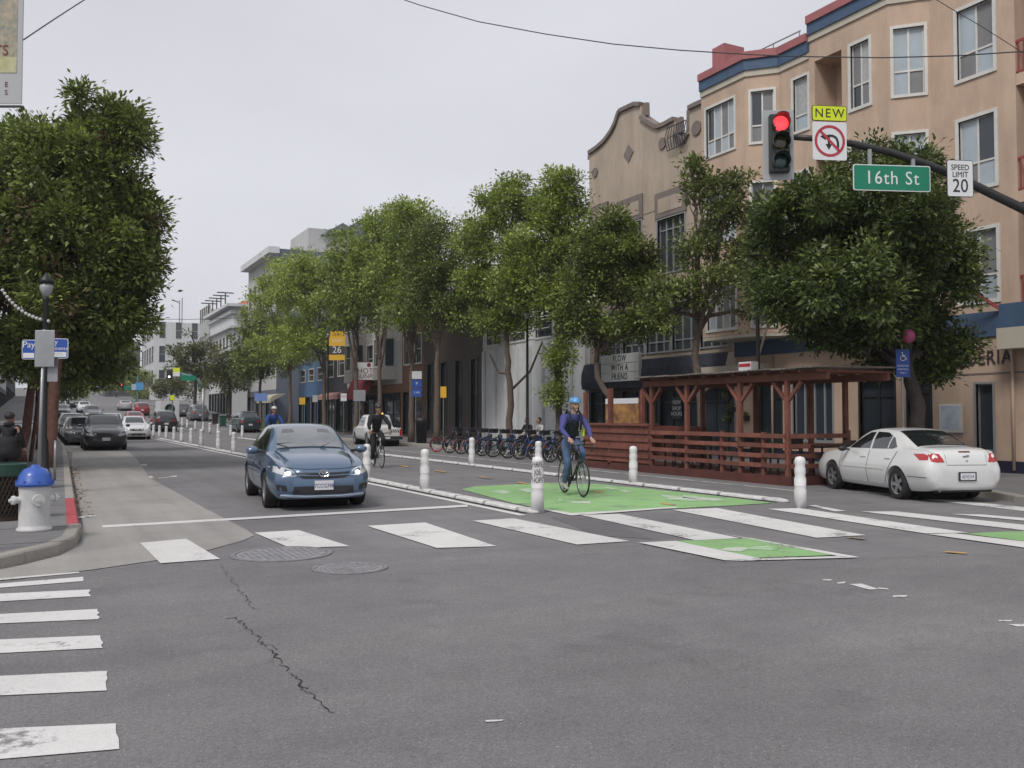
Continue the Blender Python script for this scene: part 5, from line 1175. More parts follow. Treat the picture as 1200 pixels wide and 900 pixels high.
for s in (1, -1):
    project(bv, [(s * .46, .80), (s * .53, .955), (s * .66, .965), (s * .70, .95), (s * .70, .81), (s * .6, .795)], 'B', .008, M_TAIL, 'tail_light', car, cuts=4)
    project(bv, [(X(4.06), .945), (X(4.34), .955), (X(4.45), .925), (X(4.47), .835), (X(4.3), .83)], 'L' if s > 0 else 'R', .008, M_TAIL, 'tail_light', car, cuts=4)
    MB().ball((X(4.535), s * .58, .86), (.03, .045, .035), 10, 6).build('reverse_lamp', M_SIGNALW, car, True)
    project(bv, [(s * .50, .60), (s * .80, .60), (s * .80, .62), (s * .50, .62)], 'F', .006, M_LENS, 'headlight', car)
    MB().ball((X(1.62), s * .95, .97), (.075, .10, .065), 12, 8).build('wing_mirror', M_BLKP, car, True); MB().beam((X(1.6), s * .78, .945), (X(1.62), s * .9, .955), .05, .04).build('mirror_arm', M_BLKP, car)
project(bv, strip([(-.44, .985), (-.42, .745), (.42, .745), (.44, .985)], .010), 'B', .003, mat('panel_gap', (.10, .10, .10), .8), 'boot_seam', car, cuts=4, skirt=0)
project(bv, strip([(-.12, .995), (.12, .995)], .022), 'B', .008, mat('brake_light_dark', (.1, .01, .012), .3), 'high_brake_light', car)
bx_ = bv.ray_cast(Vector((-4, 0, .91)), Vector((1, 0, 0)))[0].x - .018
MB().add([(bx_, .075, .915), (bx_, -.04, .94), (bx_, -.075, .92), (bx_, .04, .895), (bx_ + .01, .075, .915), (bx_ + .01, -.04, .94), (bx_ + .01, -.075, .92), (bx_ + .01, .04, .895)], [(0, 1, 2, 3), (4, 5, 6, 7), (0, 1, 5, 4), (1, 2, 6, 5), (2, 3, 7, 6), (3, 0, 4, 7)]).build('emblem', M_CHROME, car)
MB().lathe([(.016, 0), (.016, -.02), (0, -.022)], 10, (bv.ray_cast(Vector((-4, 0, .83)), Vector((1, 0, 0)))[0].x, 0, .83), 'x').build('boot_lock', M_CHROME, car)
pxx = bv.ray_cast(Vector((-4, 0, .52)), Vector((1, 0, 0)))[0].x - .02
pf = MB().box(pxx - .012, pxx + .01, -.185, .185, .44, .61).build('plate_frame', M_BLKP, car); MB().box(pxx - .016, pxx - .012, -.155, .155, .46, .59).build('number_plate', M_PLATE, pf)
text('plate_number', '6DVJ154', .085, M_PLTXT, pf, frame((pxx - .0175, 0, .52), (0, -1, 0), (0, 0, 1)), .001, xs=.82)
MB().box(X(4.50), X(4.1), -.60, .60, .215, .33).build('rear_valance', M_BLKP, car); MB().tube([(X(4.2), .5, .24), (X(4.5), .52, .25)], .035, 10).build('exhaust', M_GREYM, car)
for ax in (X(.95), X(3.57)):
    for s in (1, -1): add_wheel(car, ax, s * .755, .312, .20, 5, 'white', s)
# heading so that the wheels fall where the photo shows them
best = None; WS = .90
rl = G(1056, 585)
for k in range(-10, 45):
    a = R(90 - k); f = Vector((math.cos(a), math.sin(a), 0)); fl = rl + f * 2.62 * WS; rr_ = rl + Vector((f.y, -f.x, 0)) * 1.5 * WS
    def U(p):
        r = p.x * math.cos(YAW) - p.y * math.sin(YAW); d = p.x * math.sin(YAW) + p.y * math.cos(YAW); return 600 + FPX * r / d
    e = (U(fl) - 978) ** 2 + (U(rr_) - 1136) ** 2
    if best is None or e < best[0]: best = (e, k)
kw = best[1]; a = R(90 - kw); f = Vector((math.cos(a), math.sin(a), 0)); print('white sedan turn', best)
car.rotation_euler = (0, 0, a); car.scale = (WS, WS, WS); car.location = rl + Vector((f.y, -f.x, 0)) * .75 * WS - f * X(3.57) * WS

# ---------------------------------------------------------------- simpler traffic
def traffic_car(name, label, paint, x, y, hd, tab=SEDAN, L=4.54, cat='car', kind='sedan', lit=False, z=None, detail=True):
    c = thing(name, label, cat, (x, y, gz(y) if z is None else z), R(hd), 'cars along the street')
    X = lambda t: L / 2 - t; k = L / 4.54; wmx = max(r[4] for r in tab)
    body, bv = car_body(tab, L, (X(.93 * k), X(3.53 * k)), .36, wmx, paint, c, ns=34)
    hb = max(r[5] for r in tab); hr = max(r[7] for r in tab)
    if kind == 'sedan': q = ([(1.56, hb + .03), (2.42, hb + .04), (2.42, hr - .10), (2.12, hr - .12), (1.84, hr - .27)], [(2.48, hb + .04), (3.5, hb + .05), (3.30, hr - .18), (2.9, hr - .10), (2.48, hr - .09)]); rg = (3.38, 3.9); wsq = (1.36, 2.06)
    else: q = ([(1.5, hb + .03), (2.4, hb + .04), (2.4, hr - .12), (2.0, hr - .14)], [(2.46, hb + .04), (4.1, hb + .06), (3.95, hr - .16), (2.46, hr - .11)]); rg = None; wsq = (1.22, 1.86)
    for v in ('L', 'R'):
        for pl in q: project(bv, [(X(t * k), z_) for t, z_ in pl], v, .006, M_CARGL, 'side_window', c, cuts=2)
    wr = wmx * .62
    project(bv, [(X(wsq[0] * k), -wr), (X(wsq[0] * k), wr), (X(wsq[1] * k), wr * .88), (X(wsq[1] * k), -wr * .88)], 'T', .006, M_CARGL, 'windscreen', c, cuts=3)
    if rg: project(bv, [(X(rg[0] * k), -wr * .86), (X(rg[0] * k), wr * .86), (X(rg[1] * k), wr), (X(rg[1] * k), -wr)], 'T', .006, M_CARGL, 'rear_window', c, cuts=3)
    else: project(bv, [(-wr * .9, hb + .06), (wr * .9, hb + .06), (wr * .82, hr - .14), (-wr * .82, hr - .14)], 'B', .008, M_CARGL, 'rear_window', c, cuts=3)
    for s in (1, -1):
        project(bv, [(s * .48, .62), (s * .78, .66), (s * .80, .76), (s * .55, .72)], 'F', .008, M_LENS, 'headlight', c, cuts=2)
        project(bv, [(s * .46, .80), (s * .50, .94), (s * .72, .94), (s * .76, .82)], 'B', .008, M_TAIL, 'tail_light', c, cuts=2)
        MB().ball((X(1.56 * k), s * (wmx + .10), hb + .02), (.08, .10, .07), 10, 6).build('wing_mirror', paint, c, True)
    project(bv, [(-.36, .56), (.36, .56), (.42, .68), (-.42, .68)], 'F', .008, M_BLKP, 'grille', c, cuts=2); project(bv, [(-.5, .28), (.5, .28), (.5, .40), (-.5, .40)], 'F', .008, M_BLKP, 'lower_grille', c, cuts=2)
    px_ = bv.ray_cast(Vector((4, 0, .46)), Vector((-1, 0, 0)))[0].x + .03; MB().box(px_ - .01, px_, -.16, .16, .42, .56).build('number_plate', M_PLATE, c)
    px_ = bv.ray_cast(Vector((-4, 0, .6)), Vector((1, 0, 0)))[0].x - .03; MB().box(px_, px_ + .01, -.16, .16, .56, .70).build('number_plate', M_PLATE, c)
    for ax in (X(.93 * k), X(3.53 * k)):
        for s in (1, -1): add_wheel(c, ax, s * (wmx - .11), .318, .21, 7, 'blue', s)
    return c
HATCH = [(0.00, .30, .42, .50, .52, .62, .46, .66, .34), (.07, .22, .62, .50, .70, .70, .62, .75, .44), (.20, .19, .72, .53, .80, .78, .71, .84, .52), (.50, .18, .77, .56, .86, .86, .77, .94, .57), (.95, .18, .79, .58, .875, .94, .79, 1.03, .60), (1.15, .18, .80, .59, .88, .97, .80, 1.10, .62), (1.50, .18, .80, .60, .88, 1.0, .80, 1.36, .60), (1.85, .18, .80, .60, .88, 1.01, .80, 1.53, .575),
         (2.30, .18, .80, .60, .88, 1.02, .80, 1.58, .57), (3.0, .18, .80, .60, .88, 1.03, .80, 1.58, .57), (3.6, .18, .80, .61, .88, 1.04, .79, 1.54, .565), (4.0, .19, .79, .62, .875, 1.05, .78, 1.46, .56), (4.25, .21, .77, .63, .85, 1.04, .75, 1.27, .56), (4.45, .25, .72, .62, .80, 1.0, .69, 1.10, .54), (4.54, .33, .6, .60, .68, .86, .58, .95, .46)]
P_BLACK = car_paint('black_car_paint', (.02, .021, .024)); P_SILV = car_paint('silver_car_paint', (.38, .39, .40)); P_GREY = car_paint('grey_car_paint', (.10, .105, .115)); P_RED = car_paint('red_car_paint', (.26, .02, .025)); P_WH2 = car_paint('plain_white_car_paint', (.62, .63, .63)); P_DKB = car_paint('dark_teal_car_paint', (.03, .05, .06))
q = G(120, 528); traffic_car('dark_hatchback', 'dark charcoal hatchback parked nose toward us on the left', P_BLACK, q.x + .15, q.y + 2.2, -90, scale_tab(HATCH, .97, 1, 1.0), 4.4, kind='hatch')
q = G(160, 515.5); traffic_car('white_saloon', 'white sedan driving toward us beside the far bollards', P_WH2, q.x, q.y + 2.2, -90)
for nm, lb, p, x, y, hd, tb, L_, kd in [
    ('grey_sedan', 'grey sedan parked behind the dark hatchback', P_GREY, 2.05, 52.5, -90, SEDAN, 4.54, 'sedan'), ('silver_sedan', 'silver sedan parked third from the front on the left', P_SILV, 2.05, 59, -90, SEDAN, 4.54, 'sedan'), ('black_hatchback', 'black hatchback further down the left parking row', P_BLACK, 2.05, 66, -90, HATCH, 4.54, 'hatch'),
    ('white_hatchback', 'white hatchback driving behind the white sedan', P_WH2, 4.9, 74, -90, HATCH, 4.54, 'hatch'), ('red_sedan', 'red sedan beyond the far crossing', P_RED, 7.6, 88, 90, SEDAN, 4.54, 'sedan'), ('black_suv', 'black SUV beyond the bollards, left of the box truck', P_BLACK, 9.2, 80, 90, scale_tab(HATCH, 1, 1.03, 1.1), 4.54, 'hatch'),
    ('silver_hatchback', 'silver hatchback parked by the far left crossing', P_SILV, 2.1, 74, -90, HATCH, 4.54, 'hatch'), ('grey_hatchback', 'grey hatchback coming down the far hill', P_GREY, 5.0, 104, -90, HATCH, 4.54, 'hatch'), ('white_sedan_far', 'small white sedan high on the far hill', P_WH2, 5.2, 128, -90, SEDAN, 4.54, 'sedan'), ('dark_sedan', 'dark sedan parked on the far left hill', P_GREY, 2.3, 112, -90, SEDAN, 4.54, 'sedan'),
    ('white_van', 'pale hatchback parked on the far left hill', P_SILV, 2.3, 121, -90, HATCH, 4.54, 'hatch'), ('black_sedan', 'black sedan farthest up the hill', P_BLACK, 5.0, 150, -90, SEDAN, 4.54, 'sedan'), ('silver_suv', 'silver SUV farthest up on the left', P_SILV, 2.4, 140, -90, HATCH, 4.54, 'hatch'),
    ('grey_van', 'grey hatchback near the top of the far hill', P_SILV, 5.1, 172, -90, HATCH, 4.54, 'hatch'), ('white_parked_sedan', 'white sedan parked high on the far left', P_WH2, 2.4, 160, -90, SEDAN, 4.54, 'sedan'), ('red_hatchback', 'red hatchback climbing away up the far hill', P_RED, 11.0, 118, 90, HATCH, 4.54, 'hatch'), ('silver_climbing_sedan', 'silver sedan climbing away up the far hill', P_SILV, 10.6, 136, 90, SEDAN, 4.54, 'sedan'),
    ('dark_suv', 'dark SUV parked right of the far bollards, tail toward us', P_GREY, 15.2, yx(231, 15.2), 90, scale_tab(HATCH, 1, 1.03, 1.12), 4.54, 'hatch'), ('grey_suv', 'grey hatchback parked beside the dark SUV on the right', P_GREY, 15.2, yx(212, 15.2), 90, HATCH, 4.54, 'hatch'), ('teal_suv', 'dark teal SUV parked right of the green bins', P_DKB, 15.1, yx(287, 15.1), 90, scale_tab(HATCH, 1, 1.03, 1.08), 4.54, 'hatch')]:
    traffic_car(nm, lb, p, x, y, hd, tb, L_, kind=kd)
# white utility pickup, tail toward the camera
yp = yx(470, 15.0)
t = thing('pickup_truck', 'white utility pickup with striped tailgate parked tail toward us', 'truck', (15.3, yp + 4.4, 0), R(84)); t.scale = (.86, .86, .86)
PK = [(0, .45, .5, .62, .62, .80, .58, .86, .45), (.12, .35, .78, .65, .86, .98, .80, 1.04, .6), (.9, .32, .84, .68, .92, 1.06, .84, 1.12, .66), (1.25, .32, .85, .68, .93, 1.08, .86, 1.2, .68), (1.85, .32, .85, .68, .93, 1.10, .86, 1.76, .64), (2.4, .32, .85, .68, .93, 1.11, .86, 1.82, .64), (3.2, .32, .85, .68, .93, 1.11, .86, 1.80, .64), (3.38, .32, .85, .68, .93, 1.10, .86, 1.2, .66), (3.45, .34, .85, .68, .93, 1.04, .86, 1.08, .66), (5.2, .36, .85, .68, .93, 1.04, .86, 1.08, .68), (5.3, .45, .8, .66, .88, .98, .8, 1.02, .6)]
Lp = 5.3; Xp = lambda q: Lp / 2 - q
bo, bv = car_body(PK, Lp, (Xp(.95), Xp(4.25)), .42, .93, P_WH2, t, ns=50)
for v in ('L', 'R'):
    for pl in ([(1.75, 1.15), (2.45, 1.15), (2.45, 1.68), (2.0, 1.66)], [(2.5, 1.15), (3.15, 1.15), (3.1, 1.66), (2.5, 1.68)]): project(bv, [(Xp(a_), z_) for a_, z_ in pl], v, .006, M_CARGL, 'side_window', t)
project(bv, [(-.62, 1.22), (.62, 1.22), (.56, 1.68), (-.56, 1.68)], 'B', .01, M_WSHIELD, 'rear_window', t, cuts=3)
MB().box(Xp(5.33), Xp(5.28), -.78, .78, .58, 1.03).build('tailgate', P_WH2, t, bevel=.01); MB().box(Xp(5.48), Xp(5.3), -.88, .88, .40, .56).build('bumper', M_BLKP, t, bevel=.02)
for k in range(4): MB().prism([(Xp(5.335), -.72 + k * .13, .80), (Xp(5.335), -.66 + k * .13, .80), (Xp(5.335), -.60 + k * .13, .95), (Xp(5.335), -.66 + k * .13, .95)], (0, 0, 0), (-.004, 0, 0)).build('stripe', M_BLKP, t)
for s in (1, -1):
    MB().box(Xp(5.335), Xp(5.29), s * .80 - .06, s * .80 + .06, .62, .98).build('tail_light', M_TAIL, t)
    for ax in (.95, 4.25): add_wheel(t, Xp(ax), s * .80, .38, .24, 7, 'truck', s)
MB().box(Xp(5.5), Xp(5.485), -.16, .16, .44, .54).build('number_plate', M_PLATE, t)
MB().lathe([(.05, 0), (.05, .07), (.03, .1), (0, .11)], 12, (Xp(2.6), -.4, 1.82)).build('amber_beacon', mat('amber_beacon_lit', (.9, .35, .06), .3, emit=1.2), t)
# box truck beyond
yb = 88; xb = AY(199, 480, yb).x
t = thing('box_truck', 'white box truck with a round green emblem on its rear doors', 'truck', (xb, yb, gz(yb)), 0); t.scale = (.72, .72, .72)
MB().box(-1.15, 1.15, 0, 5.2, .75, 3.35).build('cargo_box', M_WH2, t, bevel=.03); MB().box(-1.05, 1.05, 5.3, 7.0, .6, 2.5).build('cab', M_WH2, t, bevel=.15)
MB().box(-.012, .012, -.02, 0, .8, 3.3).build('door_gap', M_BLKP, t)
M_EMB = mat('emblem_green', (.04, .09, .07), .6); MB().lathe([(.62, 0), (.62, -.02), (.5, -.02), (.5, 0)], 28, (0, -.012, 2.35), 'y').build('emblem_ring', M_EMB, t); mb = MB(); mb.prism([(-.3, -.02, 2.35), (0, -.02, 2.0), (.3, -.02, 2.35), (0, -.02, 2.7)], (0, 0, 0), (0, -.01, 0)); mb.build('emblem_mark', M_EMB, t)
MB().box(-1.1, 1.1, -.15, .05, .45, .62).build('bumper', M_BLKP, t)
for s in (1, -1):
    for yy in (1.1, 6.1): add_wheel(t, s * .95, yy, .42, .28, 7, 'truckb', 1 if s > 0 else -1).rotation_euler = (0, 0, R(90) * -s)
    MB().box(s * .95 - .08, s * .95 + .08, -.02, .0, .66, .74).build('tail_light', M_TAIL, t)
# ------------------------------------------------------------------ people and bicycles
def skin_mesh(name, verts, edges, radii, levels=2):
    me = bpy.data.meshes.new(name); me.from_pydata([tuple(v) for v in verts], edges, []); me.update()
    o = bpy.data.objects.new('tmp_skin', me); COL.objects.link(o)
    md = o.modifiers.new('skin', 'SKIN'); md.use_smooth_shade = True; md.branch_smoothing = .6
    lay = me.skin_vertices[0].data
    for i, r in enumerate(radii):
        rr_ = r if isinstance(r, tuple) else (r, r); lay[i].radius = rr_; lay[i].use_root = (i == 0)
    s = o.modifiers.new('sub', 'SUBSURF'); s.levels = levels; s.render_levels = levels
    m = evaluated(o); bpy.data.objects.remove(o); m.polygons.foreach_set('use_smooth', [True] * len(m.polygons)); return m
def join_mb(me, mb):
    bm = bmesh.new(); bm.from_mesh(me); t = mb.mesh('tmp'); bm.from_mesh(t); bm.to_mesh(me); bm.free(); me.polygons.foreach_set('use_smooth', [True] * len(me.polygons)); bpy.data.meshes.remove(t); return me
M_SKIN = mat('skin', (.50, .30, .22), .55, var=.05, vscale=12); M_SKIN2 = mat('skin_tan', (.36, .21, .15), .55)
M_HAIRD = mat('dark_hair', (.02, .015, .012), .6); M_EYE = mat('eye_dark', (.02, .018, .016), .3)
def hand(mb, w, fwd, up, curl, s):
    """palm with four curled fingers and a thumb; w wrist, fwd towards fingertips, up = back of the hand, s = +1 left hand"""
    f = Vector(fwd).normalized(); u = Vector(up); r = f.cross(u).normalized() * s; u = r.cross(f).normalized() * s
    u = u if u.dot(Vector(up)) > 0 else -u
    c = Vector(w) + f * .045; vs0 = len(mb.v)
    mb.tube([Vector(w) - f * .02, Vector(w) + f * .03, Vector(w) + f * .085], [.024, .036, .034], 8)
    for k, (off, ln) in enumerate(((-.030, .068), (-.010, .078), (.010, .074), (.029, .058))):
        p = Vector(w) + f * .085 + r * off; pts = [p]; d = f.copy(); a = 0
        for j in range(3):
            a = curl * (j + .6); dd = f * math.cos(a) - u * math.sin(a); p = p + dd * ln * (.45, .32, .25)[j]; pts.append(p)
        mb.tube(pts, [.0095, .009, .008, .0065], 6)
    p = Vector(w) + f * .03 - r * .03; mb.tube([p, p - r * .022 + f * .025 - u * .01, p - r * .018 + f * .05 - u * .03], [.0115, .010, .008], 6)
def head_mb(c, fw, rh=.115):
    """head with brow, nose, mouth, chin and ears; c = centre, fw = facing"""
    mb = MB(); n, m = 18, 14; fw = Vector(fw).normalized(); up = Vector((0, 0, 1)); up = (up - fw * up.dot(fw)).normalized(); lf = up.cross(fw)
    vs = []; fs = []
    for i in range(m + 1):
        a = math.pi * i / m - math.pi / 2
        for k in range(n):
            t = 2 * math.pi * k / n; x = math.cos(a) * math.cos(t); y = math.cos(a) * math.sin(t); z = math.sin(a)
            X_ = x * .098; Y_ = y * .077; Z_ = z * rh
            if x > 0 and z < -.2: X_ += .012 * x * min(1, -z * 1.3); Y_ *= 1 - .25 * max(0, -z - .3)
            if x > .75 and -.12 < z < .18: X_ -= .008                                  # eye hollow
            vs.append(Vector(c) + fw * X_ + lf * Y_ + up * Z_)
    for i in range(m):
        for k in range(n): fs.append((i * n + k, i * n + (k + 1) % n, (i + 1) * n + (k + 1) % n, (i + 1) * n + k))
    mb.add(vs, fs); C_ = Vector(c)
    P = lambda x, y, z: C_ + fw * x + lf * y + up * z
    mb.tube([P(.088, 0, .018), P(.102, 0, -.008), P(.116, 0, -.028), P(.098, 0, -.036)], [.008, .011, .014, .010], 8)
    mb.ball(P(.096, 0, -.062), .013, 8, 6); mb.ball(P(.092, 0, -.098), .02, 8, 6)
    for s in (1, -1): mb.ball(P(-.005, s * .078, -.005), (.018, .010, .03), 8, 6)
    return mb, P
def person(root, J, top, bottom, skin, shoe, head_fw=(1, 0, 0), up_r=1., levels=2, hand_fw=None, curl=.7, sleeve=1., torso=(.135, .10), legr=1.0, extra_top=0.):
    """root: the thing; J: joints. Body is one continuous mesh, clothes are its own meshes around it"""
    V = {k: Vector(p) for k, p in J.items()}
    names = ['pelvis', 'waist', 'chest', 'neck', 'headb']; verts = [V['pelvis'], V['waist'], V['chest'], V['neck'], V['head'] - Vector((0, 0, .05))]
    rad = [(.075, .07), (.07, .065), (.08, .065), (.050, .050), (.05, .05)]; ed = [(0, 1), (1, 2), (2, 3), (3, 4)]
    def chain(st, ks, rs):
        p = st
        for k, r in zip(ks, rs): verts.append(V[k]); rad.append(r); ed.append((p, len(verts) - 1)); p = len(verts) - 1
    for s in 'LR':
        chain(2, ['sh' + s, 'el' + s, 'wr' + s], [.040, .034, .027]); chain(0, ['hip' + s, 'kn' + s, 'an' + s, 'to' + s], [.062, .045, .036, .030])
    me = skin_mesh('body', verts, ed, rad, levels)
    mb, P = head_mb(V['head'], head_fw); hm = MB()
    for s in 'LR':
        f = (V['wr' + s] - V['el' + s]).normalized() if hand_fw is None else Vector(hand_fw)
        hand(hm, V['wr' + s], f, (0, 0, 1) if abs(f.z) < .8 else (1, 0, 0), curl, 1 if s == 'L' else -1)
    join_mb(me, mb); join_mb(me, hm); body = link('body', me, skin, root)
    eb = MB()
    for s in (1, -1): eb.ball(P(.088, s * .030, .012), (.012, .014, .009), 8, 6)
    eb.build('eyes', M_EYE, body, True); MB().tube([P(.104, -.022, -.062), P(.110, 0, -.063), P(.104, .022, -.062)], .005, 5).build('mouth', mat('lip', (.30, .11, .10), .5), body)
    # jacket
    t = up_r; verts = [V['waist'].lerp(V['pelvis'], .85), V['waist'], V['waist'].lerp(V['chest'], .6), V['chest'], V['neck'] - (V['neck'] - V['chest']) * .25]
    rad = [(torso[0] + extra_top, torso[1] + .02), (torso[0] * .97, torso[1] + .01), (torso[0] * 1.08, torso[1] + .012), (torso[0] * 1.10, torso[1] * 1.1), (.075, .070)]; ed = [(0, 1), (1, 2), (2, 3), (3, 4)]
    for s in 'LR':
        e = V['el' + s].lerp(V['wr' + s], .92 * sleeve) if sleeve <= 1 else V['wr' + s]
        verts += [V['sh' + s], V['sh' + s].lerp(V['el' + s], .5), V['el' + s], e]; rad += [.088 * t, .066 * t, .055 * t, .040 * t]; n = len(verts); ed += [(3, n - 4), (n - 4, n - 3), (n - 3, n - 2), (n - 2, n - 1)]
    link('jacket', skin_mesh('jacket', verts, ed, rad, levels), top, root)
    verts = [V['pelvis']]; rad = [(.15, .13)]; ed = []
    verts.append(V['pelvis'].lerp(V['waist'], .55)); rad.append((.125, .10)); ed.append((0, 1))
    for s in 'LR':
        verts += [V['hip' + s], V['hip' + s].lerp(V['kn' + s], .5), V['kn' + s], V['kn' + s].lerp(V['an' + s], .5), V['an' + s].lerp(V['kn' + s], .06)]; rad += [q * legr for q in (.118, .096, .076, .068, .058)]; n = len(verts); ed += [(0, n - 5), (n - 5, n - 4), (n - 4, n - 3), (n - 3, n - 2), (n - 2, n - 1)]
    link('trousers', skin_mesh('trousers', verts, ed, rad, levels), bottom, root)
    for s in 'LR':
        a, t_ = V['an' + s], V['to' + s]; d = (t_ - a); fl = Vector((d.x, d.y, 0)).normalized() if (abs(d.x) + abs(d.y)) > .01 else Vector((1, 0, 0))
        heel = a - fl * .06 + Vector((0, 0, -.045)); verts = [heel, a + fl * .03 + Vector((0, 0, -.03)), t_ + fl * .03, t_ + fl * .10 + Vector((0, 0, .0)), a + Vector((0, 0, .03))]
        link('shoe', skin_mesh('shoe', verts, [(0, 1), (1, 2), (2, 3), (1, 4)], [(.04, .04), (.046, .046), (.045, .034), (.03, .022), .045], 1), shoe, root)
    return body, V
def helmet(root, c, fw, m, mv=None, r=(.142, .112, .118)):
    fw = Vector(fw).normalized(); M_ = frame(Vector(c) + Vector((0, 0, .012)), fw, Vector((0, 0, 1)).cross(fw))
    mb = MB(); n, k = 20, 8; vs = []; fs = []
    for i in range(k + 1):
        a = math.pi / 2 * (1 - i / k)
        for j in range(n): t = 2 * math.pi * j / n; vs.append((r[0] * math.cos(a) * math.cos(t), r[1] * math.cos(a) * math.sin(t), r[2] * math.sin(a) + (.01 if i == k and math.cos(t) > .6 else 0)))
    for i in range(k + 1):
        a = math.pi / 2 * (1 - i / k)
        for j in range(n): t = 2 * math.pi * j / n; vs.append((.88 * r[0] * math.cos(a) * math.cos(t), .88 * r[1] * math.cos(a) * math.sin(t), .86 * r[2] * math.sin(a)))
    o = (k + 1) * n
    for i in range(k):
        for j in range(n):
            fs.append((i * n + j, i * n + (j + 1) % n, (i + 1) * n + (j + 1) % n, (i + 1) * n + j)); fs.append((o + i * n + j, o + (i + 1) * n + j, o + (i + 1) * n + (j + 1) % n, o + i * n + (j + 1) % n))
    for j in range(n): fs.append((k * n + j, k * n + (j + 1) % n, o + k * n + (j + 1) % n, o + k * n + j))
    h = mb.add(vs, fs).xf(M_).build('helmet', m, root, True)
    if mv:
        for (yy, x0, x1) in ((-.055, -.06, .085), (0, -.09, .105), (.055, -.06, .085)):
            pts = []
            for q in range(5):
                x = x0 + (x1 - x0) * q / 4; zz = r[2] * math.sqrt(max(.02, 1 - (x / r[0]) ** 2 - (yy / r[1]) ** 2)); pts.append((x, yy, zz + .001))
            for (a, b) in ((0, 1), (2, 3)): MB().tube([pts[a], ((Vector(pts[a]) + Vector(pts[b])) / 2), pts[b]], [.006, .014, .006], 6).xf(M_).build('vent', mv, h)
    return h
M_BIKEB = mat('bike_black', (.018, .018, .02), .35, coat=.4); M_BIKEG = mat('bike_grey_metal', (.42, .43, .44), .35, metal=.8); M_SADDLE = mat('saddle_black', (.015, .015, .016), .6)
def bicycle(root, frame_m, drop=True, basket=False, city=False, rimm=None, tyrem=None, spk=14, fender=None, steer=0.):
    r = .335 if not city else .32
    RA, FA, BB = Vector((-.50, 0, r)), Vector((.52, 0, r)), Vector((-.06, 0, .28)); ST = Vector((-.20, 0, .86)); HT, HB = Vector((.30, 0, .88)), Vector((.345, 0, .70))
    fr = MB(); q = .017 if not city else .022
    if not city:
        fr.tube([BB, HB], q * 1.15, 8); fr.tube([ST + Vector((0, 0, -.08)), HT + Vector((0, 0, -.02))], q, 8)
    else: fr.tube([BB + Vector((0, 0, .02)), BB.lerp(HB, .4) + Vector((0, 0, -.04)), HB], q * 1.9, 8); fr.tube([Vector((-.14, 0, .58)), HB + Vector((0, 0, .05))], q * 1.1, 8)
    fr.tube([BB, ST], q, 8); fr.tube([HB, HT], q * 1.25, 8)
    for s in (1, -1): fr.tube([BB + Vector((0, s * .03, 0)), RA + Vector((0, s * .06, 0))], q * .62, 6); fr.tube([ST + Vector((0, s * .015, -.1)), RA + Vector((0, s * .06, 0))], q * .5, 6)
    fo = fr.build('frame', frame_m, root, True)
    fk = MB()
    fk.tube([HB, HB + Vector((.015, 0, -.06))], .02, 8)
    for s in (1, -1): fk.tube([HB + Vector((.015, s * .045, -.05)), HB.lerp(FA, .6) + Vector((.0, s * .05, 0)), FA + Vector((0, s * .05, 0))], .012, 6)
    fk.build('fork', frame_m, root, True)
    for c in (RA, FA):
        w = bpy.data.objects.new('wheel', None); COL.objects.link(w); w.parent = root; w.location = c
        MB().torus(r - .016, .016 if not city else .024, 36, 8).build('tyre', tyrem or M_TYRE, w, True); MB().torus(r - .045, .010, 36, 6).build('rim', rimm or M_BIKEG, w, True)
        mb = MB()
        for k in range(spk):
            a = 2 * math.pi * k / spk; mb.tube([(.02 * math.cos(a + 1), (.02 if k % 2 else -.02), .02 * math.sin(a + 1)), ((r - .05) * math.cos(a), 0, (r - .05) * math.sin(a))], .0022, 4, False)
        mb.build('spokes', M_BIKEG, w); MB().lathe([(.022, -.04), (.022, .04)], 10, (0, 0, 0), 'y').build('hub', M_BIKEG, w)
    sp = MB(); sp.tube([ST + Vector((0, 0, -.05)), ST + Vector((-.02, 0, .09))], .013, 8); sp.build('seat_post', M_BIKEG, root)
    MB().add([(-.36, .075, .96), (-.36, -.075, .96), (-.22, -.05, .965), (-.08, -.018, .955), (-.08, .018, .955), (-.22, .05, .965), (-.36, .07, .985), (-.36, -.07, .985), (-.22, -.045, .985), (-.08, -.014, .972), (-.08, .014, .972), (-.22, .045, .985)],
             [(5, 4, 3, 2, 1, 0), (6, 7, 8, 9, 10, 11)] + [(i, (i + 1) % 6, 6 + (i + 1) % 6, 6 + i) for i in range(6)]).build('saddle', M_SADDLE, root, bevel=.008)
    hb = MB(); hb.tube([HT, HT + Vector((-.015, 0, .06))], .016, 8); hb.tube([HT + Vector((-.015, 0, .06)), HT + Vector((.075, 0, .085))], .014, 8)
    b = HT + Vector((.075, 0, .085))
    if drop:
        hb.tube([b + Vector((0, -.2, 0)), b + Vector((0, .2, 0))], .014, 8)
        for s in (1, -1): hb.tube([b + Vector((0, s * .2, 0)), b + Vector((.075, s * .21, -.005)), b + Vector((.095, s * .215, -.06)), b + Vector((.05, s * .215, -.125)), b + Vector((-.05, s * .215, -.13))], .014, 8); hb.tube([b + Vector((.07, s * .21, .0)), b + Vector((.105, s * .21, .045)), b + Vector((.115, s * .21, -.07))], [.018, .015, .006], 6)
    else: hb.tube([b + Vector((-.14, -.31, .04)), b + Vector((-.02, -.2, .05)), b + Vector((0, 0, .02)), b + Vector((-.02, .2, .05)), b + Vector((-.14, .31, .04))], .014, 8)
    hb.build('handlebar', M_BIKEB, root, True)
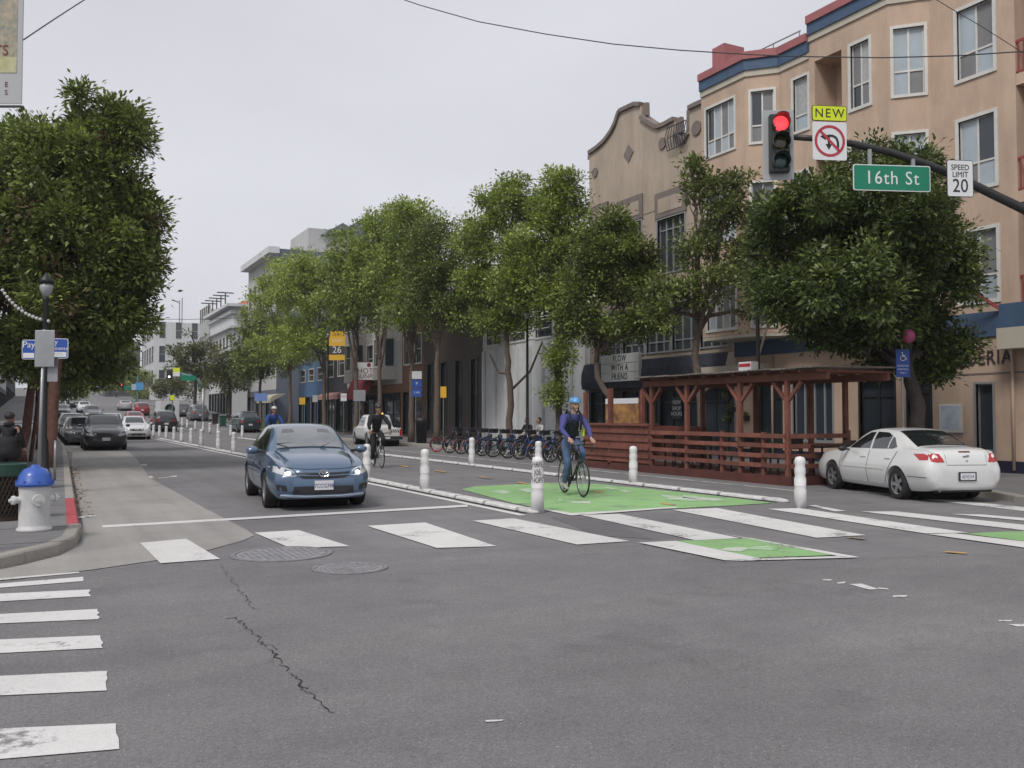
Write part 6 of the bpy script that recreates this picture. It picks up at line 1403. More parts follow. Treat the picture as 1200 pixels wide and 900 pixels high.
    cr_ = MB(); cr_.lathe([(.095, -.055), (.095, -.049), (.02, -.049), (.02, -.055)], 24, BB, 'y'); cr_.tube([BB + Vector((0, -.075, 0)), BB + Vector((0, .075, 0))], .02, 8); cr_.tube([BB + Vector((0, -.07, 0)), BB + Vector((-.02, -.075, -.165))], .012, 6); cr_.tube([BB + Vector((0, .07, 0)), BB + Vector((.02, .075, .165))], .012, 6); cr_.build('crank', M_BIKEB, root)
    for s, z in ((-1, -.165), (1, .165)): MB().box(BB.x + .02 * s - .045, BB.x + .02 * s + .045, s * .12 - .045, s * .12 + .045, BB.z + z - .012, BB.z + z + .012).build('pedal', M_BIKEB, root)
    if fender:
        for c, a0, a1 in ((RA, 20, 200), (FA, 60, 190)):
            mb = MB(); n = 14
            for i in range(n):
                p, q2 = R(a0 + (a1 - a0) * i / n), R(a0 + (a1 - a0) * (i + 1) / n); rr = r + .03
                A = [(c.x + rr * math.cos(t), s, c.z + rr * math.sin(t)) for t in (p, q2) for s in (-.035, .035)]; mb.quad(A[0], A[1], A[3], A[2])
            mb.build('mudguard', fender, root)
    return b
# ---- near cyclist
gc = (G(682, 583) + G(662, 579)) / 2
hdg = R(-101)
bk = thing('road_bicycle', 'black road bicycle with drop bars ridden across the green box', 'bicycle', (gc.x, gc.y, .018), hdg)
bicycle(bk, M_BIKEB)
M_BLUEJ = mat('blue_sleeve_fabric', (.06, .062, .22), .8, var=.12, vscale=14, bump=.8, bscale=13); M_NAVYV = mat('navy_vest_fabric', (.012, .014, .028), .75, var=.2, vscale=10, bump=.8, bscale=14); M_JEANS = mat('blue_denim', (.062, .105, .20), .85, var=.2, vscale=8, bump=.8, bscale=13)
M_SHOE = mat('grey_shoe', (.33, .34, .32), .7); M_HELB = mat('light_blue_helmet', (.10, .28, .55), .35, coat=.4); M_VENT = mat('helmet_vent', (.01, .012, .02), .7)
rd = thing('person', 'cyclist in blue helmet, blue sleeves, dark vest and jeans crossing the green box', 'person', (gc.x, gc.y, .018), hdg)
J = dict(pelvis=(-.21, 0, 1.06), waist=(-.15, 0, 1.20), chest=(.0, 0, 1.44), neck=(.05, 0, 1.60), head=(.10, 0, 1.73), shL=(.01, .17, 1.50), shR=(.01, -.17, 1.50), elL=(.14, .27, 1.25), elR=(.12, -.28, 1.25), wrL=(.40, .215, 1.07), wrR=(.40, -.215, 1.07),
         hipL=(-.19, .095, 1.03), hipR=(-.19, -.095, 1.03), knL=(.20, .13, .80), knR=(.06, -.13, .60), anL=(-.03, .125, .50), anR=(-.14, -.13, .20), toL=(.07, .125, .455), toR=(-.03, -.13, .13))
person(rd, J, M_BLUEJ, M_JEANS, M_SKIN, M_SHOE, head_fw=(.95, .1, -.12), hand_fw=(1, 0, -.25), curl=.75, legr=.95, torso=(.122, .092))
V_ = {k: Vector(v) for k, v in J.items()}
vv = [V_['pelvis'].lerp(V_['waist'], .3), V_['waist'], V_['waist'].lerp(V_['chest'], .6), V_['chest'] + Vector((0, 0, .0)), V_['neck'] - Vector((.01, 0, .06))]
vv += [V_['chest'].lerp(V_['shL'], .62) + Vector((0, 0, .01)), V_['chest'].lerp(V_['shR'], .62) + Vector((0, 0, .01))]
link('vest', skin_mesh('vest', vv, [(0, 1), (1, 2), (2, 3), (3, 4), (3, 5), (3, 6)], [(.165, .145), (.158, .138), (.182, .146), (.185, .145), (.098, .094), .112, .112], 2), M_NAVYV, rd)
for s in (1, -1): MB().tube([(-.16, s * .10, 1.50), (-.03, s * .115, 1.625), (.09, s * .11, 1.56), (.15, s * .11, 1.42), (.06, s * .13, 1.24)], .022, 6).build('backpack_strap', M_VENT, rd, True)
helmet(rd, (.10, 0, 1.755), (.95, .1, -.12), M_HELB, M_VENT)
mb = MB().ball((-.24, 0, 1.38), (.11, .15, .22), 14, 10); mb.build('backpack', M_NAVYV, rd, True)
hm = MB(); hm.ball((.075, .02, 1.70), (.105, .085, .08), 12, 8); hm.v = [(x - .03, y, z) for x, y, z in hm.v]; hm.build('hair', M_HAIRD, rd, True)
MB().tube([(.17, .062, 1.70), (.165, .04, 1.60), (.165, -.04, 1.60), (.17, -.062, 1.70)], .006, 5).build('chin_strap', M_VENT, rd)
MB().box(-.02, .06, .175, .21, 1.12, 1.28).build('reflector_tab', mat('hi_vis_green', (.45, .75, .05), .5), rd)
# ---- second cyclist, in black
gc = (G(448, 549.5) + G(437, 546)) / 2; hdg = math.atan2(-1, -.1)
bk2 = thing('city_bicycle', 'pale grey bicycle ridden by the person in black', 'bicycle', (gc.x, gc.y, .006), hdg); bicycle(bk2, M_BIKEG, drop=False)
M_BLKJ = mat('black_fabric', (.012, .012, .014), .85, var=.2, vscale=8, bump=.3, bscale=24); M_SHOEW = mat('pale_shoe', (.40, .40, .40), .7); M_HELK = mat('black_helmet', (.015, .015, .018), .4, coat=.3)
r2 = thing('person', 'cyclist in black clothes and black helmet beside the blue sedan', 'person', (gc.x, gc.y, .006), hdg)
J2 = dict(J); J2.update(elL=(.20, .31, 1.26), elR=(.18, -.31, 1.26), wrL=(.27, .29, 1.08), wrR=(.27, -.29, 1.08))
person(r2, J2, M_BLKJ, M_BLKJ, M_SKIN2, M_SHOEW, hand_fw=(.6, 0, -.6), curl=.8, torso=(.155, .125), up_r=1.15, legr=1.05, levels=1); helmet(r2, (.10, 0, 1.755), (1, 0, -.1), M_HELK)
# ---- third cyclist, blue jacket, far away
bk3 = thing('city_bicycle', 'dark bicycle ridden by the person in the blue jacket', 'bicycle', (8.0, 35, 0), R(-92)); bicycle(bk3, M_BIKEB, drop=False, spk=8)
r3 = thing('person', 'distant cyclist in bright blue jacket and white helmet behind the sedan', 'person', (8.0, 35, 0), R(-92))
person(r3, J2, mat('bright_blue_jacket', (.02, .06, .24), .8), M_BLKJ, M_SKIN, M_SHOE, hand_fw=(.6, 0, -.6), levels=1, torso=(.16, .13), up_r=1.2); helmet(r3, (.10, 0, 1.755), (1, 0, 0), mat('white_helmet', (.6, .6, .58), .4))
# ---- standing people
def stander(label, x, y, z, rz, top, bottom, skin, shoe, hair=True, sit=False, cap=None):
    t = thing('person', label, 'person', (x, y, z), rz)
    if not sit:
        J = dict(pelvis=(0, 0, .95), waist=(0, 0, 1.10), chest=(.01, 0, 1.36), neck=(.02, 0, 1.50), head=(.04, 0, 1.63), shL=(0, .18, 1.42), shR=(0, -.18, 1.42), elL=(-.02, .24, 1.13), elR=(.02, -.24, 1.13), wrL=(.08, .25, .90), wrR=(.14, -.22, .92), hipL=(0, .09, .92), hipR=(0, -.09, .92),
                 knL=(.05, .10, .50), knR=(.0, -.10, .50), anL=(-.02, .11, .09), anR=(-.05, -.11, .09), toL=(.09, .12, .045), toR=(.06, -.12, .045))
    else:
        J = dict(pelvis=(0, 0, .52), waist=(-.03, 0, .67), chest=(.02, 0, .92), neck=(.06, 0, 1.06), head=(.10, 0, 1.19), shL=(.02, .18, .98), shR=(.02, -.18, .98), elL=(.10, .24, .74), elR=(.10, -.24, .74), wrL=(.32, .16, .66), wrR=(.32, -.16, .66), hipL=(.02, .09, .51), hipR=(.02, -.09, .51),
                 knL=(.44, .12, .50), knR=(.44, -.12, .50), anL=(.42, .12, .09), anR=(.42, -.12, .09), toL=(.52, .12, .045), toR=(.52, -.12, .045))
    person(t, J, top, bottom, skin, shoe, levels=1, curl=.4); c = Vector(J['head'])
    mb = MB().ball(c + Vector((-.02, 0, .03)), (.102, .088, .105), 12, 8); mb.build('hair', M_HAIRD, t, True)
    return t
q = G(9, 574, .13); ps = stander('person in a dark jacket standing behind the litter bin', q.x, q.y, .13, R(60), M_BLKJ, M_BLKJ, M_SKIN2, M_BLKP); ps.scale = (1.0, 1.0, .84)
MB().lathe([(.10, 1.44), (.085, 1.52), (.07, 1.53)], 14, (.01, 0, 0)).build('collar', M_BLKJ, ps, True); MB().lathe([(.215, .72), (.205, .9), (.185, 1.05), (.165, 1.2)], 18).build('coat_skirt', M_BLKJ, ps, True)
stander('seated person in white top beyond the docked bikes', 17.6, yx(634, 17.6), .13, R(180), mat('white_top_fabric', (.5, .5, .5), .8), M_BLKJ, M_SKIN2, M_BLKP, sit=True); stander('seated person in black beside the lamp post behind the bikes', 17.7, yx(619, 17.7), .13, R(200), M_BLKJ, M_BLKJ, M_SKIN2, M_BLKP, sit=True)
stander('small distant pedestrian in a pale shirt by the green bins', 16.9, yx(244, 16.9), gz(60) + .13, R(-90), mat('pale_shirt', (.42, .40, .38), .8), M_BLKJ, M_SKIN2, M_BLKP)
stander('small distant pedestrian in dark clothes under the far trees', 18.0, yx(268, 18.0), .13, R(90), M_NAVYV, M_BLKJ, M_SKIN2, M_BLKP)
# benches for the seated two
for u, x in ((634, 17.6), (619, 17.7)):
    y = yx(u, x); t = thing('stool', 'small dark stool under the seated person ' + ('in white' if u == 634 else 'in black'), 'stool', (x, y, .13)); MB().lathe([(.17, .38), (.18, .40), (.17, .43), (0, .43)], 16).build('seat', M_BLKP, t)
    for a in range(4): MB().tube([(.12 * math.cos(a * 1.571), .12 * math.sin(a * 1.571), .39), (.17 * math.cos(a * 1.571), .17 * math.sin(a * 1.571), 0)], .014, 6).build('leg', M_BLKP, t)
# ---- bike share dock
M_SHBLUE = mat('share_bike_blue', (.022, .045, .15), .35, coat=.5); M_SHBLK = mat('share_bike_dark', (.02, .022, .03), .4, coat=.4); M_REDT_ = mat('red_rim', (.45, .05, .06), .4)
def share_bike(label, x, y, fm, red=False, rz=0.):
    t = thing('share_bicycle', label, 'bicycle', (x, y, .0), rz, 'docked share bikes'); bicycle(t, fm, drop=False, city=True, spk=12, rimm=M_REDT_ if red else None, tyrem=M_REDT_ if red else None, fender=M_SHBLK if fm is M_SHBLK else M_SHBLUE)
    MB().box(.40, .66, -.15, .15, .84, 1.0).build('front_basket', M_SHBLK, t, bevel=.02); MB().box(-.78, -.70, -.03, .03, .50, .56).build('rear_light', mat('rear_light_red', (.32, .05, .03), .4), t)
    return t
sp_ = share_bike('dark share bike nearest to us in the dock row', 15.25, 24.6, M_SHBLK, rz=R(8))
n = 11
lbs = ['dark share bike second nearest in the dock row', 'blue share bike third in the dock row', 'blue share bike just left of the graffiti bollard', 'dark share bike fifth in the dock row', 'blue share bike with red rear lamp mid row', 'dark share bike seventh in the dock row', 'blue share bike eighth in the dock row', 'dark share bike ninth in the dock row', 'dark share bike beside the red wheeled one']
for i, lb in enumerate(lbs):
    share_bike(lb, 15.25 + rnd.uniform(-.05, .05), 25.6 + i * 1.0, M_SHBLUE if i in (1, 2, 4, 6) else M_SHBLK, rz=R(8 + rnd.uniform(-5, 5)))
share_bike('share bike with red wheels at the far end of the dock row', 15.2, 34.9, M_SHBLK, red=True, rz=R(10))
for i in range(6):
    t = thing('bike_dock', ORD[i] + ' low grey docking plate under the share bikes, counted from the near end', 'bike dock', (15.9, 25.2 + i * 1.9, 0), 0, 'bike docks'); MB().box(-.35, .35, -.92, .92, .006, .03).build('base_plate', M_GREYM, t)
    for s in (-.5, .5): MB().box(-.06, .10, s - .06, s + .06, .03, .78).build('dock_post', M_BLKP, t, bevel=.02)
# ------------------------------------------------------------------ street furniture
RV = Vector((math.cos(YAW), -math.sin(YAW), 0)); FV = Vector((math.sin(YAW), math.cos(YAW), 0))
def CP(u, v, dep):
    return RV * ((u - 600) / FPX * dep) + FV * dep + Vector((0, 0, CAM_H + (486 - v) / FPX * dep))
M_POLE = mat('dark_bronze_pole', (.035, .035, .036), .45, metal=.3); M_BLACKP = mat('black_lamp_post', (.012, .013, .014), .45); M_SGREY = mat('sign_back_aluminium', (.33, .345, .36), .45, metal=.5, var=.08)
M_SWHITE = mat('sign_white', (.68, .69, .70), .45); M_SGREEN = mat('sign_green', (.0, .19, .105), .4); M_SYEL = mat('sign_fluor_yellow', (.62, .72, .02), .45); M_SBLUE = mat('sign_blue', (.02, .075, .34), .45); M_SRED = mat('sign_red', (.42, .03, .05), .45); M_SYLW = mat('banner_yellow', (.72, .42, .03), .6)
M_SIGB = mat('signal_housing', (.018, .02, .02), .5)
# ---- mast arm with signal and signs
SD = 17.0
pole_c = CP(1292, 486, SD + .3); pole_c.z = .13
A = thing('signal_mast', 'dark curved mast arm reaching left from the right corner', 'signal pole', pole_c)
path = [CP(u, v, SD + .3) for u, v in ((928, 157.5), (960, 159.5), (1000, 165), (1045, 175), (1090, 190), (1130, 207), (1170, 227), (1205, 244), (1250, 268), (1290, 292))]
part(MB().tube(path, [.055, .06, .065, .07, .075, .08, .085, .09, .095, .10], 12), 'arm', M_POLE, A, smooth=True)
part(MB().lathe([(.22, 0), (.22, .3), (.15, .36), (.12, 5.2), (.11, 5.3), (.0, 5.34)], 16, pole_c), 'pole', M_POLE, A, smooth=True)
FACE = R(6)
xs_ = Vector((math.cos(YAW - FACE), -math.sin(YAW - FACE), 0)); nf = Vector((-math.sin(YAW - FACE), -math.cos(YAW - FACE), 0))
def sign_thing(name, label, u0, v0, u1, v1, dep, m, cat='sign', th=.012, border=None, bm=None):
    c = CP((u0 + u1) / 2, (v0 + v1) / 2, dep); w = (u1 - u0) / FPX * dep / 2; h = (v1 - v0) / FPX * dep / 2
    t = thing(name, label, cat, c, math.atan2(xs_.y, xs_.x))
    # local: x right, y away, z up
    def rr(w_, h_, y0, y1, r=.04):
        pts = []
        for cx, cz, a0 in ((w_ - r, h_ - r, 0), (-w_ + r, h_ - r, 90), (-w_ + r, -h_ + r, 180), (w_ - r, -h_ + r, 270)):
            for k in range(5): a = R(a0 + 22.5 * k); pts.append((cx + r * math.cos(a), y0, cz + r * math.sin(a)))
        return MB().prism(pts, (0, y0, 0), (0, y1, 0))
    rr(w, h, 0, th).build('panel', m if not border else bm, t)
    if border: rr(w - border, h - border, -.004, 0, .03).build('face', m, t)
    MB().box(-.02, .02, th, th + .25, -h * .3, h * .3).build('bracket', M_SGREY, t)
    return t, w, h
TF = lambda x, z, y=-.007: frame((x, y, z), (1, 0, 0), (0, 0, 1))
t, w, h = sign_thing('street_name_sign', 'green street name sign hung under the mast arm', 1001, 191, 1097, 222, SD, M_SGREEN, border=.018, bm=M_SWHITE)
text('lettering', '16th St', .36, M_SWHITE, t, TF(0, -.01), .002, xs=.92, space=1.12)
for u in (1023, 1077): 
    x = (u - 1049) / FPX * SD; MB().box(x - .03, x + .03, .02, .06, h - .05, h + .30 - (.0 if u < 1050 else .16)).build('hanger', M_SGREY, t)
t, w, h = sign_thing('speed_limit_sign', 'white speed limit 20 sign on the mast arm', 1113, 185, 1146, 229, SD - .1, M_SWHITE, border=.012, bm=M_BLKINK)
for s, z, sz in (('SPEED', .205, .15), ('LIMIT', .07, .15), ('20', -.15, .36)): text('lettering', s, sz, M_BLKINK, t, TF(0, z), .002, xs=.9)
t, w, h = sign_thing('new_plaque', 'fluorescent yellow NEW plaque above the no left turn sign', 954.5, 120, 997.5, 138.5, SD - .1, M_SYEL, border=.012, bm=M_BLKINK)
text('lettering', 'NEW', .24, M_BLKINK, t, TF(0, -.005), .002, xs=.95, space=1.25)
t, w, h = sign_thing('turn_sign', 'white no left turn sign with red ring on the mast arm', 955, 139.5, 997, 185, SD - .1, M_SWHITE)
mb = MB(); r0 = .30
for i in range(40):
    a, b2 = 2 * math.pi * i / 40, 2 * math.pi * (i + 1) / 40; mb.quad((r0 * math.cos(a), -.006, r0 * math.sin(a)), (r0 * math.cos(b2), -.006, r0 * math.sin(b2)), (.25 * math.cos(b2), -.006, .25 * math.sin(b2)), (.25 * math.cos(a), -.006, .25 * math.sin(a)))
mb.build('red_ring', M_SRED, t)
mb = MB(); mb.beam((-.19, -.005, .19), (.19, -.005, -.19), .002, .05, up=(1, 0, 1)); mb.build('red_slash', M_SRED, t)
ar = [(.16, -.19), (.16, -.02), (.13, .06), (.06, .10), (-.02, .10), (-.08, .08)]
mb = MB()
for i in range(len(ar) - 1): mb.beam((ar[i][0], -.004, ar[i][1]), (ar[i + 1][0], -.004, ar[i + 1][1]), .002, .045, up=(0, 1, 0) if False else (ar[i + 1][1] - ar[i][1] + .001, 0, -(ar[i + 1][0] - ar[i][0])))
for (x0, z0) in ((.0, .06), (.0, -.04)): mb.beam((x0 - .02, -.004, .09), (x0 - .02, -.004, -.08), .002, .04, up=(1, 0, 0))
mb.add([(-.19, -.004, .08), (-.08, -.004, .145), (-.08, -.004, .015)], [(0, 1, 2)]); mb.add([(-.02, -.004, -.17), (-.085, -.004, -.06), (.045, -.004, -.06)], [(0, 1, 2)])
mb.build('turn_arrow', M_BLKINK, t)
# signal head
sc_ = CP(915, 167, SD); hd_ = R(-5)
S_ = thing('traffic_signal', 'traffic signal showing red at the tip of the mast arm', 'traffic light', sc_, -YAW + hd_)
mb = MB(); mb.box(-.29, .29, .0, .02, -.67, .67); mb.build('backplate', mat('backplate_grey', (.36, .37, .38), .6), S_, bevel=.01)
MB().box(-.185, .185, -.16, 0, -.55, .55).build('housing', M_SIGB, S_, bevel=.02)
LE = mat('red_signal_lit', (1, .04, .05), .3, emit=1.6); LO = mat('amber_lens_off', (.06, .045, .01), .2, coat=.5); LG = mat('green_lens_off', (.01, .045, .04), .2, coat=.5)
for k, (z, m_) in enumerate(((.36, LE), (0, LO), (-.36, LG))):
    MB().lathe([(.145, -.165), (.10, -.18), (0, -.185)], 20, (.015, 0, z), 'y').build('lens', m_, S_, True)
    mb = MB(); n = 20; vs = []; fs = []
    for i in range(n + 1):
        a = R(-50 + 280 * i / n); ln = .24 if 40 < (-50 + 280 * i / n) < 140 else .14
        for rr_ in (.165, .155):
            for y in (-.16, -.16 - ln): vs.append((.015 + rr_ * math.cos(a), y, z + rr_ * math.sin(a)))
    for i in range(n):
        q = i * 4; fs += [(q, q + 1, q + 5, q + 4), (q + 2, q + 6, q + 7, q + 3), (q + 1, q + 3, q + 7, q + 5)]
    mb.add(vs, fs).build('visor', mat('visor_dark_green', (.035, .045, .038), .5), S_)
# ---- simple post signs
def post_sign(name, label, u, X, panels, ztop=None, r=.022, m=None, cat='sign', yaw=None):
    y = yx(u, X); g = gz(y) + .13; dep = X * math.sin(YAW) + y * math.cos(YAW)
    t = thing(name, label, cat, (X, y, g), -YAW if yaw is None else yaw)
    zs_ = [CAM_H + (486 - v) / FPX * dep - g for p in panels for v in (p[1], p[3])]
    MB().tube([(0, .03, 0), (0, .03, max(zs_))], r, 8).build('post', m or M_GREYM, t)
    for (u0, v0, u1, v1, mm, txts) in panels:
        x0, x1 = (u0 - u) / FPX * dep, (u1 - u) / FPX * dep; z1, z0 = [CAM_H + (486 - v) / FPX * dep - g for v in (v0, v1)]
        o = MB().box(x0, x1, -.006, .006, z0, z1).build('panel', mm, t)
        for (s, fx, fz, sz, tm) in txts: text('lettering', s, sz, tm, o, frame((x0 + (x1 - x0) * fx, -.008, z0 + (z1 - z0) * fz), (1, 0, 0), (0, 0, 1)), .001)
    return t
t = post_sign('accessible_parking_sign', 'blue accessible parking sign on a pole behind the white sedan', 1059, 16.55, [(1051, 409, 1067, 442, M_SBLUE, [('RESERVED', .5, .40, .055, M_SWHITE), ('PARKING', .5, .28, .055, M_SWHITE), ('ONLY', .5, .15, .055, M_SWHITE)])])
z_ = CAM_H + (486 - 418) / FPX * (16.55 * math.sin(YAW) + yx(1059, 16.55) * math.cos(YAW)) - .13
mb = MB(); mb.torus(.055, .009, 18, 5, (.0, -.012, z_ - .03)); mb.ball((-.015, -.012, z_ + .085), (.017, .006, .017), 8, 6); mb.tube([(-.012, -.012, z_ + .065), (0, -.012, z_), (.05, -.012, z_), (.085, -.012, z_ - .07)], .010, 5); mb.tube([(-.005, -.012, z_ + .035), (.045, -.012, z_ + .03)], .008, 5)
mb.build('wheelchair_symbol', M_SWHITE, t)
post_sign('school_crossing_sign', 'small yellow school crossing sign on a thin pole', 519.5, 16.9, [(516, 453, 523, 466, M_SYLW, [])])
t = post_sign('parking_signs', 'stacked blue parking signs on a pole before the brown wall', 487, 16.9, [(482.5, 435, 494, 444, M_SWHITE, []), (482.5, 445, 494, 454, M_SBLUE, [('P', .5, .5, .2, M_SWHITE)]), (482.5, 455, 494, 465, M_SBLUE, [('2 HR', .5, .5, .14, M_SWHITE)])])
post_sign('street_sign_plate', 'grey sign plate on a pole left of the rider in black', 421, 15.9, [(414, 457, 428, 470, M_SGREY, [])]); post_sign('no_parking_sign', 'small white no parking sign with red print left of the grey plate', 402.5, 16.9, [(399, 461, 406, 470, M_SWHITE, [('NO', .5, .6, .2, M_SRED)])])
post_sign('small_yellow_sign', 'small yellow sign under the bright green trees', 354, 16.9, [(350.5, 466, 357.5, 474, M_SYLW, [])]); post_sign('small_white_sign', 'small white sign right of the small yellow one', 369, 16.9, [(366, 463, 372, 471, M_SWHITE, [])])
post_sign('blue_directional_sign', 'pale blue sign beyond the far trees', 305, 16.9, [(298, 461, 313, 470, mat('pale_blue_sign', (.16, .25, .55), .5), [])])
# ---- lamp posts
def lamp_post(label, x, y, h=5.0, globe=True, group='black lamp posts'):
    t = thing('lamp_post', label, 'street lamp', (x, y, gz(y) + .13), 0, group)
    MB().lathe([(.16, 0), (.16, .25), (.11, .35), (.09, .9), (.06, 1.0), (.048, h - .5), (.065, h - .46), (.05, h - .42)], 14).build('post', M_BLACKP, t, True)
    MB().lathe([(.06, h - .42), (.12, h - .26), (.11, h - .16)], 14).build('lantern_glass', mat('lantern_glass', (.35, .36, .37), .15, spec=.6), t, True); MB().lathe([(.135, h - .17), (.12, h - .08), (.05, h - .01), (.015, h + .05), (0, h + .06)], 14).build('lantern_cap', M_BLACKP, t, True)
    return t
q = G(52, 572, .13); q.x = min(q.x, .1); q.z = 0; dl = q.x * math.sin(YAW) + q.y * math.cos(YAW)
hl_ = CAM_H + (486 - 322) / FPX * dl - .13
lp = lamp_post('black lamp post with lantern in front of the left trees', q.x, q.y, hl_)
lamp_post('black lamp post standing in the sparse tree behind the parklet', 17.0, yx(889, 17.0), 5.2); lamp_post('black lamp post beside the white clapboard building', 17.0, yx(618, 17.0), 5.6)
bl = lamp_post('black lamp post carrying the yellow banner', 17.0, yx(384, 17.0), 7.0)
yb_ = yx(384, 17.0); db = 17 * math.sin(YAW) + yb_ * math.cos(YAW)
bn = thing('street_banner', 'yellow street banner with number 26 on a lamp post', 'banner', CP(394.5, 405, db), -YAW)
w = 9.5 / FPX * db; h = 17 / FPX * db; MB().box(-w, w, -.01, .01, -h, h).build('cloth', M_SYLW, bn); MB().box(-w, w, -.014, -.01, -h * .62, -h * .02).build('panel', mat('banner_charcoal', (.05, .05, .05), .7), bn)
text('lettering', '26', .62, M_SWHITE, bn, frame((0, -.018, -h * .3), (1, 0, 0), (0, 0, 1)), .001); text('lettering', 'GRAD', .26, mat('banner_brown', (.25, .13, .02), .7), bn, frame((0, -.013, h * .75), (1, 0, 0), (0, 0, 1)), .001); text('lettering', 'STAR', .26, M_SWHITE, bn, frame((0, -.013, h * .35), (1, 0, 0), (0, 0, 1)), .001)
MB().tube([(-w - .1, .0, h + .04), (w, 0, h + .04)], .02, 6).build('rod', M_BLACKP, bn)
# string of festoon bulbs from the left lamp post
sb = thing('festoon_lights', 'string of round white bulbs swagged to the left lamp post', 'string lights', q)
pts = [CP(u, v, dl) - q for u, v in ((-20, 322), (0, 337), (8, 348), (18, 358), (30, 366), (42, 371), (55, 374))]
MB().tube(pts, .008, 5).build('cable', M_BLACKP, sb)
bm_ = MB().ball((0, 0, 0), .035, 8, 6).mesh('bulb'); bm_.materials.append(mat('white_bulb', (.50, .50, .48), .3))
for i in range(18):
    x = i / 17 * (len(pts) - 1); k = min(int(x), len(pts) - 2); p = Vector(pts[k]).lerp(Vector(pts[k + 1]), x - k); o = link('bulb', bm_, None, sb, True); o.location = p - Vector((0, 0, .035))
# pay parking sign on the lamp post
dp = dl - .25
for (u0, v0, u1, v1, lb, tx) in ((25, 398, 40.5, 421, 'blue pay parking sign left of the grey sign back', [('Pay', 0, .09, .17)]), (60, 396.5, 78.5, 420, 'blue pay parking sign right of the grey sign back', [('by', -.1, .12, .13), ('license', .02, .0, .10), ('plate', -.03, -.1, .10)])):
    t, w, h = sign_thing('pay_parking_sign', lb, u0, v0, u1, v1, dp, M_SBLUE, border=.012, bm=M_SWHITE)
    for s, x, z, sz in tx: text('lettering', s, sz, M_SWHITE, t, TF(x, z), .001)
    MB().box(-w * .8, w * .8, -.008, -.004, -h * .85, -h * .35).build('strip', M_SWHITE, t)
# nearer sign seen from the back
c = G(44, 602); c.z = .13; dn = c.x * math.sin(YAW) + c.y * math.cos(YAW)
t = thing('sign_post', 'grey metal post with two sign backs beside the hydrant', 'sign', c, -YAW)
zt_ = CAM_H + (486 - 386) / FPX * dn - .13; ob = lambda u: (u - 44) / FPX * dn
zz = lambda v: CAM_H + (486 - v) / FPX * dn - .13
MB().tube([(ob(43.5), 0, 0), (ob(48), 0, zt_)], .025, 10).build('post', M_GREYM, t, True)
MB().box(ob(39), ob(62), -.045, -.035, zz(430), zz(387)).build('sign_back', M_SGREY, t, bevel=.006); MB().box(ob(51), ob(63), .04, .05, zz(447), zz(418)).build('sign_back', M_SGREY, t)
# ---- hydrant
c = G(40, 622, .13); dh = c.x * math.sin(YAW) + c.y * math.cos(YAW); k = dh / FPX
H_ = thing('fire_hydrant', 'white fire hydrant with blue domed cap on the left corner', 'fire hydrant', c, 0)
hh = 77 * k; rb = 16.5 * k
M_HW = mat('hydrant_white', (.62, .62, .62), .5, var=.08, vscale=7, stain=.25, bump=.15, bscale=20); M_HB = mat('hydrant_blue', (.03, .10, .42), .4, coat=.3)
MB().lathe([(rb * 1.15, 0), (rb * 1.15, .035), (rb * 1.02, .05), (rb * 1.0, .08), (rb, hh * .60), (rb * 1.04, hh * .63), (rb * 1.04, hh * .68), (rb * .95, hh * .70)], 24).build('barrel', M_HW, H_, True)
MB().lathe([(rb * 1.22, hh * .68), (rb * 1.25, hh * .72), (rb * 1.12, hh * .76), (rb * 1.05, hh * .84), (rb * .75, hh * .93), (rb * .3, hh * .97), (rb * .28, hh * 1.0), (0, hh)], 24).build('bonnet', M_HB, H_, True)
for a, sz in ((R(20), .75), (R(200), .75), (R(-80), 1.0)):
    d = Vector((math.cos(a), math.sin(a), 0)); p = Vector((0, 0, hh * .48))
    o = MB().tube([p + d * rb * .9, p + d * rb * 1.3, p + d * rb * 1.32, p + d * rb * 1.5], [.055 * sz, .055 * sz, .075 * sz, .07 * sz], 12).build('outlet', M_HW, H_); MB().tube([p + d * rb * 1.5, p + d * rb * 1.68], .022, 6).build('cap_nut', M_HW, o)
for i in range(8):
    a = i * .785 + .2; MB().lathe([(.016, 0), (.016, .03), (0, .032)], 6, (rb * 1.16 * math.cos(a), rb * 1.16 * math.sin(a), hh * .73)).build('bolt', M_HB, H_)
# ---- litter bin
c = G(6, 609, .13); dk = c.y * math.cos(YAW) + c.x * math.sin(YAW); k = dk / FPX; rb = 21 * k; hb_ = 66 * k
B_ = thing('litter_bin', 'dark bronze lattice litter bin with green rim at the left edge', 'litter bin', c, 0)
M_BIN = mat('bin_bronze', (.045, .03, .02), .55, metal=.4); M_BING = mat('bin_green', (.012, .05, .035), .5)
MB().lathe([(rb, 0), (rb, .06), (rb * .96, .06), (rb * .96, 0)], 24).build('base_ring', M_BIN, B_); MB().lathe([(rb * 1.05, hb_ * .78), (rb * 1.08, hb_ * .98), (rb, hb_), (rb * .8, hb_), (rb * .8, hb_ * .8)], 24).build('rim', M_BING, B_)
MB().lathe([(rb * .86, .03), (rb * .86, hb_ * .78)], 20).build('liner', M_DARK, B_)
mb = MB(); n = 30
for i in range(n):
    for s in (1, -1):
        pts = []
        for j in range(6):
            t_ = j / 5; a = 2 * math.pi * i / n + s * t_ * .9; pts.append((rb * math.cos(a), rb * math.sin(a), .05 + (hb_ * .78 - .05) * t_))
        mb.tube(pts, .008, 4, False)
tag(mb.build('lattice', M_BIN, B_), kind='stuff')
# ---- bike rack behind the sign post
c = G(68, 562, .13); t = thing('bike_rack', 'thin grey hoop bike rack at the left kerb by the trunk', 'bike rack', (min(c.x, lc(c.y) - .35), c.y, .13)); MB().tube([(0, -.28, 0), (0, -.28, .7), (0, -.18, .84), (0, .18, .84), (0, .28, .7), (0, .28, 0)], .025, 8).build('hoop', M_GREYM, t, True)
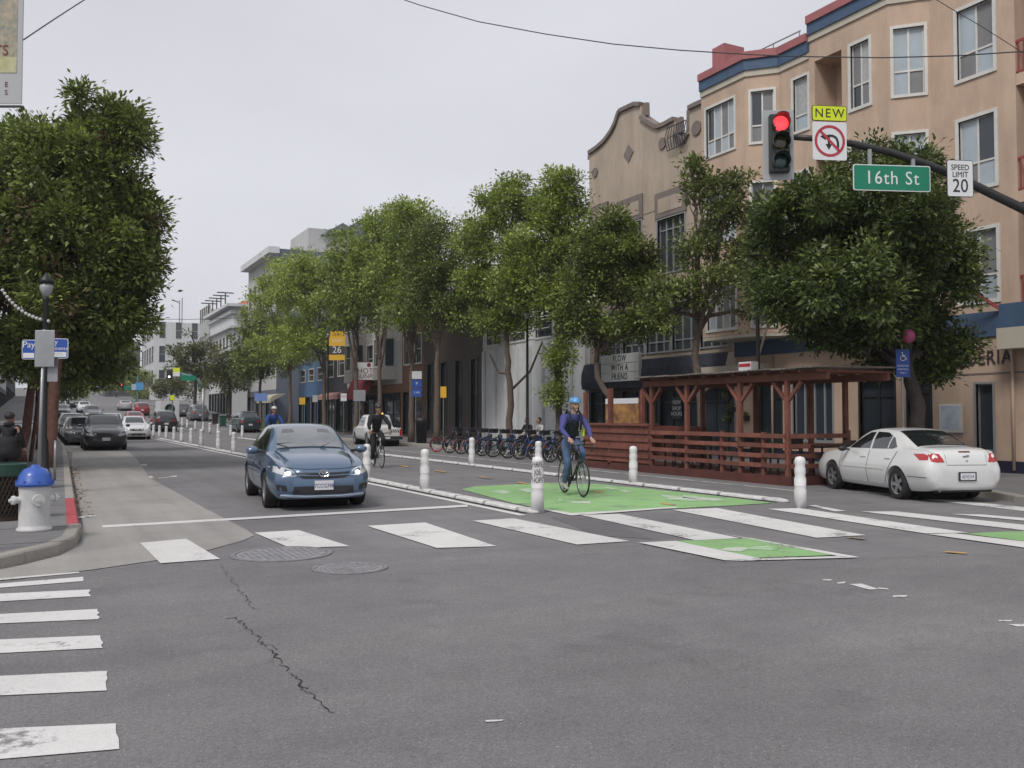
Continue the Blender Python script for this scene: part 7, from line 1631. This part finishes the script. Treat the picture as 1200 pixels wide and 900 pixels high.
# ---- banner at top left and its lamp post
D9 = 9.0
pc = CP(-78, 486, D9); pc.z = .13
t = thing('banner_post', 'dark lamp post just outside the left edge holding a banner', 'street lamp', pc); MB().lathe([(.16, 0), (.16, .4), (.09, .6), (.07, 8.0)], 12).build('post', M_BLACKP, t, True)
MB().beam(CP(-78, -25, D9) - pc, CP(20, -25, D9) - pc, .03, .03).build('banner_arm', M_BLACKP, t); MB().beam(CP(-78, 121, D9) - pc, CP(19, 121, D9) - pc, .02, .02).build('banner_arm', M_BLACKP, t)
cb = CP(-27, 50, D9); bn = thing('street_banner', 'grey printed banner hanging at the top left corner', 'banner', cb, -YAW)
kx = D9 / FPX; P_ = lambda u, v: ((u + 27) * kx, (50 - v) * kx)
def pnl(u0, v0, u1, v1, m, name, y0=-.008, par=bn):
    (x0, z1), (x1, z0) = P_(u0, v0), P_(u1, v1); return MB().box(x0, x1, y0, y0 + .003 if name != 'cloth' else .006, z0, z1).build(name, m, par)
pnl(-72, -24, 19, 118, mat('banner_grey_cloth', (.42, .43, .44), .8), 'cloth')
pnl(-66, -20, 13, 81, mat('banner_print', (.45, .38, .28), .8, col2=(.22, .24, .20), vscale=14), 'print', -.011)
pnl(-66, 62, 13, 81, mat('banner_print_green', (.36, .38, .16), .8, col2=(.55, .50, .35), vscale=12), 'print', -.013)
M_ORG = mat('banner_rust_letter', (.20, .05, .03), .7)
x, z = P_(-26, 56); text('lettering', 'GIANTS', .15, M_ORG, bn, frame((x, -.016, z), (1, 0, .06), (0, 0, 1)), .001, xs=.95)
x, z = P_(1, 100); text('lettering', 'E', .07, M_ORG, bn, frame((x, -.012, z + .04), (1, 0, 0), (0, 0, 1)), .001); text('lettering', 'S', .07, M_ORG, bn, frame((x, -.012, z - .04), (1, 0, 0), (0, 0, 1)), .001)
# ---- overhead wires
def wire(label, pts, r=.011):
    P = [CP(*p) for p in pts]; t = thing('overhead_wire', label, 'wire', P[0]); MB().tube([p - P[0] for p in P], r, 6, False).build('cable', mat('cable_black', (.03, .03, .032), .6), t, True)
wire('black overhead cable sagging across the upper right sky', [(430, -22, 21), (490, -1, 20), (560, 19, 19.3), (640, 34, 18.6), (720, 46, 18), (800, 53.5, 17.4), (880, 58.5, 17), (940, 61, 16.6), (1040, 62.5, 16), (1130, 60, 15.4), (1220, 54, 15)])
wire('short black cable at the top left beside the banner', [(18, 42, 9.2), (50, 20, 10), (80, 0, 10.8), (120, -26, 11.8)], .007); wire('thin cable over the tan building at the upper right', [(1085, -20, 17), (1120, 2, 17.2), (1160, 26, 17.4), (1215, 62, 17.6)], .007)
wire('thin cable crossing the far end of the street', [(150, 373.5, 110), (220, 374, 105), (300, 372, 100)], .03)
# ---- hotel blade sign and awnings
M_MAR = mat('sign_maroon', (.16, .02, .03), .6)
c = CP(432, 435, 20 * math.sin(YAW) + yx(432, 20) * math.cos(YAW)); k = (20 * math.sin(YAW) + yx(432, 20) * math.cos(YAW)) / FPX
t = thing('hotel_sign', 'white blade sign with maroon hotel name among the branches', 'sign', c, -YAW * .6); w, h = 14.5 * k, 11 * k
MB().box(-w, w, -.08, .08, -h, h).build('box', M_MAR, t); MB().box(-w + .05, w - .05, -.09, -.08, -h + .05, h - .05).build('face', M_SWHITE, t)
text('lettering', 'HOTEL', .50, M_MAR, t, frame((0, -.094, .0), (1, 0, 0), (0, 0, 1)), .002); text('lettering', 'SUNRISE', .42, M_MAR, t, frame((0, -.094, -h * .55), (1, 0, 0), (0, 0, 1)), .002); MB().lathe([(.14, 0), (.14, -.01), (0, -.01)], 12, (0, -.092, h * .66), 'y').build('emblem', M_MAR, t)
def awning(label, u0, u1, zb, zt, m, dx=1.3, txt=None):
    y0, y1 = yx(u1, XN), yx(u0, XN); t = thing('awning', label, 'awning', (XN, (y0 + y1) / 2, 0)); L_ = (y1 - y0) / 2; n = 6; vs = []
    for i in range(n + 1):
        a = math.pi / 2 * i / n; vs += [(-dx * math.sin(a), -L_, zb + .3 + (zt - zb - .3) * math.cos(a)), (-dx * math.sin(a), L_, zb + .3 + (zt - zb - .3) * math.cos(a))]
    vs += [(-dx, -L_, zb), (-dx, L_, zb)]
    MB().add(vs, [(2 * i, 2 * i + 1, 2 * i + 3, 2 * i + 2) for i in range(n + 1)] + [tuple(2 * i for i in range(n + 2)) , tuple(2 * i + 1 for i in range(n + 1, -1, -1))]).build('canopy', m, t)
    if txt: text('lettering', txt, .28, M_SWHITE, t, frame((-dx - .01, 0, zb + .14), (0, -1, 0), (0, 0, 1)), .002)
awning('dark red rounded awning under the hotel bays', 429, 447, 2.6, 4.6, mat('red_awning', (.22, .02, .035), .8), 1.4, 'CAFE'); awning('faded pink awning left of the red one', 396, 420, 2.7, 3.3, mat('pink_awning', (.38, .20, .18), .8), 1.6); awning('pale striped awning under the far trees', 318, 335, 2.7, 3.6, mat('cream_awning', (.40, .38, .28), .8), 1.5)
# ---- bins on the right pavement
def wheelie(label, x, y, m):
    t = thing('wheelie_bin', label, 'bin', (x, y, gz(y)), R(180)); MB().add([(-.24, -.24, .08), (.24, -.24, .08), (.24, .24, .08), (-.24, .24, .08), (-.30, -.30, 1.0), (.30, -.30, 1.0), (.30, .30, 1.0), (-.30, .30, 1.0)], [(0, 3, 2, 1), (4, 5, 6, 7), (0, 1, 5, 4), (1, 2, 6, 5), (2, 3, 7, 6), (3, 0, 4, 7)]).build('tub', m, t, bevel=.02); MB().box(-.33, .33, -.34, .34, 1.0, 1.07).build('lid', m, t, bevel=.02)
    for s in (1, -1): MB().lathe([(.1, -.03), (.1, .03)], 12, (s * .24, .26, .1), 'x').build('wheel', M_TYRE, t)
MG = mat('bin_bright_green', (.02, .10, .045), .5); wheelie('green wheelie bin beside the parked teal SUV', 15.4, yx(261, 15.4), MG); wheelie('black wheelie bin left of the green one', 15.5, yx(252, 15.5), M_BLKP)
c = (17.1, yx(494, 17.1), .13); t = thing('litter_bin', 'black litter bin against the brown wall behind the pickup', 'litter bin', c); MB().lathe([(.26, 0), (.28, 1.0), (.31, 1.02), (.31, 1.2), (.2, 1.28), (0, 1.28)], 16).build('body', M_BLKP, t, True)
bx = thing('shrub', 'small clipped green bush on the right pavement behind the blue sedan', 'shrub', (17.8, yx(317, 17.8), gz(yx(317, 17.8)) + .13)); link('foliage', leaf_mesh('foliage', [(0, 0, .55, .75, .75, .5)], 2200, .12, np.random.default_rng(5), .4, .2, 30), M_LEAFM, bx); MB().tube([(0, 0, 0), (0, 0, .5)], .05, 6).build('stem', M_BARKD, bx)
# ---- far crossing: signal arms and signs
dF = 82.0
t = thing('far_signal_mast', 'teal grey far signal arm with street sign over the next crossing', 'signal pole', (CP(238, 486, dF).x, CP(238, 486, dF).y, gz(88)))
o_ = Vector(t.location); MB().tube([CP(u, v, dF) - o_ for u, v in ((197, 438.5), (212, 438), (225, 441), (233, 446), (238, 456))], .10, 8).build('arm', mat('teal_pole', (.12, .24, .23), .5), t, True); MB().tube([CP(238, 455, dF) - o_, Vector((0, 0, 0))], .12, 8).build('pole', M_GREYM, t, True)
def fbox(u0, v0, u1, v1, d, m, name, par, th=.05):
    a = CP(u0, v1, d) - o_; b = CP(u1, v0, d) - o_; c_ = (a + b) / 2; w = (u1 - u0) / FPX * d / 2; h = (v1 - v0) / FPX * d / 2
    mb = MB().box(-w, w, -th, th, -h, h); mb.xf(Matrix.Translation(c_) @ Matrix.Rotation(-YAW, 4, 'Z')); return mb.build(name, m, par)
fbox(195.5, 433, 200.5, 445, dF - .3, M_SIGB, 'signal_head', t, .15); fbox(202.5, 431, 210.5, 436, dF - .2, M_SYEL, 'yellow_plaque', t); fbox(202.5, 436, 210.5, 441, dF - .2, M_SWHITE, 'turn_sign', t); fbox(212, 440, 229, 446, dF - .2, M_SGREEN, 'street_sign', t)
MB().ball(CP(198, 441.5, dF - .5) - o_, .10, 8, 6).build('lit_lamp', mat('white_lamp_lit', (1, .95, .85), .3, emit=1.5), t)
dF2 = 130.0
t = thing('far_signal', 'far red signal and green sign on a post at left centre', 'traffic light', (CP(161, 486, dF2).x, CP(161, 486, dF2).y, gz(120))); o_ = Vector(t.location)
MB().tube([Vector((0, 0, 0)), CP(161, 440, dF2) - o_], .12, 6).build('pole', mat('teal_pole', (.12, .24, .23), .5), t); MB().tube([CP(161, 454.5, dF2) - o_, CP(142, 454.5, dF2) - o_], .09, 6).build('arm', MATS['teal_pole'], t)
fbox(139.5, 448, 144, 457, dF2 - .3, M_SIGB, 'signal_head', t, .2); MB().ball(CP(141.5, 451, dF2 - .8) - o_, .15, 8, 6).build('lit_lamp', LE, t); fbox(143.5, 452.5, 153, 456, dF2 - .2, M_SGREEN, 'street_sign', t); fbox(159.5, 448.5, 168, 457, dF2 - .2, mat('cyan_sign', (.06, .28, .55), .5), 'round_sign', t); fbox(154, 450, 160, 457, dF2 - .1, mat('pale_banner', (.35, .42, .5), .6), 'banner_panel', t)
t = thing('pedestrian_sign', 'yellow pedestrian diamond sign above the box truck', 'sign', (CP(202, 486, 76).x, CP(202, 486, 76).y, gz(80))); o_ = Vector(t.location); MB().tube([Vector((0, 0, 0)), CP(202, 463, 76) - o_], .05, 6).build('post', M_GREYM, t); fbox(199.5, 463, 204.5, 469, 75.9, M_SYEL, 'panel', t)
# pink ball in the big tree
c = CP(1066, 394, 18.9); t = thing('paper_lantern', 'pink ball hanging under the crown of the big dark tree', 'lantern', c); MB().ball((0, 0, 0), (.13, .13, .15), 14, 10).build('ball', mat('pink_paper', (.30, .05, .13), .6, var=.2, vscale=9), t, True); MB().tube([(0, 0, .16), (0, 0, .6)], .006, 5).build('cord', M_BLKP, t)
# ------------------------------------------------------------------ red parklet
M_RW = mat('red_stained_wood', (.19, .068, .048), .7, var=.22, vscale=5, bump=.3, bscale=30, stain=.35, objrand=.28); M_RW2 = mat('dark_red_wood', (.115, .036, .028), .75, var=.2, vscale=5, stain=.3, objrand=.3); M_GW = mat('weathered_grey_roofing', (.20, .17, .15), .85, var=.3, vscale=4, stain=.4, objrand=.3)
XF, XB = 14.5, 16.3
PL = thing('parklet', 'dark red wooden parklet with slatted railing and flat pergola roof', 'parklet', (15.4, 18, 0))
ya, yb_, yz = YU(921, XF) - .07, YU(763, XF), YU(687, XF)
def pp(mb, name, m=M_RW, bevel=0.): return part(mb, name, m, PL, bevel=bevel)
# deck boards
n = 40
for i in range(n):
    y0 = ya + (yz - ya) * i / n; y1 = ya + (yz - ya) * (i + 1) / n - .012; pp(MB().box(XF - .02, XB + .15, y0, y1, .10, .14), 'deck_board', M_RW2)
pp(MB().box(XF - .06, XF - .022, ya - .04, yz, .0, .20), 'deck_fascia', M_RW2); pp(MB().box(XF - .06, XB + .2, ya - .08, ya - .04, .0, .20), 'deck_fascia', M_RW2)
ups = [YU(u, XF) for u in (921, 866, 804, 763)]
ys_front = [YU(u, XF) for u in (921, 893, 866, 845, 804, 763)]
ZR = 2.29
for y in ups: pp(MB().box(XF - .05, XF + .05, y - .05, y + .05, .14, ZR), 'post', bevel=.006)
for y in ys_front:
    if all(abs(y - q) > .05 for q in ups): pp(MB().box(XF - .045, XF + .045, y - .045, y + .045, .14, 1.16), 'rail_post', bevel=.005)
back = [ya + .1, YU(948, XB), YU(884, XB)] + [ups[-1] + .1]
for y in back: pp(MB().box(XB - .05, XB + .05, y - .05, y + .05, .14, ZR), 'post', bevel=.006)
for i in range(len(ys_front) - 1):
    y0, y1 = ys_front[i], ys_front[i + 1]
    for z in (1.08, .86, .64, .42):
        d = rnd.uniform(-.008, .008); pp(MB().box(XF - .085 + d * .3, XF - .047 + d * .3, y0 + .004, y1 - .004, z - .05 + d, z + .05 + d), 'rail', bevel=.004)
for z in (1.08, .86, .64, .42):
    pp(MB().box(XF, XB, ya - .036, ya - .002, z - .05, z + .05), 'rail', bevel=.004)
pp(MB().box(XB - .05, XB + .05, ya - .0, ya + .1, .14, 1.2), 'rail_post')
# pergola
yr0, yr1 = ya - 1.1, ups[-1] + .35
for x in (XF, XB): pp(MB().box(x - .045, x + .045, yr0, yr1, ZR, ZR + .16), 'beam', bevel=.005)
k = 13
for i in range(k):
    y = yr0 + .1 + (yr1 - yr0 - .2) * i / (k - 1); pp(MB().box(XF - .2, XB + .25, y - .025, y + .025, ZR + .16, ZR + .21), 'rafter')
for i in range(9):
    y0 = yr0 - .08 + (yr1 - yr0 + .16) * i / 9; y1 = yr0 - .08 + (yr1 - yr0 + .16) * (i + 1) / 9 + .0; dz = rnd.uniform(0, .02)
    mb = MB(); m_ = 10; vs = []
    for a in range(m_ + 1):
        y = y0 + (y1 - y0 - .01) * a / m_; zz_ = ZR + .225 + dz + (.012 if a % 2 else 0)
        vs += [(XF - .30, y, zz_), (XB + .30, y, zz_ + .03), (XB + .30, y, zz_ + .055), (XF - .30, y, zz_ + .025)]
    fs = []
    for a in range(m_):
        for b in range(4): fs.append((4 * a + b, 4 * a + (b + 1) % 4, 4 * a + 4 + (b + 1) % 4, 4 * a + 4 + b))
    fs += [(0, 1, 2, 3), (4 * m_, 4 * m_ + 1, 4 * m_ + 2, 4 * m_ + 3)]
    pp(mb.add(vs, fs), 'roof_panel', M_GW)
for y in ups:
    for s in (1, -1): pp(MB().beam((XF, y + s * .05, ZR - .42), (XF, y + s * .42, ZR - .02), .07, .07), 'brace')
    pp(MB().beam((XF + .05, y, ZR - .42), (XF + .42, y, ZR - .02), .06, .06), 'brace')
# bar end: boarded panel with counter and tall posts
for u, x in ((715, XF), (686, XB), (752, XB)):
    y = YU(u, x); pp(MB().box(x - .06, x + .06, y - .06, y + .06, .14, 2.3), 'post', bevel=.006)
for j in range(5):
    z = .24 + j * .20; pp(MB().box(XF - .05, XF - .015, ups[-1] + .065, yz, z, z + .185), 'panel_board', M_RW, bevel=.004)
for j in range(4):
    z = .42 + j * .22
    pp(MB().box(XF - .09, XF - .055, ups[-1] + .065, yz, z - .045, z + .045), 'rail', bevel=.004)
pp(MB().box(XF - .12, XF + .28, ups[-1] + .06, yz + .05, 1.24, 1.30), 'counter', M_RW, bevel=.01)
pp(MB().box(XF, XB, yz - .04, yz, .14, 1.2), 'end_panel', M_RW2)
for j in range(5): z = .24 + j * .2; pp(MB().box(XB - .01, XB + .02, ups[-1], yz, z, z + .185), 'panel_board', M_RW2)
# small box sign on the roof
c = AX(877, 434, XF + .9); t = thing('roof_box_sign', 'small white and red box lying on the parklet roof', 'sign', (c.x, c.y, ZR + .29)); MB().box(-.12, .12, -.22, .22, 0, .26).build('box', M_SWHITE, t, bevel=.01); MB().box(-.125, -.12, -.20, .20, .14, .22).build('red_strip', M_SRED, t)
# painted board by the counter
c = AX(729, 486, XF + 1.0); t = thing('painted_board', 'orange painted board with pale header standing on the parklet bar', 'picture', (c.x, c.y, 1.30), 0); w = (YU(709, XF + 1) - YU(747, XF + 1)) / 2
z0 = 0.0; z1 = .74
MB().box(-.02, .02, -w, w, z0, z1).build('board', mat('orange_mural', (.48, .25, .08), .7, col2=(.10, .05, .03), vscale=3.2, detail=3), t); MB().box(-.026, -.02, -w, w, z1 - .16, z1).build('header', M_SWHITE, t); MB().box(.02, .05, -w * .9, -w * .8, -.2, z1).build('stand', M_RW2, t)
pp(MB().box(XF + .6, XF + 1.5, YU(752, XF + 1) - .1, YU(700, XF + 1), 1.22, 1.295), 'inner_counter', M_RW2)
# tables and chairs
M_CH = mat('dark_chair_wood', (.022, .014, .011), .55)
def chair(label, x, y, rz):
    t = thing('chair', label, 'chair', (x, y, .14), rz, 'parklet chairs'); MB().box(-.2, .2, -.2, .2, .43, .46).build('seat', M_CH, t, bevel=.01)
    for sx in (-.17, .17):
        for sy in (-.17, .17): MB().beam((sx, sy, 0), (sx * .95, sy * .95, .43), .035, .035).build('leg', M_CH, t)
    mb = MB(); MB().box(-.2, -.17, -.2, .2, .62, .86).build('backrest', M_CH, t, bevel=.01)
    for sy in (-.17, .17): MB().beam((-.185, sy, .45), (-.19, sy, .86), .03, .03).build('back_post', M_CH, t)
def table(label, x, y):
    t = thing('table', label, 'table', (x, y, .14), 0, 'parklet tables'); MB().box(-.33, .33, -.33, .33, .71, .74).build('top', M_CH, t, bevel=.008); MB().lathe([(.025, .03), (.025, .71)], 10).build('column', M_CH, t); MB().beam((-.28, 0, .02), (.28, 0, .02), .05, .03).build('foot', M_CH, t); MB().beam((0, -.28, .021), (0, .28, .021), .05, .03).build('foot', M_CH, t)
for i, y in enumerate((14.6, 16.2, 17.8, 19.3)):
    nm_ = ('nearest to the white sedan', 'second from the white sedan', 'third from the white sedan', 'beside the boarded bar end')[i]
    table('small dark table inside the parklet, ' + nm_, 15.4, y); chair('dark chair on the far side of the parklet table ' + nm_, 15.4, y + .58, R(-90)); chair('dark chair on the near side of the parklet table ' + nm_, 15.4, y - .58, R(90))
# wall planters and shop stickers seen through the parklet
for i, (u, v) in enumerate(((852, 465), (856, 480), (872, 490), (852, 492))):
    p = AX(u, v, XN - .12); t = thing('wall_planter', 'small dark planter on the tan wall, ' + ('upper left', 'middle left', 'lower right', 'lower left')[i] + ' of four', 'planter', p, 0, 'wall planters'); MB().box(-.09, .1, -.16, .16, -.08, .08).build('pot', M_CH, t, bevel=.01); link('foliage', leaf_mesh('foliage', [(0, 0, .12, .1, .16, .1)], 90, .08, np.random.default_rng(9 + i), .5, .06, 12), M_LEAFD, t)
t = thing('door_notice', 'white lettered notice in the dark shop door behind the parklet', 'notice', AX(793, 478, XN - .2)); MB().box(-.005, .005, -.28, .28, -.4, .4).build('sheet', mat('dark_notice', (.03, .035, .04), .5), t)
for s, z in (('NEW', .2), ('SHOP', -.02), ('HOURS', -.22)): text('lettering', s, .2, M_SWHITE, t, frame((-.008, 0, z), (0, -1, 0), (0, 0, 1)), .001)

# ------------------------------------------------------------------ air
hz = MB().box(-160, 160, -40, 520, -1.0, 45).build('haze', None); hz['kind'] = 'stuff'; hz['label'] = 'faint pale haze filling the air of the street'; hz['category'] = 'haze'
hm_ = bpy.data.materials.new('pale_haze'); hm_.use_nodes = True; hn = hm_.node_tree.nodes; hn.clear()
ho = hn.new('ShaderNodeOutputMaterial'); hv_ = hn.new('ShaderNodeVolumePrincipled'); hv_.inputs['Color'].default_value = (.86, .88, .92, 1); hv_.inputs['Density'].default_value = .0005; hv_.inputs['Anisotropy'].default_value = .2
hm_.node_tree.links.new(hv_.outputs[0], ho.inputs['Volume']); hz.data.materials.append(hm_)
